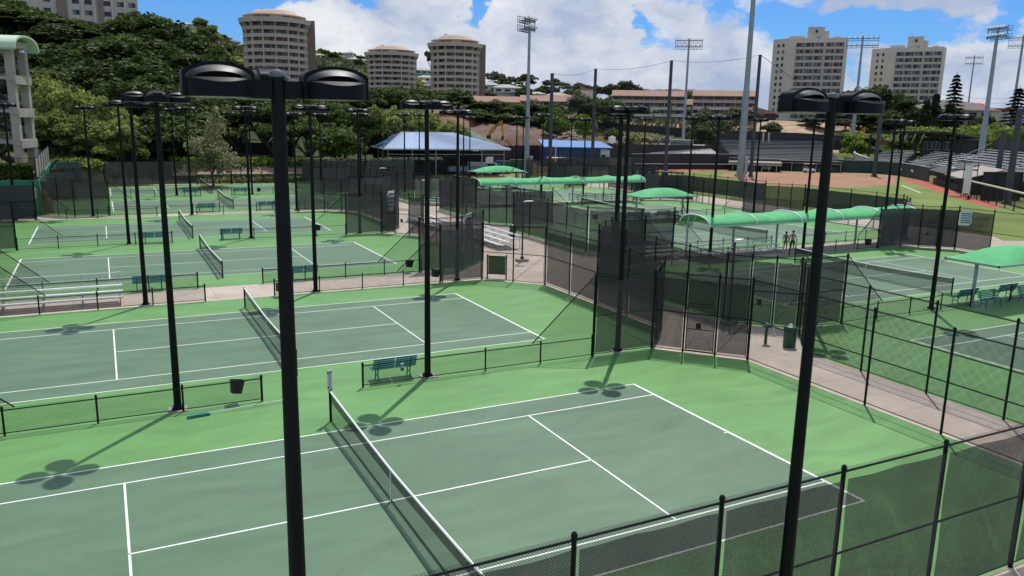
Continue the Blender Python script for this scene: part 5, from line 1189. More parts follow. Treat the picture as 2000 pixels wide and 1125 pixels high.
P, rz = facing(1145, 205, 338); t = thing('stair_house', 'tan stair house with a small sloping terracotta roof', 'building', (P[0], P[1], P[2]-6), rz); MB().box((0, 3, 6), (5.2, 6, 12)).build('wall', 'tanlight', t); MB().add([(-2.9, -.3, 13.6), (2.9, -.3, 12.0), (2.9, 6.3, 12.0), (-2.9, 6.3, 13.6), (-2.9, -.3, 12), (-2.9, 6.3, 12)], [(0, 1, 2, 3), (0, 4, 1), (3, 2, 5), (0, 3, 5, 4), (4, 5, 2, 1)]).build('roof', 'terrac', t)
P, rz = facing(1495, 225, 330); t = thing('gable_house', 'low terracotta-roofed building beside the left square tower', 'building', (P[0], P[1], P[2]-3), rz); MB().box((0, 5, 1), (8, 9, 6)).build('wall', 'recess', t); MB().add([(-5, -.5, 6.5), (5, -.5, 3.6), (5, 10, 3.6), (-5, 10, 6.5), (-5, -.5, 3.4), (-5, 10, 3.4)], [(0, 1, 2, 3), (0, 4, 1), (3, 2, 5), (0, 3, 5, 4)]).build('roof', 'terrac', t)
# ------------------------------------------------------------------ hillside houses
def house(u, v, D, w_, wall, roof, label, stor=1, name='hillside_house'):
    P, rz = facing(u, v, D); z = P[2]; hh = 2.9*stor; t = thing(name, label, 'house', (P[0], P[1], z-hh), rz+random.uniform(-.35, .35), 'houses on the far hillside')
    d = w_*.7; MB().box((0, 0, hh/2-2.5), (w_, d, hh+5)).build('wall', wall, t)
    e = .7; rf = MB(); a, c = w_/2+e, d/2+e; rl = max(.5, w_/2-d/2); rf.add([(-a, -c, hh), (a, -c, hh), (a, c, hh), (-a, c, hh), (-rl, 0, hh+w_*.13), (rl, 0, hh+w_*.13)], [(0, 1, 5, 4), (1, 2, 5), (2, 3, 4, 5), (3, 0, 4), (3, 2, 1, 0)]); rf.build('roof', roof, t)
    for s in range(stor):
        for k in range(3): MB().box((-w_/2+w_*(k+.5)/3, -d/2-.02, s*2.9+1.5), (w_*.2, .12, 1.25)).build('window', 'glass', t)
        MB().box((0, -d/2-.6, s*2.9+.35), (w_*.9, 1.3, .25)).build('balcony', wall, t)
hl_ = 'small pale house on the far hillside among shrubs'
WS = ['housew', 'housew', 'housec', 'houseb']; RS = ['roofg', 'roofg', 'rooft', 'roofd', 'roofg']
hs = [(362, 48, 1050, 20), (378, 60, 1000, 18), (392, 64, 980, 16), (405, 76, 950, 16), (418, 78, 960, 15), (436, 74, 980, 18), (452, 82, 940, 17), (466, 90, 900, 14), (428, 96, 880, 15), (445, 104, 860, 16), (462, 110, 840, 14), (420, 100, 860, 12),
      (622, 108, 900, 13), (618, 122, 820, 14), (632, 128, 800, 11), (655, 111, 960, 18), (663, 128, 800, 16), (690, 116, 920, 13), (706, 118, 900, 12), (692, 135, 780, 15), (648, 140, 760, 12), (622, 140, 750, 11), (680, 104, 980, 12), (826, 138, 640, 14), (832, 152, 560, 13), (820, 160, 540, 10), (838, 168, 520, 9), (952, 167, 480, 16), (1008, 175, 470, 12)]
for i, (u, v, D, w_) in enumerate(hs): house(u, v, D, w_, WS[i % 4 if i > 22 else i % 3], RS[i*3 % 5], hl_, 1+(i % 3 == 0))
house(1048, 184, 450, 10, 'houseb', 'roofg', 'pale turquoise house with a grey hip roof between two masts', 2); house(988, 172, 455, 15, 'housew', 'roofg', 'wide white house with a grey roof left of the tall mast', 1); house(1018, 180, 452, 9, 'houseb', 'roofg', 'pale blue house just left of the tall grey mast', 2); house(1088, 187, 380, 11, 'housec', 'rooft', 'tan-roofed house behind the lower terracotta block', 1); house(1108, 190, 375, 8, 'housec', 'terrac', 'small house with a terracotta roof at the end of the low block', 1)
for i, (u, v, D, w_) in enumerate([(1230, 178, 520, 14), (1260, 177, 520, 9), (1285, 178, 520, 9), (1305, 178, 520, 9), (1320, 177, 520, 9), (1350, 178, 520, 9), (1365, 180, 520, 7)]): house(u, v, D, w_, 'housec', 'roofd', 'grey rooftop of a far block above the terracotta roof', 2, name='far_block')
for (u, v, D, w_, wl, rf, lab) in [(1850, 213, 360, 26, 'housec', 'roofd', 'low brown-roofed building right of the square towers'), (1885, 214, 345, 18, 'housec', 'roofd', 'brown-roofed gabled building behind the tall light mast'), (1908, 216, 330, 12, 'housec', 'roofd', 'small brown gabled house by the pale wall')]: house(u, v, D, w_, wl, rf, lab, 2, name='low_house')
P, rz = facing(1955, 215, 340); t = thing('pale_hall', 'pale block building with a red band along its top, right edge', 'building', (P[0], P[1], P[2]-10), rz); MB().box((0, 6, 5), (28, 12, 10)).build('wall', 'wallgrey', t); MB().box((0, 5.9, 10.3), (28.6, 12.4, .7)).build('red_band', 'red', t)
P, rz = facing(1885, 207, 420); t = thing('red_roof_hall', 'bright red roof showing above the brown-roofed building', 'building', (P[0], P[1], P[2]-6), rz); MB().box((0, 5, 2), (18, 9, 7)).build('wall', 'wallgrey', t); MB().add([(-10, -1, 5.5), (10, -1, 5.5), (10, 11, 5.5), (-10, 11, 5.5), (-6, 5, 7.6), (6, 5, 7.6)], [(0, 1, 5, 4), (1, 2, 5), (2, 3, 4, 5), (3, 0, 4)]).build('roof', 'red', t)

# ------------------------------------------------------------------ stair tower, green walls, hedge on the left
P, rz = facing(-2, 216, 107); z0 = 3.35
t = thing('stair_tower', 'open concrete stair tower with a curved pale green roof at the left edge', 'stair tower', (P[0], P[1], z0), rz)
t.scale = (.855,)*3
LV_ = [4.1, 8.1, 12.3, 16.5]
for z in LV_[:3]:
    sl = MB().box((-.8, 2.3, z-.2), (6.4, 4.6, .4)).add([(1.0, -.05, z-.4), (2.4, -.05, z-.4), (2.4, -.05, z-1.0), (1.0, 4.6, z-.4), (2.4, 4.6, z-.4), (2.4, 4.6, z-1.0)], [(0, 2, 1), (3, 4, 5), (0, 3, 5, 2), (1, 2, 5, 4)]).build('landing', 'stairconc', t)
    rl = MB(); rl.tube([(-4, .06, z+1.05), (2.1, .06, z+1.05)], .03, 5); rl.tube([(-4, .06, z+.12), (2.1, .06, z+.12)], .02, 5)
    for k in range(40): rl.tube([(-4+k*.155, .06, z+.1), (-4+k*.155, .06, z+1.05)], .011, 4)
    rl.build('railing', 'galv', t)
for k, z in enumerate([0]+LV_[:3]):
    st = MB(); n = 9
    for i in range(n): st.box((1.5-.30*i*.9-.3, 3.4, z+.2+i*.21), (.3, 1.9, .2)); 
    st.add([(1.6, 2.45, z), (-1.5, 2.45, z+2.0), (-1.5, 2.45, z+1.6), (1.3, 2.45, z-.3), (1.6, 4.4, z), (-1.5, 4.4, z+2.0), (-1.5, 4.4, z+1.6), (1.3, 4.4, z-.3)], [(0, 1, 2, 3), (7, 6, 5, 4), (3, 2, 6, 7), (0, 4, 5, 1)]); st.box((-2.6, 2.3, z+2.0), (2.2, 4.4, .3)); st.add([(-1.6, .4, z+2.1), (1.0, .4, z+4.0), (1.0, .4, z+3.6), (-1.6, .4, z+1.7), (-1.6, 2.3, z+2.1), (1.0, 2.3, z+4.0), (1.0, 2.3, z+3.6), (-1.6, 2.3, z+1.7)], [(0, 1, 2, 3), (7, 6, 5, 4), (3, 2, 6, 7), (0, 4, 5, 1)])
    st.build('stair_flight', 'recess', t)
for x, y in ((1.75, .35), (1.75, 4.2), (-4.4, 4.3), (-4.4, .35)): MB().box((x, y, 8.0), (.95, .75, 16.2)).build('column', 'stairconc', t)
for z in LV_:
    MB().box((2.0, 2.3, z-.25), (.75, 4.9, .8)).build('beam', 'stairconc', t)
    b = MB(); zz = z-2.2
    for k in range(9): b.tube([(2.0, .8+.38*k, zz-.9), (2.0, .8+.38*k, zz)], .016, 4)
    b.tube([(2.0, .7, zz), (2.0, 3.9, zz)], .03, 5); b.build('side_rail', 'galv', t)
n = 16; ay, bz, yc = 3.6, 1.75, 2.2
arc_ = [(yc-ay*math.cos(PI*k/n), 15.75+bz*math.sin(PI*k/n)**.8) for k in range(n+1)]
rf = MB(); rf.extr(None, [[(x, y, z) for y, z in arc_] for x in (-9, 3.3)]); rf.extr(None, [[(x, yc+(y-yc)*.95, z-.22) for y, z in arc_] for x in (3.3, -9)])
for a, c in zip(arc_, arc_[1:]): rf.quad((3.3, a[0], a[1]), (3.3, yc+(a[0]-yc)*.95, a[1]-.22), (3.3, yc+(c[0]-yc)*.95, c[1]-.22), (3.3, c[0], c[1]))
rf.quad((-9, arc_[0][0], arc_[0][1]), (3.3, arc_[0][0], arc_[0][1]), (3.3, arc_[0][0]+.17, arc_[0][1]-.22), (-9, arc_[0][0]+.17, arc_[0][1]-.22)); rf.build('roof', 'concpaleroof', t, True)
MB().box((-3.4, .35, 15.5), (11, .5, .9)).box((-3.4, 4.2, 15.5), (11, .5, .9)).build('roof_beam', 'stairconc', t)
MB().tube([(2.5, 1.2, 15.6), (3.2, .6, 15.5)], .05, 6).box((3.3, .5, 15.4), (.4, .3, .3)).build('lamp', 'signw', t)
t.rotation_euler = (0, 0, rz-R_(24))
def wall_run(a, b, z0, z1, th, name, m, label, cat='wall', cap=None):
    (ax, ay), (bx, by) = a, b; L = math.hypot(bx-ax, by-ay); t = thing(name, label, cat, (ax, ay, z0), math.atan2(by-ay, bx-ax)); MB().box((L/2, 0, (z1-z0)/2), (L, th, z1-z0)).build('panel', m, t)
    if cap: MB().box((L/2, 0, z1-z0+.04), (L+.1, th+.1, .08)).build('coping', cap, t)
    return t
w0, w1, w2, w3 = at(-70, 350, 92)[:2], at(72, 350, 92)[:2], at(97, 314, 126)[:2], at(152, 313, 127)[:2]
wall_run(w0, w1, -.1, 3.5, .3, 'green_retaining_wall', 'greenwall', 'green painted retaining wall below the hedge at the left edge'); wall_run(w1, w2, -.1, 3.44, .3, 'green_retaining_wall', 'greenwall', 'bright green side wall running back from the hedge, lit by the sun'); wall_run(w2, w3, -.1, 3.4, .3, 'green_retaining_wall', 'greenwall', 'green wall across the back, right of the grey screen')
wall_run(at(-70, 365, 89)[:2], at(70, 365, 89)[:2], 2.0, 2.95, .1, 'pale_wall', 'wallgrey', 'pale strip of wall below the green wall at the left edge')
M['screen_light'] = mesh_mat('pale_grey_windscreen', (0.24, 0.23, 0.22), 0, 0, 0.95, wob=.05)
def top_fence(a, b, z, h, label, m, nb=4):
    (ax, ay), (bx, by) = a, b; L = math.hypot(bx-ax, by-ay); t = thing('wall_top_fence', label, 'fence', (ax, ay, z), math.atan2(by-ay, bx-ax))
    for i in range(nb+1): MB().tube([(L*i/nb, 0, 0), (L*i/nb, 0, h)], .035, 6).build('post', 'fpost', t)
    MB().tube([(0, 0, h), (L, 0, h)], .03, 6).build('top_rail', 'fpost', t); MB().quad((0, .02, 0), (L, .02, 0), (L, .02, h), (0, .02, h), uv=[(0, 0), (L, 0), (L, h), (0, h)]).build('mesh_panel', m, t)
top_fence(w1, w2, 3.5, 2.1, 'pale grey screened fence on top of the sunlit green side wall', 'screen_light', 6); top_fence(w2, w3, 3.45, 1.9, 'bare chain-link fence on top of the back green wall', 'chain_far', 2); top_fence(at(-60, 330, 97)[:2], at(68, 330, 97)[:2], 3.4, 2.0, 'dark chain-link fence in front of the stair tower behind the hedge', 'chain_far', 4)
hd = thing('hedge', 'clipped dark hedge on top of the green wall, below the stair tower', 'hedge', (*w0, 3.5), math.atan2(w1[1]-w0[1], w1[0]-w0[0])); Lh = math.hypot(w1[0]-w0[0], w1[1]-w0[1])
obj('foliage', quads_mesh('foliage', np.stack([rng.uniform(0, Lh-.3, 5200), rng.uniform(.3, 1.6, 5200), rng.random(5200)**.7*1.5], 1), .16*(.6+.8*rng.random(5200)), (lambda v: v/np.linalg.norm(v, axis=1, keepdims=True))(rng.normal(size=(5200, 3))+np.array([0, -.3, .6])), 'leafm'), hd)
# low green wall, soil bank and dark hut behind the open rear fence
wall_run((6.2, 110.5), (25, 108.9), -.1, 1.25, .2, 'low_green_wall', 'greenwall', 'low dark green wall behind the bare rear fence'); 
struct(MB().add([(3, 110.7, 1.1), (34, 108.9, .9), (34, 113.4, 2.1), (3, 113.4, 2.3), (3, 121, 2.3), (34, 121, 2.1)], [(0, 1, 2, 3), (3, 2, 5, 4)]).build('soil_bank', mat('tan_soil', (0.30, 0.21, 0.16), .95, var=.2, vscale=1)))
P, rz = facing(500, 295, 150); t = thing('dark_hut', 'dark low building with a sloping roof under the spreading trees', 'hut', (P[0], P[1], 0), rz); MB().box((0, 3, 2.2), (13, 6, 6)).build('wall', 'black', t); MB().add([(-7, -.5, 6.4), (7, -.5, 5.2), (7, 6.5, 5.2), (-7, 6.5, 6.4)], [(0, 1, 2, 3)]).build('roof', 'stadblack', t); MB().box((0, -.05, 3.2), (5, .08, .1)).build('ledge', 'tan', t)
scatter('fence_creeper', 'leafp', [(random.uniform(20, 45), 107.45+random.uniform(-.1, .2), 3.35) for _ in range(900)], .10, .4)
# ------------------------------------------------------------------ blue-roofed building
e0, e1 = at(750, 286.6, 141.5), at(997, 288.4, 148.0); ex = (e1[:2]-e0[:2]); Lb = float(np.hypot(*ex)); ze = 4.95
t = thing('pavilion', 'open dark pavilion with a wide blue ribbed hip roof behind the far courts', 'building', (e0[0], e0[1], 0), math.atan2(ex[1], ex[0]))
dp = 15.0; rz0 = 7.6; r0, r1 = Lb*.21, Lb*.62
rf = MB()
def ribbed(a, b, c, d, n):
    # ribs between the eave a-b and the ridge d-c
    A, B, C_, D_ = map(np.array, (a, b, c, d)); nn = np.cross(B-A, D_-A).astype(float); nn /= np.linalg.norm(nn)
    for i in range(n):
        for (s0, s1, hh) in ((i/n, (i+.7)/n, 0.0), ((i+.7)/n, (i+1)/n, .06)):
            p = [A+(B-A)*s0, A+(B-A)*s1, D_+(C_-D_)*s1, D_+(C_-D_)*s0]; rf.quad(*[tuple(q+nn*hh) for q in p])
A_e, B_e, C_e, D_e = (0, 0, ze), (Lb, 0, ze), (Lb, dp, ze), (0, dp, ze); R0, R1 = (r0, dp*.5, rz0), (r1, dp*.5, rz0)
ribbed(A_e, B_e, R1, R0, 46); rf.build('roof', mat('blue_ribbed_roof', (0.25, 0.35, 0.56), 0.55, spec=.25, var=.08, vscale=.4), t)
rf = MB(); ribbed(D_e, A_e, R0, R0, 22); ribbed(B_e, C_e, R1, R1, 22); ribbed(C_e, D_e, R0, R1, 60); rf.build('roof_end', mat('blue_ribbed_roof_shaded_end', (0.05, 0.12, 0.26), 0.5, spec=.3, var=.08, vscale=.4), t)  # same blue roof, its colour darkened to paint the shade on the ends
f = MB()
for a, b_ in ((A_e, B_e), (B_e, C_e), (C_e, D_e), (D_e, A_e)): f.tube([(a[0], a[1], ze-.12), (b_[0], b_[1], ze-.12)], .16, 6)
f.tube([A_e, R0], .09, 5); f.tube([B_e, R1], .09, 5); f.tube([D_e, R0], .09, 5); f.tube([R0, R1], .09, 5); f.build('gutter', mat('pale_gutter', (0.42, 0.47, 0.47), .5), t)
for i in range(6):
    for y in (.9, dp-.9): MB().box((.9+(Lb-1.8)*i/5, y, ze/2-.1), (.16, .16, ze-.1)).build('post', 'canopyframe', t)
for y in (5.5, 10): MB().box((.9, y, ze/2-.1), (.16, .16, ze-.1)).build('post', 'canopyframe', t)
MB().box((Lb/2, .9, 3.9), (Lb-1.8, .1, .12)).box((.9, dp/2, 3.9), (.1, dp-1.8, .12)).build('tie_beam', 'canopyframe', t)
MB().box((Lb/2, dp-1.2, 2.0), (Lb-2, .2, 4.0)).box((Lb*.35, 8, 1.6), (Lb*.6, 5, 3.2)).build('inner_wall', 'black', t)
MB().box((Lb*.74, 3, 1.2), (Lb*.42, .25, .9)).build('low_blue_wall', mat('faded_blue_wall', (0.16, 0.24, 0.34), .7), t)
for (u, v, D, s, m, lab) in [(945, 305, 152, (6.5, 2.4, 2.2), 'signw', 'white van parked under the right end of the blue-roofed pavilion')]:
    P, rz = facing(u, v, D); tv = thing('parked_van', lab, 'van', (P[0], P[1], 0.0), rz+.2); bd = MB(); bd.add([(-3, -1, .45), (3, -1, .45), (3, -1, 1.3), (2.2, -.95, 2.25), (-3, -.95, 2.3), (-3, 1, .45), (3, 1, .45), (3, 1, 1.3), (2.2, .95, 2.25), (-3, .95, 2.3)], [(0, 1, 2, 3, 4), (9, 8, 7, 6, 5), (4, 3, 8, 9), (3, 2, 7, 8), (2, 1, 6, 7), (0, 4, 9, 5), (0, 5, 6, 1)]); bd.build('body', m, tv)
    for x in (-2, 2):
        for y in (-1, 1): MB().tube([(x, y-.1, .36), (x, y+.1, .36)], .36, 12).build('wheel', 'black', tv)
    MB().box((2.55, 0, 1.75), (.3, 1.7, .6)).box((1.2, -1.0, 1.75), (1.4, .06, .6)).build('window', 'glass', tv)
def container(u, v, D, s, m, lab, name='skip_container', cat='container', z=0.0, dr=0.0):
    P, rz = facing(u, v, D); t = thing(name, lab, cat, (P[0], P[1], z), rz+dr); b = MB().box((0, 0, s[2]/2+.1), s)
    for k in range(int(s[0]/.6)): b.box((-s[0]/2+.3+.6*k, -s[1]/2-.03, s[2]/2+.1), (.16, .08, s[2]*.92))
    b.build('box', m, t); MB().box((0, 0, s[2]+.14), (s[0]+.12, s[1]+.12, .09)).build('lid', 'black' if m != 'signw' else 'galv', t)
    MB().box((0, 0, .05), (s[0]*.8, s[1]*.8, .12)).build('skid', 'black', t); return t
container(985, 315, 156, (2.4, 2, 2.2), 'bin', 'green skip behind the farthest small canopy, left one'); container(1012, 312, 160, (3.2, 2.2, 2.3), 'bin', 'green skip beside the tall grey mast, right one'); container(973, 313, 155, (1.1, 1.1, 2.3), 'blue', 'blue portable toilet by the blue-roofed pavilion', 'portable_toilet', 'portable toilet')
fence_sign((*at(956, 314, 147)[:2], 3.0), 1.4, 1.1, -bearing(956), 'blank grey-white board on a post of the blue-roofed pavilion', blank=True)
# blue shed and brick store
P, rz = facing(1118, 300, 186); t = thing('blue_shed', 'long blue shed with a bright blue metal roof', 'shed', (P[0], P[1], 0), rz+.25); MB().box((0, 3, 2.1), (13.0, 7, 4.2)).build('wall', 'bluewall', t)
MB().box((7.6, 2.5, 1.9), (2.4, 5.5, 3.8)).build('porch_wall', 'signw', t); MB().box((7.3, -.3, 1.5), (.8, .1, 2.4)).build('door', 'black', t)
MB().add([(-6.8, -.8, 4.2), (9.4, -.8, 4.1), (8.8, 7, 5.2), (-6.8, 7, 5.5), (-6.8, -.8, 4.4), (9.4, -.8, 4.3), (8.8, 7, 5.5), (-6.8, 7, 5.8)], [(0, 3, 2, 1), (4, 5, 6, 7), (0, 1, 5, 4), (1, 2, 6, 5), (2, 3, 7, 6), (3, 0, 4, 7)]).build('roof', mat('bright_blue_roof', (0.07, 0.20, 0.48), .4, var=.1), t)
P, rz = facing(1096, 312, 168); t = thing('brick_store', 'low red brick store in front of the blue shed', 'store', (P[0], P[1], 0), rz); MB().box((0, 1.5, 1.25), (5.6, 3, 2.5)).build('wall', 'brickred', t); MB().box((0, 1.5, 2.56), (5.9, 3.3, .14)).build('roof', 'tan', t); MB().box((-2.2, -.03, 1.4), (.6, .06, .7)).build('notice', 'signw', t)
P, rz = facing(1084, 345, 155); t = thing('white_post', 'thin white post in front of the brick store', 'post', (P[0], P[1], 0)); MB().tube([(0, 0, 0), (0, 0, 5.6)], .07, 8).lathe([(.09, 5.6), (.001, 5.7)], n=8).build('pole', 'white', t)
MB().box((0, 0, .1), (.4, .4, .2)).build('footing', 'concrete', t)
# ------------------------------------------------------------------ ball field
def px_poly(L, z): return [tuple(gp(u, v)[:2])+(z,) for u, v in L]
def sheet(name, L, z, m):
    q = [tuple(gp(u, v)[:2]) for u, v in L]; return struct(poly_sheet(q, z).build(name, m))
M['field'] = mat('field_turf', (0.155, 0.205, 0.062), 0.95, var=.22, vscale=.12, spec=.15); M['infield'] = mat('infield_dirt', (0.315, 0.18, 0.122), 0.95, var=.14, vscale=.12, spec=.1); M['track'] = mat('red_warning_track', (0.38, 0.115, 0.085), 0.95, var=.15, vscale=.2, spec=.1)
M['lawn'] = mat('worn_lawn', (0.15, 0.15, 0.05), 0.95, var=.4, vscale=.35, spec=.1, var2=(0.27, 0.21, 0.10))
sheet('outfield_track', [(1225, 331.5), (1330, 329), (1450, 330), (1650, 334), (1660, 339), (1445, 338), (1300, 337)], -.018, 'track')
sheet('field_grass', [(1225, 335), (1440, 333.5), (1650, 336), (1752, 342), (1796, 350), (1815, 355), (1890, 381), (2010, 412), (2010, 423), (1880, 425), (1640, 402), (1430, 380), (1265, 352), (1215, 341)], -.012, 'field')
sheet('infield', [(1415, 338), (1500, 336.5), (1640, 338), (1742, 341.5), (1752, 346), (1748, 352), (1752, 360), (1690, 365), (1600, 366), (1520, 362), (1462, 355), (1405, 343)], -.007, 'infield')
sheet('warning_track', [(1756, 346.5), (1790, 350.5), (1815, 356), (1890, 382), (2010, 414), (2010, 426), (1890, 394), (1840, 377), (1795, 362), (1760, 351)], -.0065, 'track')
sheet('field_markings', [(1760, 362), (1762, 361.8), (1799, 376.2), (1797, 376.4)], -.002, 'line'); sheet('lawn', [(860, 345), (1080, 336), (1090, 348), (1000, 362), (870, 360)], -.011, 'lawn')
sheet('side_lawn', [(1952, 400), (2040, 418), (2060, 470), (1960, 470), (1915, 452)], -.004, 'field')
def wall_poly(pts, h, m, name, label, th=.2, cap=None, z=0.0):
    t = thing(name, label, 'wall', (*pts[0], z)); o = np.array(pts[0]); b = MB(); c = MB()
    for p, q in zip(pts, pts[1:]):
        a, d = np.array(p)-o, np.array(q)-o; L = float(np.hypot(*(d-a))); r = math.atan2(*(d-a)[::-1]); mid = (a+d)/2; b.box((*mid, h/2), (L, th, h), r); c.box((*mid, h+.05), (L+.02, th+.12, .10), r)
    b.build('panel', m, t)
    if cap: c.build('coping', cap, t)
    return t, o
bw = [tuple(gp(u, v)[:2]) for u, v in ((1636, 336), (1700, 338), (1752, 342.5), (1792, 350), (1813, 355.5))]
t, o_ = wall_poly(bw, 2.7, 'stadgreen', 'backstop_wall', 'dark green padded wall with white marks behind the infield', cap='galv')
em = MB()
for (u, v) in ((1759, 330.5), (1782, 332)):   # small white emblems
    i_ = 2; p = np.array(bw[2])*(1-(u-1752)/40)+np.array(bw[3])*((u-1752)/40)-o_; a = math.atan2(bw[3][1]-bw[2][1], bw[3][0]-bw[2][0])
    for dx, dz, w_, h_ in ((-.55, .05, .5, .42), (-.25, .22, .3, .3), (.25, .0, .45, .42), (.5, -.12, .35, .25)):
        em.box((p[0]+math.cos(a)*dx+math.sin(a)*.14, p[1]+math.sin(a)*dx-math.cos(a)*.14, 1.45+dz), (w_, .03, h_), a)
em.build('emblem', 'white', t)
# dark outfield screens and rails
for pts, h, m, lab, cap in (([(1232, 332), (1330, 330), (1445, 331)], 3.4, 'stadblack', 'long black outfield screen with a pale top rail', 'galv'), ([(1160, 318), (1260, 317), (1450, 321)], 4.6, 'stadblack', 'taller black construction screen behind the outfield', None), ([(935, 323), (1060, 320)], 4.4, 'stadblack', 'black construction screen behind the skips', None)):
    wall_poly([tuple(gp(u, v)[:2]) for u, v in pts], h, m, 'black_screen', lab, cap=cap)
ra, rb = gp(1238, 333), gp(1445, 333.5); t = thing('outfield_rail', 'pale horizontal rail along the front of the black outfield screen', 'rail', (ra[0], ra[1], 0), math.atan2(rb[1]-ra[1], rb[0]-ra[0])); Lr = math.hypot(rb[0]-ra[0], rb[1]-ra[1]); MB().tube([(0, -.3, 1.45), (Lr, -.3, 1.45)], .09, 6).build('rail', 'galv', t)
for i in range(9): MB().tube([(Lr*i/8, -.3, 0), (Lr*i/8, -.3, 1.45)], .05, 6).build('post', 'black', t)
# curved bullpen fence
cp = [tuple(gp(u, v)[:2]) for u, v in ((1082, 343), (1078, 349), (1092, 355), (1140, 357), (1250, 356))]
for i, (p, q) in enumerate(zip(cp, cp[1:])): fence(p, q, 3.0, 'curved dark screened fence left of the outfield, %s part' % ('back', 'left', 'corner', 'front')[i], screens='all', scr='screen_far')
cp = [tuple(gp(u, v)[:2]) for u, v in ((1090, 336), (1160, 333), (1255, 333))]
for i, (p, q) in enumerate(zip(cp, cp[1:])): fence(p, q, 3.2, 'dark screened fence with a pale rail across the back of the bullpen, %s half' % ('left', 'right')[i], screens='all', scr='screen_solid')
fence(tuple(gp(1270, 358)[:2]), tuple(gp(1372, 396)[:2]), 3.0, 'low dark fence and scorer booth line at the right of the far courts', screens=[0], scr='screen_solid')
P = gp(1302, 372); t = thing('dark_booth', 'dark green open booth at the corner of the outfield fence', 'booth', (P[0], P[1], 0), -bearing(1302)); b = MB(); b.box((0, 1, 2.75), (5.0, 2.4, .14)); b.build('roof', 'stadblack', t)
for x in (-2.3, 0, 2.3): MB().box((x, 0, 1.35), (.14, .14, 2.7)).build('post', 'stadblack', t)
MB().box((0, 2, 1.0), (4.8, .15, 2.0)).box((-1.2, .2, .45), (2.2, .2, .9)).build('panel', 'stadgreen', t)
P = gp(1283, 370); t = thing('scorer_panel', 'grey screened panel with three small boxes on its top edge', 'panel', (P[0]-2, P[1]+1, 0), -bearing(1283)); MB().box((0, 0, 1.6), (3.6, .1, 3.2)).build('panel', 'stadblack', t)
for x in (-.9, 0, .9): MB().box((x, -.1, 2.6), (.4, .1, .45)).build('box', 'signw', t)
# hip-roofed batting shed with a box sign on top
P, rz = facing(1337, 305, 212); t = thing('batting_shed', 'wide shed with a weathered pale hip roof and a long box along its ridge', 'shed', (P[0], P[1], 0), rz); z0 = P[2]; s = 212/CF
w_ = 72*s; MB().box((0, 6, z0/2-.2), (w_*1.7, 8, z0)).build('wall', 'stadblack', t)
MB().add([(-w_, 0, z0), (w_, 0, z0), (w_*.95, 12, z0), (-w_*.95, 12, z0), (-36*s, 5, z0+2.9), (36*s, 5, z0+2.9)], [(0, 1, 5, 4), (1, 2, 5), (2, 3, 4, 5), (3, 0, 4)]).build('roof', 'shinglew', t); MB().box((0, -.05, z0-.1), (w_*2, .2, .25)).build('gutter', 'bin', t)
MB().box((-1.0, 5, z0+3.3), (44*s, 2.4, 1.5)).build('ridge_box', 'wallgrey', t); MB().box((-1.0, 3.75, z0+3.35), (40*s, .1, 1.0)).build('panel', mat('green_panel', (0.12, 0.2, 0.16), .6, var=.4, vscale=1), t)
# building and dugouts along the field
def box_bldg(u0, u1, vt, vb, name, lab, cat, m, depth=4, roof=None, over=.5, extra=None):
    um = (u0+u1)/2; G = gp(um, vb); D = dist_cam(G[0], G[1]); W = (u1-u0)*D*coff(um)**2/CF; h = at(um, vt, D)[2]; t = thing(name, lab, cat, (G[0], G[1], 0), -bearing(um)); MB().box((0, depth/2, h/2), (W, depth, h)).build('wall', m, t); MB().box((0, depth/2-over/2, h+.1), (W+.5, depth+over, .2)).build('roof', roof or m, t)
    if extra: extra(t, W, h)
    return t
def club(t, W, h):
    b = MB()
    for i in range(7): b.box((-W/2+W*(i+.5)/7, -1.8, h*.5), (.14, .14, h))
    b.build('post', 'galv', t); MB().box((0, -1, h*1.0-.25), (W+.6, 2.2, .5)).build('fascia', 'dugtan', t)
    for x in (-.2, .25): MB().box((W*x, -.05, h*.45), (W*.16, .1, h*.35)).build('window', 'wallgrey', t)
    b = MB()
    for i in range(12): b.tube([(-W/2+W*i/11, -1.8, h+.2), (-W/2+W*i/11, -1.8, h+1.1)], .03, 4)
    b.tube([(-W/2, -1.8, h+1.1), (W/2, -1.8, h+1.1)], .04, 5); b.build('railing', 'galv', t)
box_bldg(1424, 1522, 318, 334, 'clubhouse', 'low clubhouse with a pale terrace roof behind the grey mast', 'clubhouse', 'black', 5, 'dugtan', 2.2, club)
def dug(t, W, h):
    MB().box((0, -.1, h*.85), (W, .3, .2)).build('beam', 'galv', t); MB().box((W*.1, -.06, h*.3), (W*.7, .1, h*.5)).build('back_panel', 'stadgreen', t)
    for i in range(6): MB().box((-W/2+W*i/5, -.25, h/2), (.12, .12, h)).build('post', 'galv', t)
box_bldg(1522, 1640, 316, 335, 'dugout', 'long low black dugout behind the golf cart', 'dugout', 'black', 4, 'stadblack', 1.0, dug)
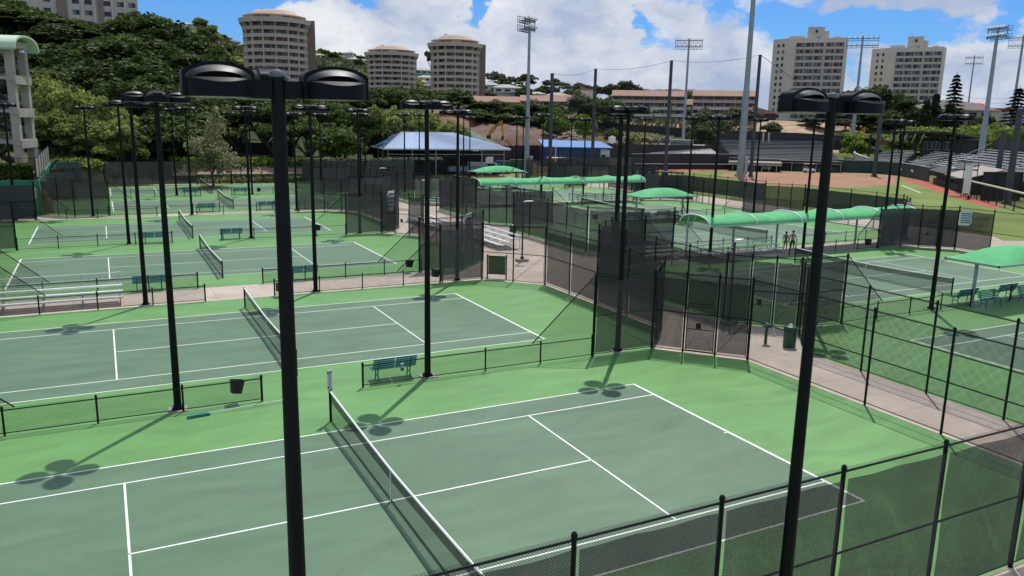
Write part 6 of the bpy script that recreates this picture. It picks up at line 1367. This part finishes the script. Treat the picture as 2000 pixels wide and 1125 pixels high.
# right dugouts
for (ua, va, ub, vb, h, rf, lab) in ((1818, 357, 1846, 366, 3.2, 'dugroof', 'black dugout with a dark felt roof and white marks, first along the red track'), (1848, 366, 1884, 379, 3.1, 'dugtan', 'black dugout with a tan sloping roof beside the white foul pole')):
    a, b_ = gp(ua, va), gp(ub, vb); L = math.hypot(b_[0]-a[0], b_[1]-a[1]); r = math.atan2(b_[1]-a[1], b_[0]-a[0]); t = thing('dugout', lab, 'dugout', (a[0], a[1], 0), r, 'dugouts along the red track'); MB().box((L/2, 2.6, h/2-.2), (L, 3.6, h-.4)).build('wall', 'black', t)
    MB().add([(-.3, -.6, h-.75), (L+.3, -.6, h-.75), (L+.3, 5, h+.9), (-.3, 5, h+.9), (-.3, -.6, h-.9), (L+.3, -.6, h-.9), (L+.3, 5, h+.75), (-.3, 5, h+.75)], [(0, 1, 2, 3), (7, 6, 5, 4), (0, 4, 5, 1), (1, 5, 6, 2), (3, 2, 6, 7), (0, 3, 7, 4)]).build('roof', rf, t); MB().box((L/2, .4, .5), (L, .1, 1.0)).build('front_rail', 'stadblack', t)
    if rf == 'dugroof':
        b = MB()
        for x in (.3, .42, .58): b.add([(L*x, 1.6, h+.02-.09), (L*x+.6, 1.6, h+.02-.09), (L*x+.5, 2.4, h+.25-.09), (L*x+.1, 2.4, h+.25-.09)], [(0, 1, 2, 3)])
        b.build('roof_mark', 'white', t)
# ------------------------------------------------------------------ stands
def stand(p0, ang, L, rows, rise, run, label, m='alu', z=0.6, rail=True, fill='stadblack', skip=None):
    t = thing('stand', label, 'stand', (p0[0], p0[1], 0), ang, 'stands round the ball field')
    for k in range(rows):
        MB().box((L/2, run*k, z+rise*k+.42), (L, .30, .06)).build('seat_plank', m, t); MB().box((L/2, run*k+.4, z+rise*k+.02), (L, .45, .05)).build('foot_plank', 'galv', t)
    b = MB(); b.add([(0, -.4, 0), (L, -.4, 0), (L, -.4, z), (0, -.4, z), (0, run*rows, 0), (L, run*rows, 0), (L, run*rows, z+rise*rows-.5), (0, run*rows, z+rise*rows-.5)], [(0, 1, 2, 3), (5, 4, 7, 6), (3, 2, 6, 7), (0, 3, 7, 4), (1, 5, 6, 2)]); b.build('understructure', fill, t)
    if rail:
        b = MB(); zt = z+rise*rows+1.0
        for i in range(int(L/2)+1): b.tube([(i*2, -.5, 0), (i*2, -.5, z+1.0)], .035, 4)
        for dz in (.5, 1.0): b.tube([(0, -.5, z+dz), (L, -.5, z+dz)], .035, 5)
        b.build('front_rail', 'galv', t)
    return t, z+rise*rows
# left silver stand
a, c = at(1436, 318, 206), at(1642, 320, 222); r = math.atan2(c[1]-a[1], c[0]-a[0]); L = math.hypot(c[0]-a[0], c[1]-a[1])
t, zt = stand(a, r, L, 13, .34, .72, 'long bank of silver bleacher planks behind the clubhouse', m='galv', z=1.6, rail=False)
MB().box((L/2, 13*.72+.4, zt+.5), (L+1, .15, 2.6)).build('back_screen', 'stadblack', t)
for x in (.42, .475): MB().box((L*x, 9.0, zt+.8), (.35, .35, 2.6)).build('pillar', 'tan', t)
# roofed grandstand, curved as three bays
g0, g1, g2, g3 = at(1702, 318, 215), at(1770, 320, 212), at(1812, 326, 204), at(1846, 330, 194)
for i, (p, q, lab) in enumerate(((g0, g1, 'left bay of the roofed grandstand, benches in shade'), (g1, g2, 'middle bay of the roofed grandstand in front of the press box'), (g2, g3, 'right bay of the roofed grandstand next to the open stand'))):
    stand(p, math.atan2(q[1]-p[1], q[0]-p[0]), math.hypot(q[0]-p[0], q[1]-p[1])-1.0, 9, .34, .8, lab, z=1.5, rail=True)
P, rz = facing(1795, 256, 228); t = thing('grandstand_roof', 'wide flat black grandstand roof on steel posts with white braces', 'roof', (P[0], P[1], 0), rz-.12); zr = P[2]
sc_ = 228*coff(1795)**2/CF; MB().add([(-95*sc_, -6, zr), (60*sc_, -6, zr), (112*sc_, 5, zr-1.2), (108*sc_, 13, zr-1.2), (-92*sc_, 13, zr-.6), (-95*sc_, -6, zr-.55), (60*sc_, -6, zr-.55), (112*sc_, 5, zr-1.7), (108*sc_, 13, zr-1.7), (-92*sc_, 13, zr-1.1)], [(0, 1, 2, 3, 4), (9, 8, 7, 6, 5), (0, 5, 6, 1), (1, 6, 7, 2), (2, 7, 8, 3), (3, 8, 9, 4), (4, 9, 5, 0)]).build('roof_deck', 'stadblack', t)
MB().add([(34*sc_, -6, zr-.6), (62*sc_, -6, zr-.6), (30*sc_, -2, zr-2.4), (2*sc_, -2, zr-2.4)], [(0, 1, 2, 3)]).build('canopy_end', 'dugroof', t)
for i in range(7):
    x = (-80+16*i)*sc_; d = (2 if i < 3 else -6)*sc_*1.5; MB().tube([(x, -5.6, zr-.6), (x+d, -2.6, zr-2.9)], .14, 5).build('brace', 'white', t)
for x in (-92, -45, 0, 50, 84): 
    for y in (-2.5, 9): MB().box((x*sc_, y, (zr-1.2)/2), (.55, .4, zr-1.2)).build('post', 'stadblack', t)
P, rz = facing(1850, 300, 226); t = thing('press_box', 'dark boarded press box with pale window frames under the grandstand roof', 'press box', (P[0], P[1], 0), rz); z0 = at(1850, 311, 226)[2]; z1 = at(1850, 273, 226)[2]; Wp = 108*226*coff(1850)**2/CF
MB().box((0, 2, (z0+z1)/2), (Wp, 3.6, z1-z0)).box((0, 2, z1+.1), (Wp+.8, 4.6, .25)).build('wall', mat('dark_board', (0.045, 0.043, 0.045), .8, var=.2, vscale=.6, stretch=(6, 1, .2)), t)
for x in (-.38, -.22, -.02):
    f = MB(); w2, h2, zz = Wp*.13, (z1-z0)*.40, (z0+z1)/2+(z1-z0)*.18
    for dx in (-w2/2, 0, w2/2): f.box((Wp*x+dx, .12, zz), (.10, .1, h2))
    for dz in (-h2/2, h2/2): f.box((Wp*x, .12, zz+dz), (w2+.1, .1, .1))
    wf = f.build('window_frame', mat('olive_frame', (0.25, 0.26, 0.2), .7) if x < -.3 else M['galv'], t); MB().box((Wp*x, .19, zz), (w2-.1, .04, h2-.1)).build('pane', 'glass', wf)
MB().box((0, 2, z0/2), (Wp*.9, 3, z0)).build('base', 'stadblack', t)
P, rz = facing(1727, 279, 222); t = thing('red_sign', 'small dark red sign hung under the left of the grandstand roof', 'sign', tuple(P), rz); MB().box((0, 0, 0), (1.9, .1, 1.2)).build('panel', mat('maroon', (0.12, 0.03, 0.03), .7), t)
# open silver stand at the right
for (ua, va, Da, ub, vb, Db, rows, z, lab) in ((1846, 331, 182, 1946, 346, 158, 10, 2.0, 'open silver stand behind the dugouts, left section'), (1952, 344, 156, 2030, 350, 142, 9, 2.4, 'open silver stand at the right edge')):
    a, c = at(ua, va, Da), at(ub, vb, Db); r = math.atan2(c[1]-a[1], c[0]-a[0]); L = math.hypot(c[0]-a[0], c[1]-a[1])
    # broken into short planks as the aisles divide them
    t, zt = stand(a, r, L, rows, .42, .78, lab, z=z); MB().box((L/2, rows*.78+.4, zt+.9), (L, .12, 1.9)).build('back_screen', 'stadblack', t)
    for x in (0, L): MB().tube([(x, 0, z+1.3), (x, rows*.78, zt+1.2)], .06, 6).build('stair_rail', 'galv', t)
a, c = gp(1915, 391), gp(1988, 391); t = thing('black_batting_wall', 'big matt black screen wall below the open stand', 'wall', (a[0], a[1], 0), math.atan2(c[1]-a[1], c[0]-a[0])); L = math.hypot(c[0]-a[0], c[1]-a[1]); MB().box((L/2, 0, 2.0), (L, .3, 4.0)).build('panel', 'black', t); MB().box((L/2, 0, 4.05), (L+.2, .4, .1)).build('coping', 'stadblack', t)
for i in range(4): MB().box((L*i/3, -.2, 2), (.15, .12, 4.0)).build('post', 'stadblack', t)
P = gp(1905, 388); t = thing('scaffold_tower', 'dark green scaffold stair between the tan dugout and the black wall', 'scaffold', (P[0]+1, P[1]+3, 0), -bearing(1905)); b = MB()
for x in (-1.8, 0, 1.8):
    for y in (0, 1.5): b.box((x, y, 2.6), (.12, .12, 5.2))
for z in (1.2, 2.6, 4.0, 5.2): b.box((0, 0, z), (3.7, .1, .1)).box((0, 1.5, z), (3.7, .1, .1))
b.build('frame', 'stadgreen', t); MB().box((-.9, .75, 2.7), (1.7, 1.5, .08)).build('deck', 'stadgreen', t); MB().box((.9, .75, 4.1), (1.7, 1.5, .08)).build('deck', 'stadgreen', t)
# fence with the yellowish padded top along the right foul line
fp_ = [gp(1868, 378), gp(1886, 384), gp(1930, 397), gp(1998, 418)]
t = thing('foul_line_fence', 'low dark fence with a pale yellow padded top rail running to the right edge', 'fence', (fp_[0][0], fp_[0][1], 0)); o3 = fp_[0]
MB().tube([(p[0]-o3[0], p[1]-o3[1], 2.45) for p in fp_], .13, 8).build('padded_rail', mat('pale_yellow_pad', (0.52, 0.49, 0.36), .6), t, True)
q = MB(); pb = MB()
for p, q2 in zip(fp_, fp_[1:]):
    a, b_ = p-o3, q2-o3; q.quad((a[0], a[1], .05), (b_[0], b_[1], .05), (b_[0], b_[1], 2.4), (a[0], a[1], 2.4), uv=[(0, 0), (1, 0), (1, 1), (0, 1)])
    for k in range(4): pb.tube([(a[0]+(b_[0]-a[0])*k/4, a[1]+(b_[1]-a[1])*k/4, 0), (a[0]+(b_[0]-a[0])*k/4, a[1]+(b_[1]-a[1])*k/4, 2.4)], .09, 6)
q.build('mesh_panel', 'chain_far', t); pb.build('post', 'stadblack', t)
P, D_ = gp(1885, 388), 0; t = thing('foul_pole', 'white foul pole panel standing at the end of the red track', 'foul pole', (P[0], P[1], 0), -bearing(1885)); b = MB(); b.box((-.42, 0, 2.75), (.12, .12, 4.3)).box((.42, 0, 2.6), (.16, .16, 5.2))
b.box((0, .03, 2.8), (.8, .02, 4.1))
b.build('panel', 'white', t); MB().box((.42, 0, .25), (.35, .35, .5)).build('base', 'black', t); MB().box((-.9, 0, .62), (.9, .3, .06)).build('bracket', 'galv', t)

# ------------------------------------------------------------------ floodlight masts and net poles
def mast(ub, vb, ut, vt, D, r0, r1, label, rack=True, rw=6.0, rh=3.2, rrz=0.0, m='metalpole', steps=False, box=True, H_=None):
    G = at(ub, vb, D) if vb else at(ub, 300, D); Hh = H_ or at(ut, vt, D)[2]; t = thing('floodlight_mast' if rack else 'grey_mast', label, 'floodlight mast', (G[0], G[1], 0), -bearing(ub), 'floodlight masts round the ball field')
    MB().tube([(0, 0, 0), (0, 0, Hh*.36), (0, 0, Hh*.365), (0, 0, Hh)], [r0, r0*.85, r0*.74, r1], 12).build('shaft', m, t, True)
    if box: MB().box((r0+.35, -.1, 2.2), (.6, .5, 3.4)).build('switch_box', 'galv', t)
    MB().lathe([(r0*1.5, 0), (r0*1.5, .5), (r0*1.2, .55)], n=12).build('footing', 'concrete', t)
    if steps:
        b = MB()
        for i in range(60):
            z = 9+i*.62; s = 1 if i % 2 else -1; b.tube([(s*.25, 0, z), (s*.72, 0, z)], .022, 4)
        b.build('climbing_pegs', 'galv', t)
    if rack:
        rk = obj('light_rack', None, t, (0, 0, Hh), rrz); fr = MB()
        for lv in range(2):
            z = -rh*.18-rh*.48*lv
            fr.box((0, -.15, z), (rw, .22, .22)).box((0, .75, z-.5), (rw, .12, .1)).box((0, 1.2, z-.5), (rw, .5, .06))
            for i in range(7):
                x = -rw/2+rw*i/6; fr.box((x, .5, z-.2), (.09, 1.5, .09)).box((x, 1.4, z+.05), (.07, .07, 1.1))
            fr.box((0, 1.4, z+.55), (rw, .07, .07))
        for x in (-rw/2, rw/2): fr.box((x, 0, -rh*.42), (.12, .14, rh*.8))
        bpy.data.objects.remove(rk); fo = fr.build('light_frame', 'purple', t, loc=(0, 0, Hh), rz=rrz)
        lm = MB().lathe([(.05, .22), (.16, .18), (.27, -.05), (.30, -.2), (.001, -.17)], n=10); lm.v = [(x, z*1.0-.35, y+.0) for x, y, z in lm.v]; me = lm.mesh('floodlight', 'alu', True)
        for lv in range(2):
            for i in range(6):
                x = -rw/2+rw*(i+.5)/6
                if abs(x) < .25: continue
                o = obj('floodlight', me, fo, (x, -.3, -rh*.18-rh*.48*lv+.1)); o.rotation_euler = (R_(-35), 0, 0)
    return t
mast(1028, 345, 1031, 33, 144, .46, .19, 'tall grey floodlight mast with a side-on lamp rack, in front of the dug bank', rw=3.6, rh=2.9, rrz=R_(62))
mast(1332, 308, 1343, 75, 232, .50, .23, 'grey floodlight mast with a square lamp rack in front of the long apartments', rw=7.2, rh=3.4)
mast(1445, 345, 1467, -60, 166, .72, .36, 'thickest grey mast with climbing pegs, rising out of the top of the picture', rack=False, steps=True, H_=46)
mast(1662, 298, 1682, 70, 262, .60, .25, 'grey floodlight mast between the two square towers', rw=8.6, rh=4.2)
mast(1917, 292, 1947, 50, 205, .70, .30, 'thick grey floodlight mast with a tilted lamp rack, upper right', rw=4.6, rh=3.4, rrz=R_(-40))
mast(1972, 262, 1998, 68, 300, .62, .28, 'grey floodlight mast with two lamp racks cut by the right edge', rw=7.5, rh=5.0)
mast(1884, 258, 1897, 108, 430, .55, .22, 'slim distant floodlight mast right of the square towers', rw=7.0, rh=5.5, box=False)
NP = []
for (ub, vb, ut, vt, lab) in ((1073, 346, 1074, 143, 'dark net pole left of the others, in front of the terracotta block'), (1156, 330, 1160, 134, 'dark net pole beside the lime-green tree'), (1299, 341, 1310, 118, 'dark net pole in front of the left half of the terraced apartments'), (1466, 345, 1482, 107, 'dark net pole just right of the thickest grey mast'), (1707, 345, 1716, 196, 'dark blue-grey pole behind the big right lamp head'), (1966, 398, 1990, 212, 'dark square-topped pole in front of the open stand, taller one'), (1944, 374, 1952, 255, 'dark stub pole in front of the open stand, shorter one')):
    P, Hh, D_ = gp(ub, vb), 0, 0; D_ = dist_cam(P[0], P[1]); Hh = at(ut, vt, D_)[2]; t = thing('net_pole', lab, 'net pole', (P[0], P[1], 0), 0, 'dark net poles along the field'); rr = (.34 if ub < 1480 else .42)
    MB().tube([(0, 0, 0), (0, 0, Hh)], [rr*1.1, rr*.9], 12).build('shaft', 'netpole', t, True); MB().lathe([(rr*1.15, 0), (rr*1.6, 0), (rr*1.6, .3), (rr*1.15, .34)], n=12).build('collar', 'netpole', t); NP.append((P[0], P[1], Hh))
NP.append((*at(1600, 160, 185)[:2], 19))
for i, lab in ((0, 'left span'), (1, 'middle span'), (2, 'right span')):
    a, b_ = np.array(NP[i]), np.array(NP[i+1]); t = thing('ball_net', 'fine ball-stop net hung between the dark poles, %s' % lab, 'ball net', tuple(a)); d = b_-a; n = 14
    pts = [tuple(d*(k/n)-np.array([0, 0, 0.75*4*(k/n)*(1-k/n)])) for k in range(n+1)]; MB().tube(pts, .03, 5).build('top_cable', 'black', t)
    q = MB()
    for p, p2 in zip(pts, pts[1:]): q.quad(p, p2, (p2[0], p2[1], -a[2]+3), (p[0], p[1], -a[2]+3), uv=[(0, 0), (1, 0), (1, 1), (0, 1)])
    if 'net_fine' not in M: M['net_fine'] = mesh_mat('fine_ball_net', (0.12, 0.13, 0.16), 0, 0, .05)
    q.build('net_mesh', 'net_fine', t)
a = np.array(NP[3]); b_ = np.array(at(1620, 196, 205)); t = thing('net_cable', 'thin cable sloping down from the pole right of the grey mast', 'cable', tuple(a)); MB().tube([(0, 0, 0), tuple((b_-a)*.5-np.array([0, 0, .5])), tuple(b_-a)], .05, 5).build('cable', 'black', t)
for k, (u0, v0, u1, v1, D, lab) in enumerate(((1835, 183, 2010, 192, 500, 'upper power line in the right sky'), (1835, 193, 2010, 201, 500, 'lower power line in the right sky'))):
    a, b_ = at(u0, v0, D), at(u1, v1, D); o = MB().tube([(0, 0, 0), tuple((b_-a)*.5-np.array([0, 0, 1.5])), tuple(b_-a)], .05, 4).build('power_line', 'black', loc=tuple(a)); tag(o, lab, 'power line', 'power lines at the right')
# ------------------------------------------------------------------ construction slope
def far_wall(L, h, lab, m='stadblack', z_off=0):
    pts = []
    for u, v, D in L: P = at(u, v, D); pts.append(P)
    t = thing('slope_screen', lab, 'fence', tuple(pts[0])); o = pts[0]; q = MB()
    for p, p2 in zip(pts, pts[1:]):
        a, b_ = p-o, p2-o; q.add([tuple(a), tuple(b_), tuple(b_-[0, 0, h]), tuple(a-[0, 0, h]), (a[0]+.1, a[1]+.2, a[2]), (b_[0]+.1, b_[1]+.2, b_[2])], [(0, 3, 2, 1), (0, 1, 5, 4)])
    q.build('cloth', m, t); b = MB()
    for p, p2 in zip(pts, pts[1:]):
        b.tube([tuple(p-o), tuple(p2-o)], .06, 5)
        for k in range(4): c = (p+(p2-p)*k/4)-o; b.tube([tuple(c-np.array([0, .08, h])), tuple(c-np.array([0, .08, 0]))], .07, 4)
    b.build('frame', 'netpole', t)
far_wall([(1160, 236, 264), (1200, 240, 264), (1260, 245, 262), (1330, 250, 262), (1400, 254, 262)], 4.2, 'long black screen fence across the dry slope'); far_wall([(1395, 254, 262), (1480, 257, 262), (1560, 260, 262), (1660, 266, 260)], 4.6, 'black screen fence continuing behind the silver stand'); far_wall([(858, 217, 262), (905, 216, 262), (958, 216, 260)], 4.0, 'black screen fence above the dug earth bank, left')
far_wall([(1440, 268, 240), (1540, 268, 240), (1645, 272, 240)], 3.0, 'black wind screen along the top of the silver stand')
for (u0, u1, v, D, lab) in ((1230, 1440, 246, 268, 'stone retaining strip above the long black screen'),):
    pass
# dug earth bank: steep face with clods
bk = MB(); nn = 26; rows_ = 7; rk_ = random.Random(3)
for j in range(rows_+1):
    for i in range(nn+1):
        u = 905+(1100-905)*i/nn; f = j/rows_; D = 226+(256-226)*f**1.5; b_ = bearing(u); x, y = CAM[0]+D*math.sin(b_), CAM[1]+D*math.cos(b_); z = 2.0+9.2*f**.8*(0.55+.45*math.sin(PI*min(1, (i+3)/(nn+3))))+rk_.uniform(-.35, .35); bk.v.append((x, y, z))
for j in range(rows_):
    for i in range(nn): k = j*(nn+1)+i; bk.f.append((k, k+1, k+nn+2, k+nn+1)); bk.uv.append(None)
struct(bk.build('earth_bank', mat('dug_earth', (0.085, 0.047, 0.032), .95, var=.45, vscale=.25, var2=(0.19, 0.115, 0.08)), smooth=True))
def rocks(name, lab, cu, cD, ru, rd, hh, n, m='rubble'):
    b = MB(); q = random.Random(n)
    for _ in range(n):
        x, y = q.gauss(0, .45), q.gauss(0, .45); r2 = min(1, math.hypot(x, y)); bb = bearing(cu); px_ = x*ru; py_ = y*rd; z = hh*(1-r2)*q.uniform(.6, 1); s = q.uniform(.25, .8); d = [(q.uniform(.6, 1.2)*s*a, q.uniform(.6, 1.2)*s*c, q.uniform(.5, 1)*s*e) for a, c, e in ((1, 0, 0), (-1, 0, 0), (0, 1, 0), (0, -1, 0), (0, 0, .8), (0, 0, -.8))]
        b.add([(px_+e[0], py_+e[1], z+e[2]) for e in d], [(0, 2, 4), (2, 1, 4), (1, 3, 4), (3, 0, 4), (2, 0, 5), (1, 2, 5), (3, 1, 5), (0, 3, 5)])
    P = at(cu, 285, cD); o = b.build(name, m, loc=(P[0], P[1], terrain(P[0], P[1]))); o.rotation_euler = (0, 0, -bearing(cu)); o['kind'] = 'stuff'
rocks('rubble_pile', '', 1112, 226, 9.0, 5, 4.6, 420); rocks('rubble_pile', '', 1160, 228, 6, 4, 2.5, 160); rocks('rubble_pile', '', 990, 215, 10, 3, 1.6, 160)
P, rz = facing(922, 270, 205); o = MB().add([(-4, 0, -6), (1, 0, -6), (9, 0, -6), (-5, 5, 1.5), (-2, 5, 2.6), (8, 5, -2)], [(0, 1, 4, 3), (1, 2, 5, 4)]).build('silt_sheet', 'tarp', loc=tuple(P)); o.rotation_euler = (0, 0, rz); tag(o, 'pale green silt sheet laid over the bank behind the blue roof', 'tarpaulin')
def excavator(u, v, D, sc2, fl, label, body=True, m='yellow'):
    P, rz = facing(u, v, D); t = thing('excavator', label, 'excavator', (P[0], P[1], P[2]), rz); t.scale = (sc2*fl, sc2, sc2)
    def limb(a, b_, w0, w1, y=0):
        a, b_ = Vector(a), Vector(b_); d = (b_-a).normalized(); n = Vector((-d.z, 0, d.x)); q = MB(); w = .28
        p = [a+n*w0, a-n*w0, b_-n*w1, b_+n*w1]; q.add([(x.x, y-w, x.z) for x in p]+[(x.x, y+w, x.z) for x in p], [(0, 1, 2, 3), (7, 6, 5, 4), (0, 4, 5, 1), (1, 5, 6, 2), (2, 6, 7, 3), (3, 7, 4, 0)]); return q
    b = limb((0, 0, 1.6), (1.0, 0, 5.2), .38, .55); b2 = limb((1.0, 0, 5.2), (4.6, 0, 8.2), .55, .32); b.add(b2.v, b2.f); b.build('boom', m, t)
    limb((4.5, 0, 8.4), (5.2, 0, 3.2), .42, .24).build('stick', m, t); limb((1.6, .0, 4.2), (3.4, 0, 7.6), .12, .12, -.4).build('hydraulic_ram', 'black', t)
    q = MB(); q.add([(4.7, -.5, 3.2), (5.5, -.5, 3.3), (5.3, -.5, 2.0), (4.4, -.5, 1.7), (4.7, .5, 3.2), (5.5, .5, 3.3), (5.3, .5, 2.0), (4.4, .5, 1.7)], [(0, 1, 2, 3), (7, 6, 5, 4), (0, 4, 5, 1), (1, 5, 6, 2), (3, 2, 6, 7), (0, 3, 7, 4)]); q.build('bucket', 'black', t)
    if body:
        MB().box((-1.2, 0, 1.6), (4.4, 2.6, 1.3)).box((-2.9, 0, 1.7), (1.0, 2.7, 1.7)).build('housing', m, t); MB().box((.2, -.7, 2.7), (1.5, 1.1, 1.5)).build('cab', 'glass', t)
        for y in (-1.2, 1.2): MB().box((-.8, y, .5), (4.4, .6, .9)).build('track', 'black', t)
excavator(953, 284, 218, .78, 1, 'yellow excavator arm raised over the dug earth bank'); excavator(1002, 300, 205, .42, -1, 'small orange-yellow excavator behind the blue roof', True, 'yellow'); excavator(1664, 284, 246, .6, 1, 'yellow excavator arm between the grey mast and the grandstand')
P, rz = facing(1195, 283, 232); t = thing('water_tank', 'white water tank on a trailer on the dirt road', 'water tank', (P[0], P[1], P[2]), rz); MB().box((0, 0, 1.3), (2.0, 1.6, 1.9)).lathe([(.4, 2.2), (.35, 2.5), (.001, 2.55)], n=10).build('tank', 'white', t)
MB().box((0, 0, .25), (2.6, 1.7, .2)).build('trailer', 'black', t)
for x in (-.7, .7): MB().tube([(x, -.95, .3), (x, -.75, .3)], .32, 10).build('wheel', 'black', t)
def pickup(u, v, D, m, lab, dr=0):
    P, rz = facing(u, v, D); t = thing('pickup_truck', lab, 'truck', (P[0], P[1], P[2]), rz+dr, 'vehicles on the dirt road'); b = MB(); pr_ = [(-2.6, .5), (2.6, .5), (2.6, 1.0), (1.4, 1.15), (.8, 1.75), (-.7, 1.75), (-.9, 1.15), (-2.6, 1.1)]; n = len(pr_); b.add([(x, -.9, z) for x, z in pr_]+[(x, .9, z) for x, z in pr_], [tuple(range(n)), tuple(range(n, 2*n))[::-1]]+[(i, n+i, n+(i+1) % n, (i+1) % n) for i in range(n)]); b.build('body', m, t)
    MB().box((.1, -.9, 1.42), (1.3, .04, .42)).box((.1, .9, 1.42), (1.3, .04, .42)).build('window', 'glass', t)
    for x in (-1.6, 1.6):
        for y in (-.85, .85): MB().tube([(x, y-.1, .36), (x, y+.1, .36)], .36, 12).build('wheel', 'black', t)
pickup(1434, 291, 236, 'white', 'white pickup truck by the silver stand', .4); pickup(1425, 299, 228, 'white', 'white car just below the pickup by the silver stand', .1); pickup(1312, 283, 243, 'black', 'dark truck behind the ridge box of the batting shed'); pickup(1258, 281, 240, 'recess', 'dark brown flatbed on the dirt road', 0)
container(1248, 278, 240, (3.2, 2, 1.8), 'recess', 'dark brown skip on the dirt road', z=1.9); container(1392, 281, 240, (1.6, 1.4, 1.4), 'signw', 'small white box on the dirt road', 'white_box', 'box', z=1.8)
for i, (u, v, D, w_, lab) in enumerate(((1280, 279, 242, 3.4, 'pile of dark steel on the dirt road, left'), (1292, 277, 243, 2.4, 'pile of dark steel on the dirt road, right'), (1216, 284, 236, 1.6, 'dark debris heap by the water tank'))):
    P, rz = facing(u, v, D); t = thing('debris_heap', lab, 'debris heap', tuple(P), rz, 'debris heaps on the dirt road'); b = MB(); q = random.Random(i)
    for _ in range(22): a = Vector((q.gauss(0, w_*.3), q.gauss(0, .8), q.uniform(.1, .9))); d = Vector((q.uniform(-1, 1), q.uniform(-.4, .4), q.uniform(-.4, .6)))*1.1; b.tube([tuple(a-d), tuple(a+d)], .12, 5)
    b.build('pieces', 'netpole', t)
for i, (u, D) in enumerate(((1000, 300), )): pass
# golf cart
G = gp(1580, 337); t = thing('golf_cart', 'white golf cart with a flat roof parked on the edge of the infield', 'golf cart', (G[0], G[1], 0), -bearing(1580)+R_(8)); b = MB(); pr_ = [(-1.2, .3), (1.2, .3), (1.25, .75), (.75, .95), (.5, .5), (-.05, .5), (-.1, .85), (-1.2, .9)]; n = len(pr_); b.add([(x, -.55, z) for x, z in pr_]+[(x, .55, z) for x, z in pr_], [tuple(range(n)), tuple(range(n, 2*n))[::-1]]+[(i, n+i, n+(i+1) % n, (i+1) % n) for i in range(n)]); b.build('body', 'white', t)
MB().box((-.1, 0, 1.9), (2.0, 1.2, .09)).build('roof', 'tanlight', t); b = MB()
for x in (-.95, .75):
    for y in (-.52, .52): b.tube([(x, y, .8), (x, y, 1.88)], .025, 5)
b.build('roof_post', 'black', t); MB().box((-.4, 0, .95), (.5, 1.0, .14)).box((-.65, 0, 1.2), (.12, 1.0, .5)).build('seat', 'dugtan', t)
for x in (-.85, .85):
    for y in (-.5, .5): MB().tube([(x, y-.09, .24), (x, y+.09, .24)], .24, 12).build('wheel', 'black', t)
# retaining wall curve and soil heap left of the grandstand
pts = [at(u, v, D) for u, v, D in ((1700, 309, 224), (1682, 304, 226), (1668, 298, 230), (1672, 293, 236), (1690, 291, 240))]; t = thing('curved_white_wall', 'short curved pale wall left of the grandstand', 'wall', tuple(pts[0])); q = MB()
for p, p2 in zip(pts, pts[1:]):
    a, b_ = p-pts[0], p2-pts[0]; q.add([tuple(a), tuple(b_), tuple(b_-[0, 0, 1.4]), tuple(a-[0, 0, 1.4]), (a[0]+.25, a[1]+.25, a[2]), (b_[0]+.25, b_[1]+.25, b_[2])], [(0, 3, 2, 1), (0, 1, 5, 4)])
q.build('panel', 'wallgrey', t); MB().tube([tuple(p-pts[0]) for p in pts], .16, 6).build('coping', 'white', t)
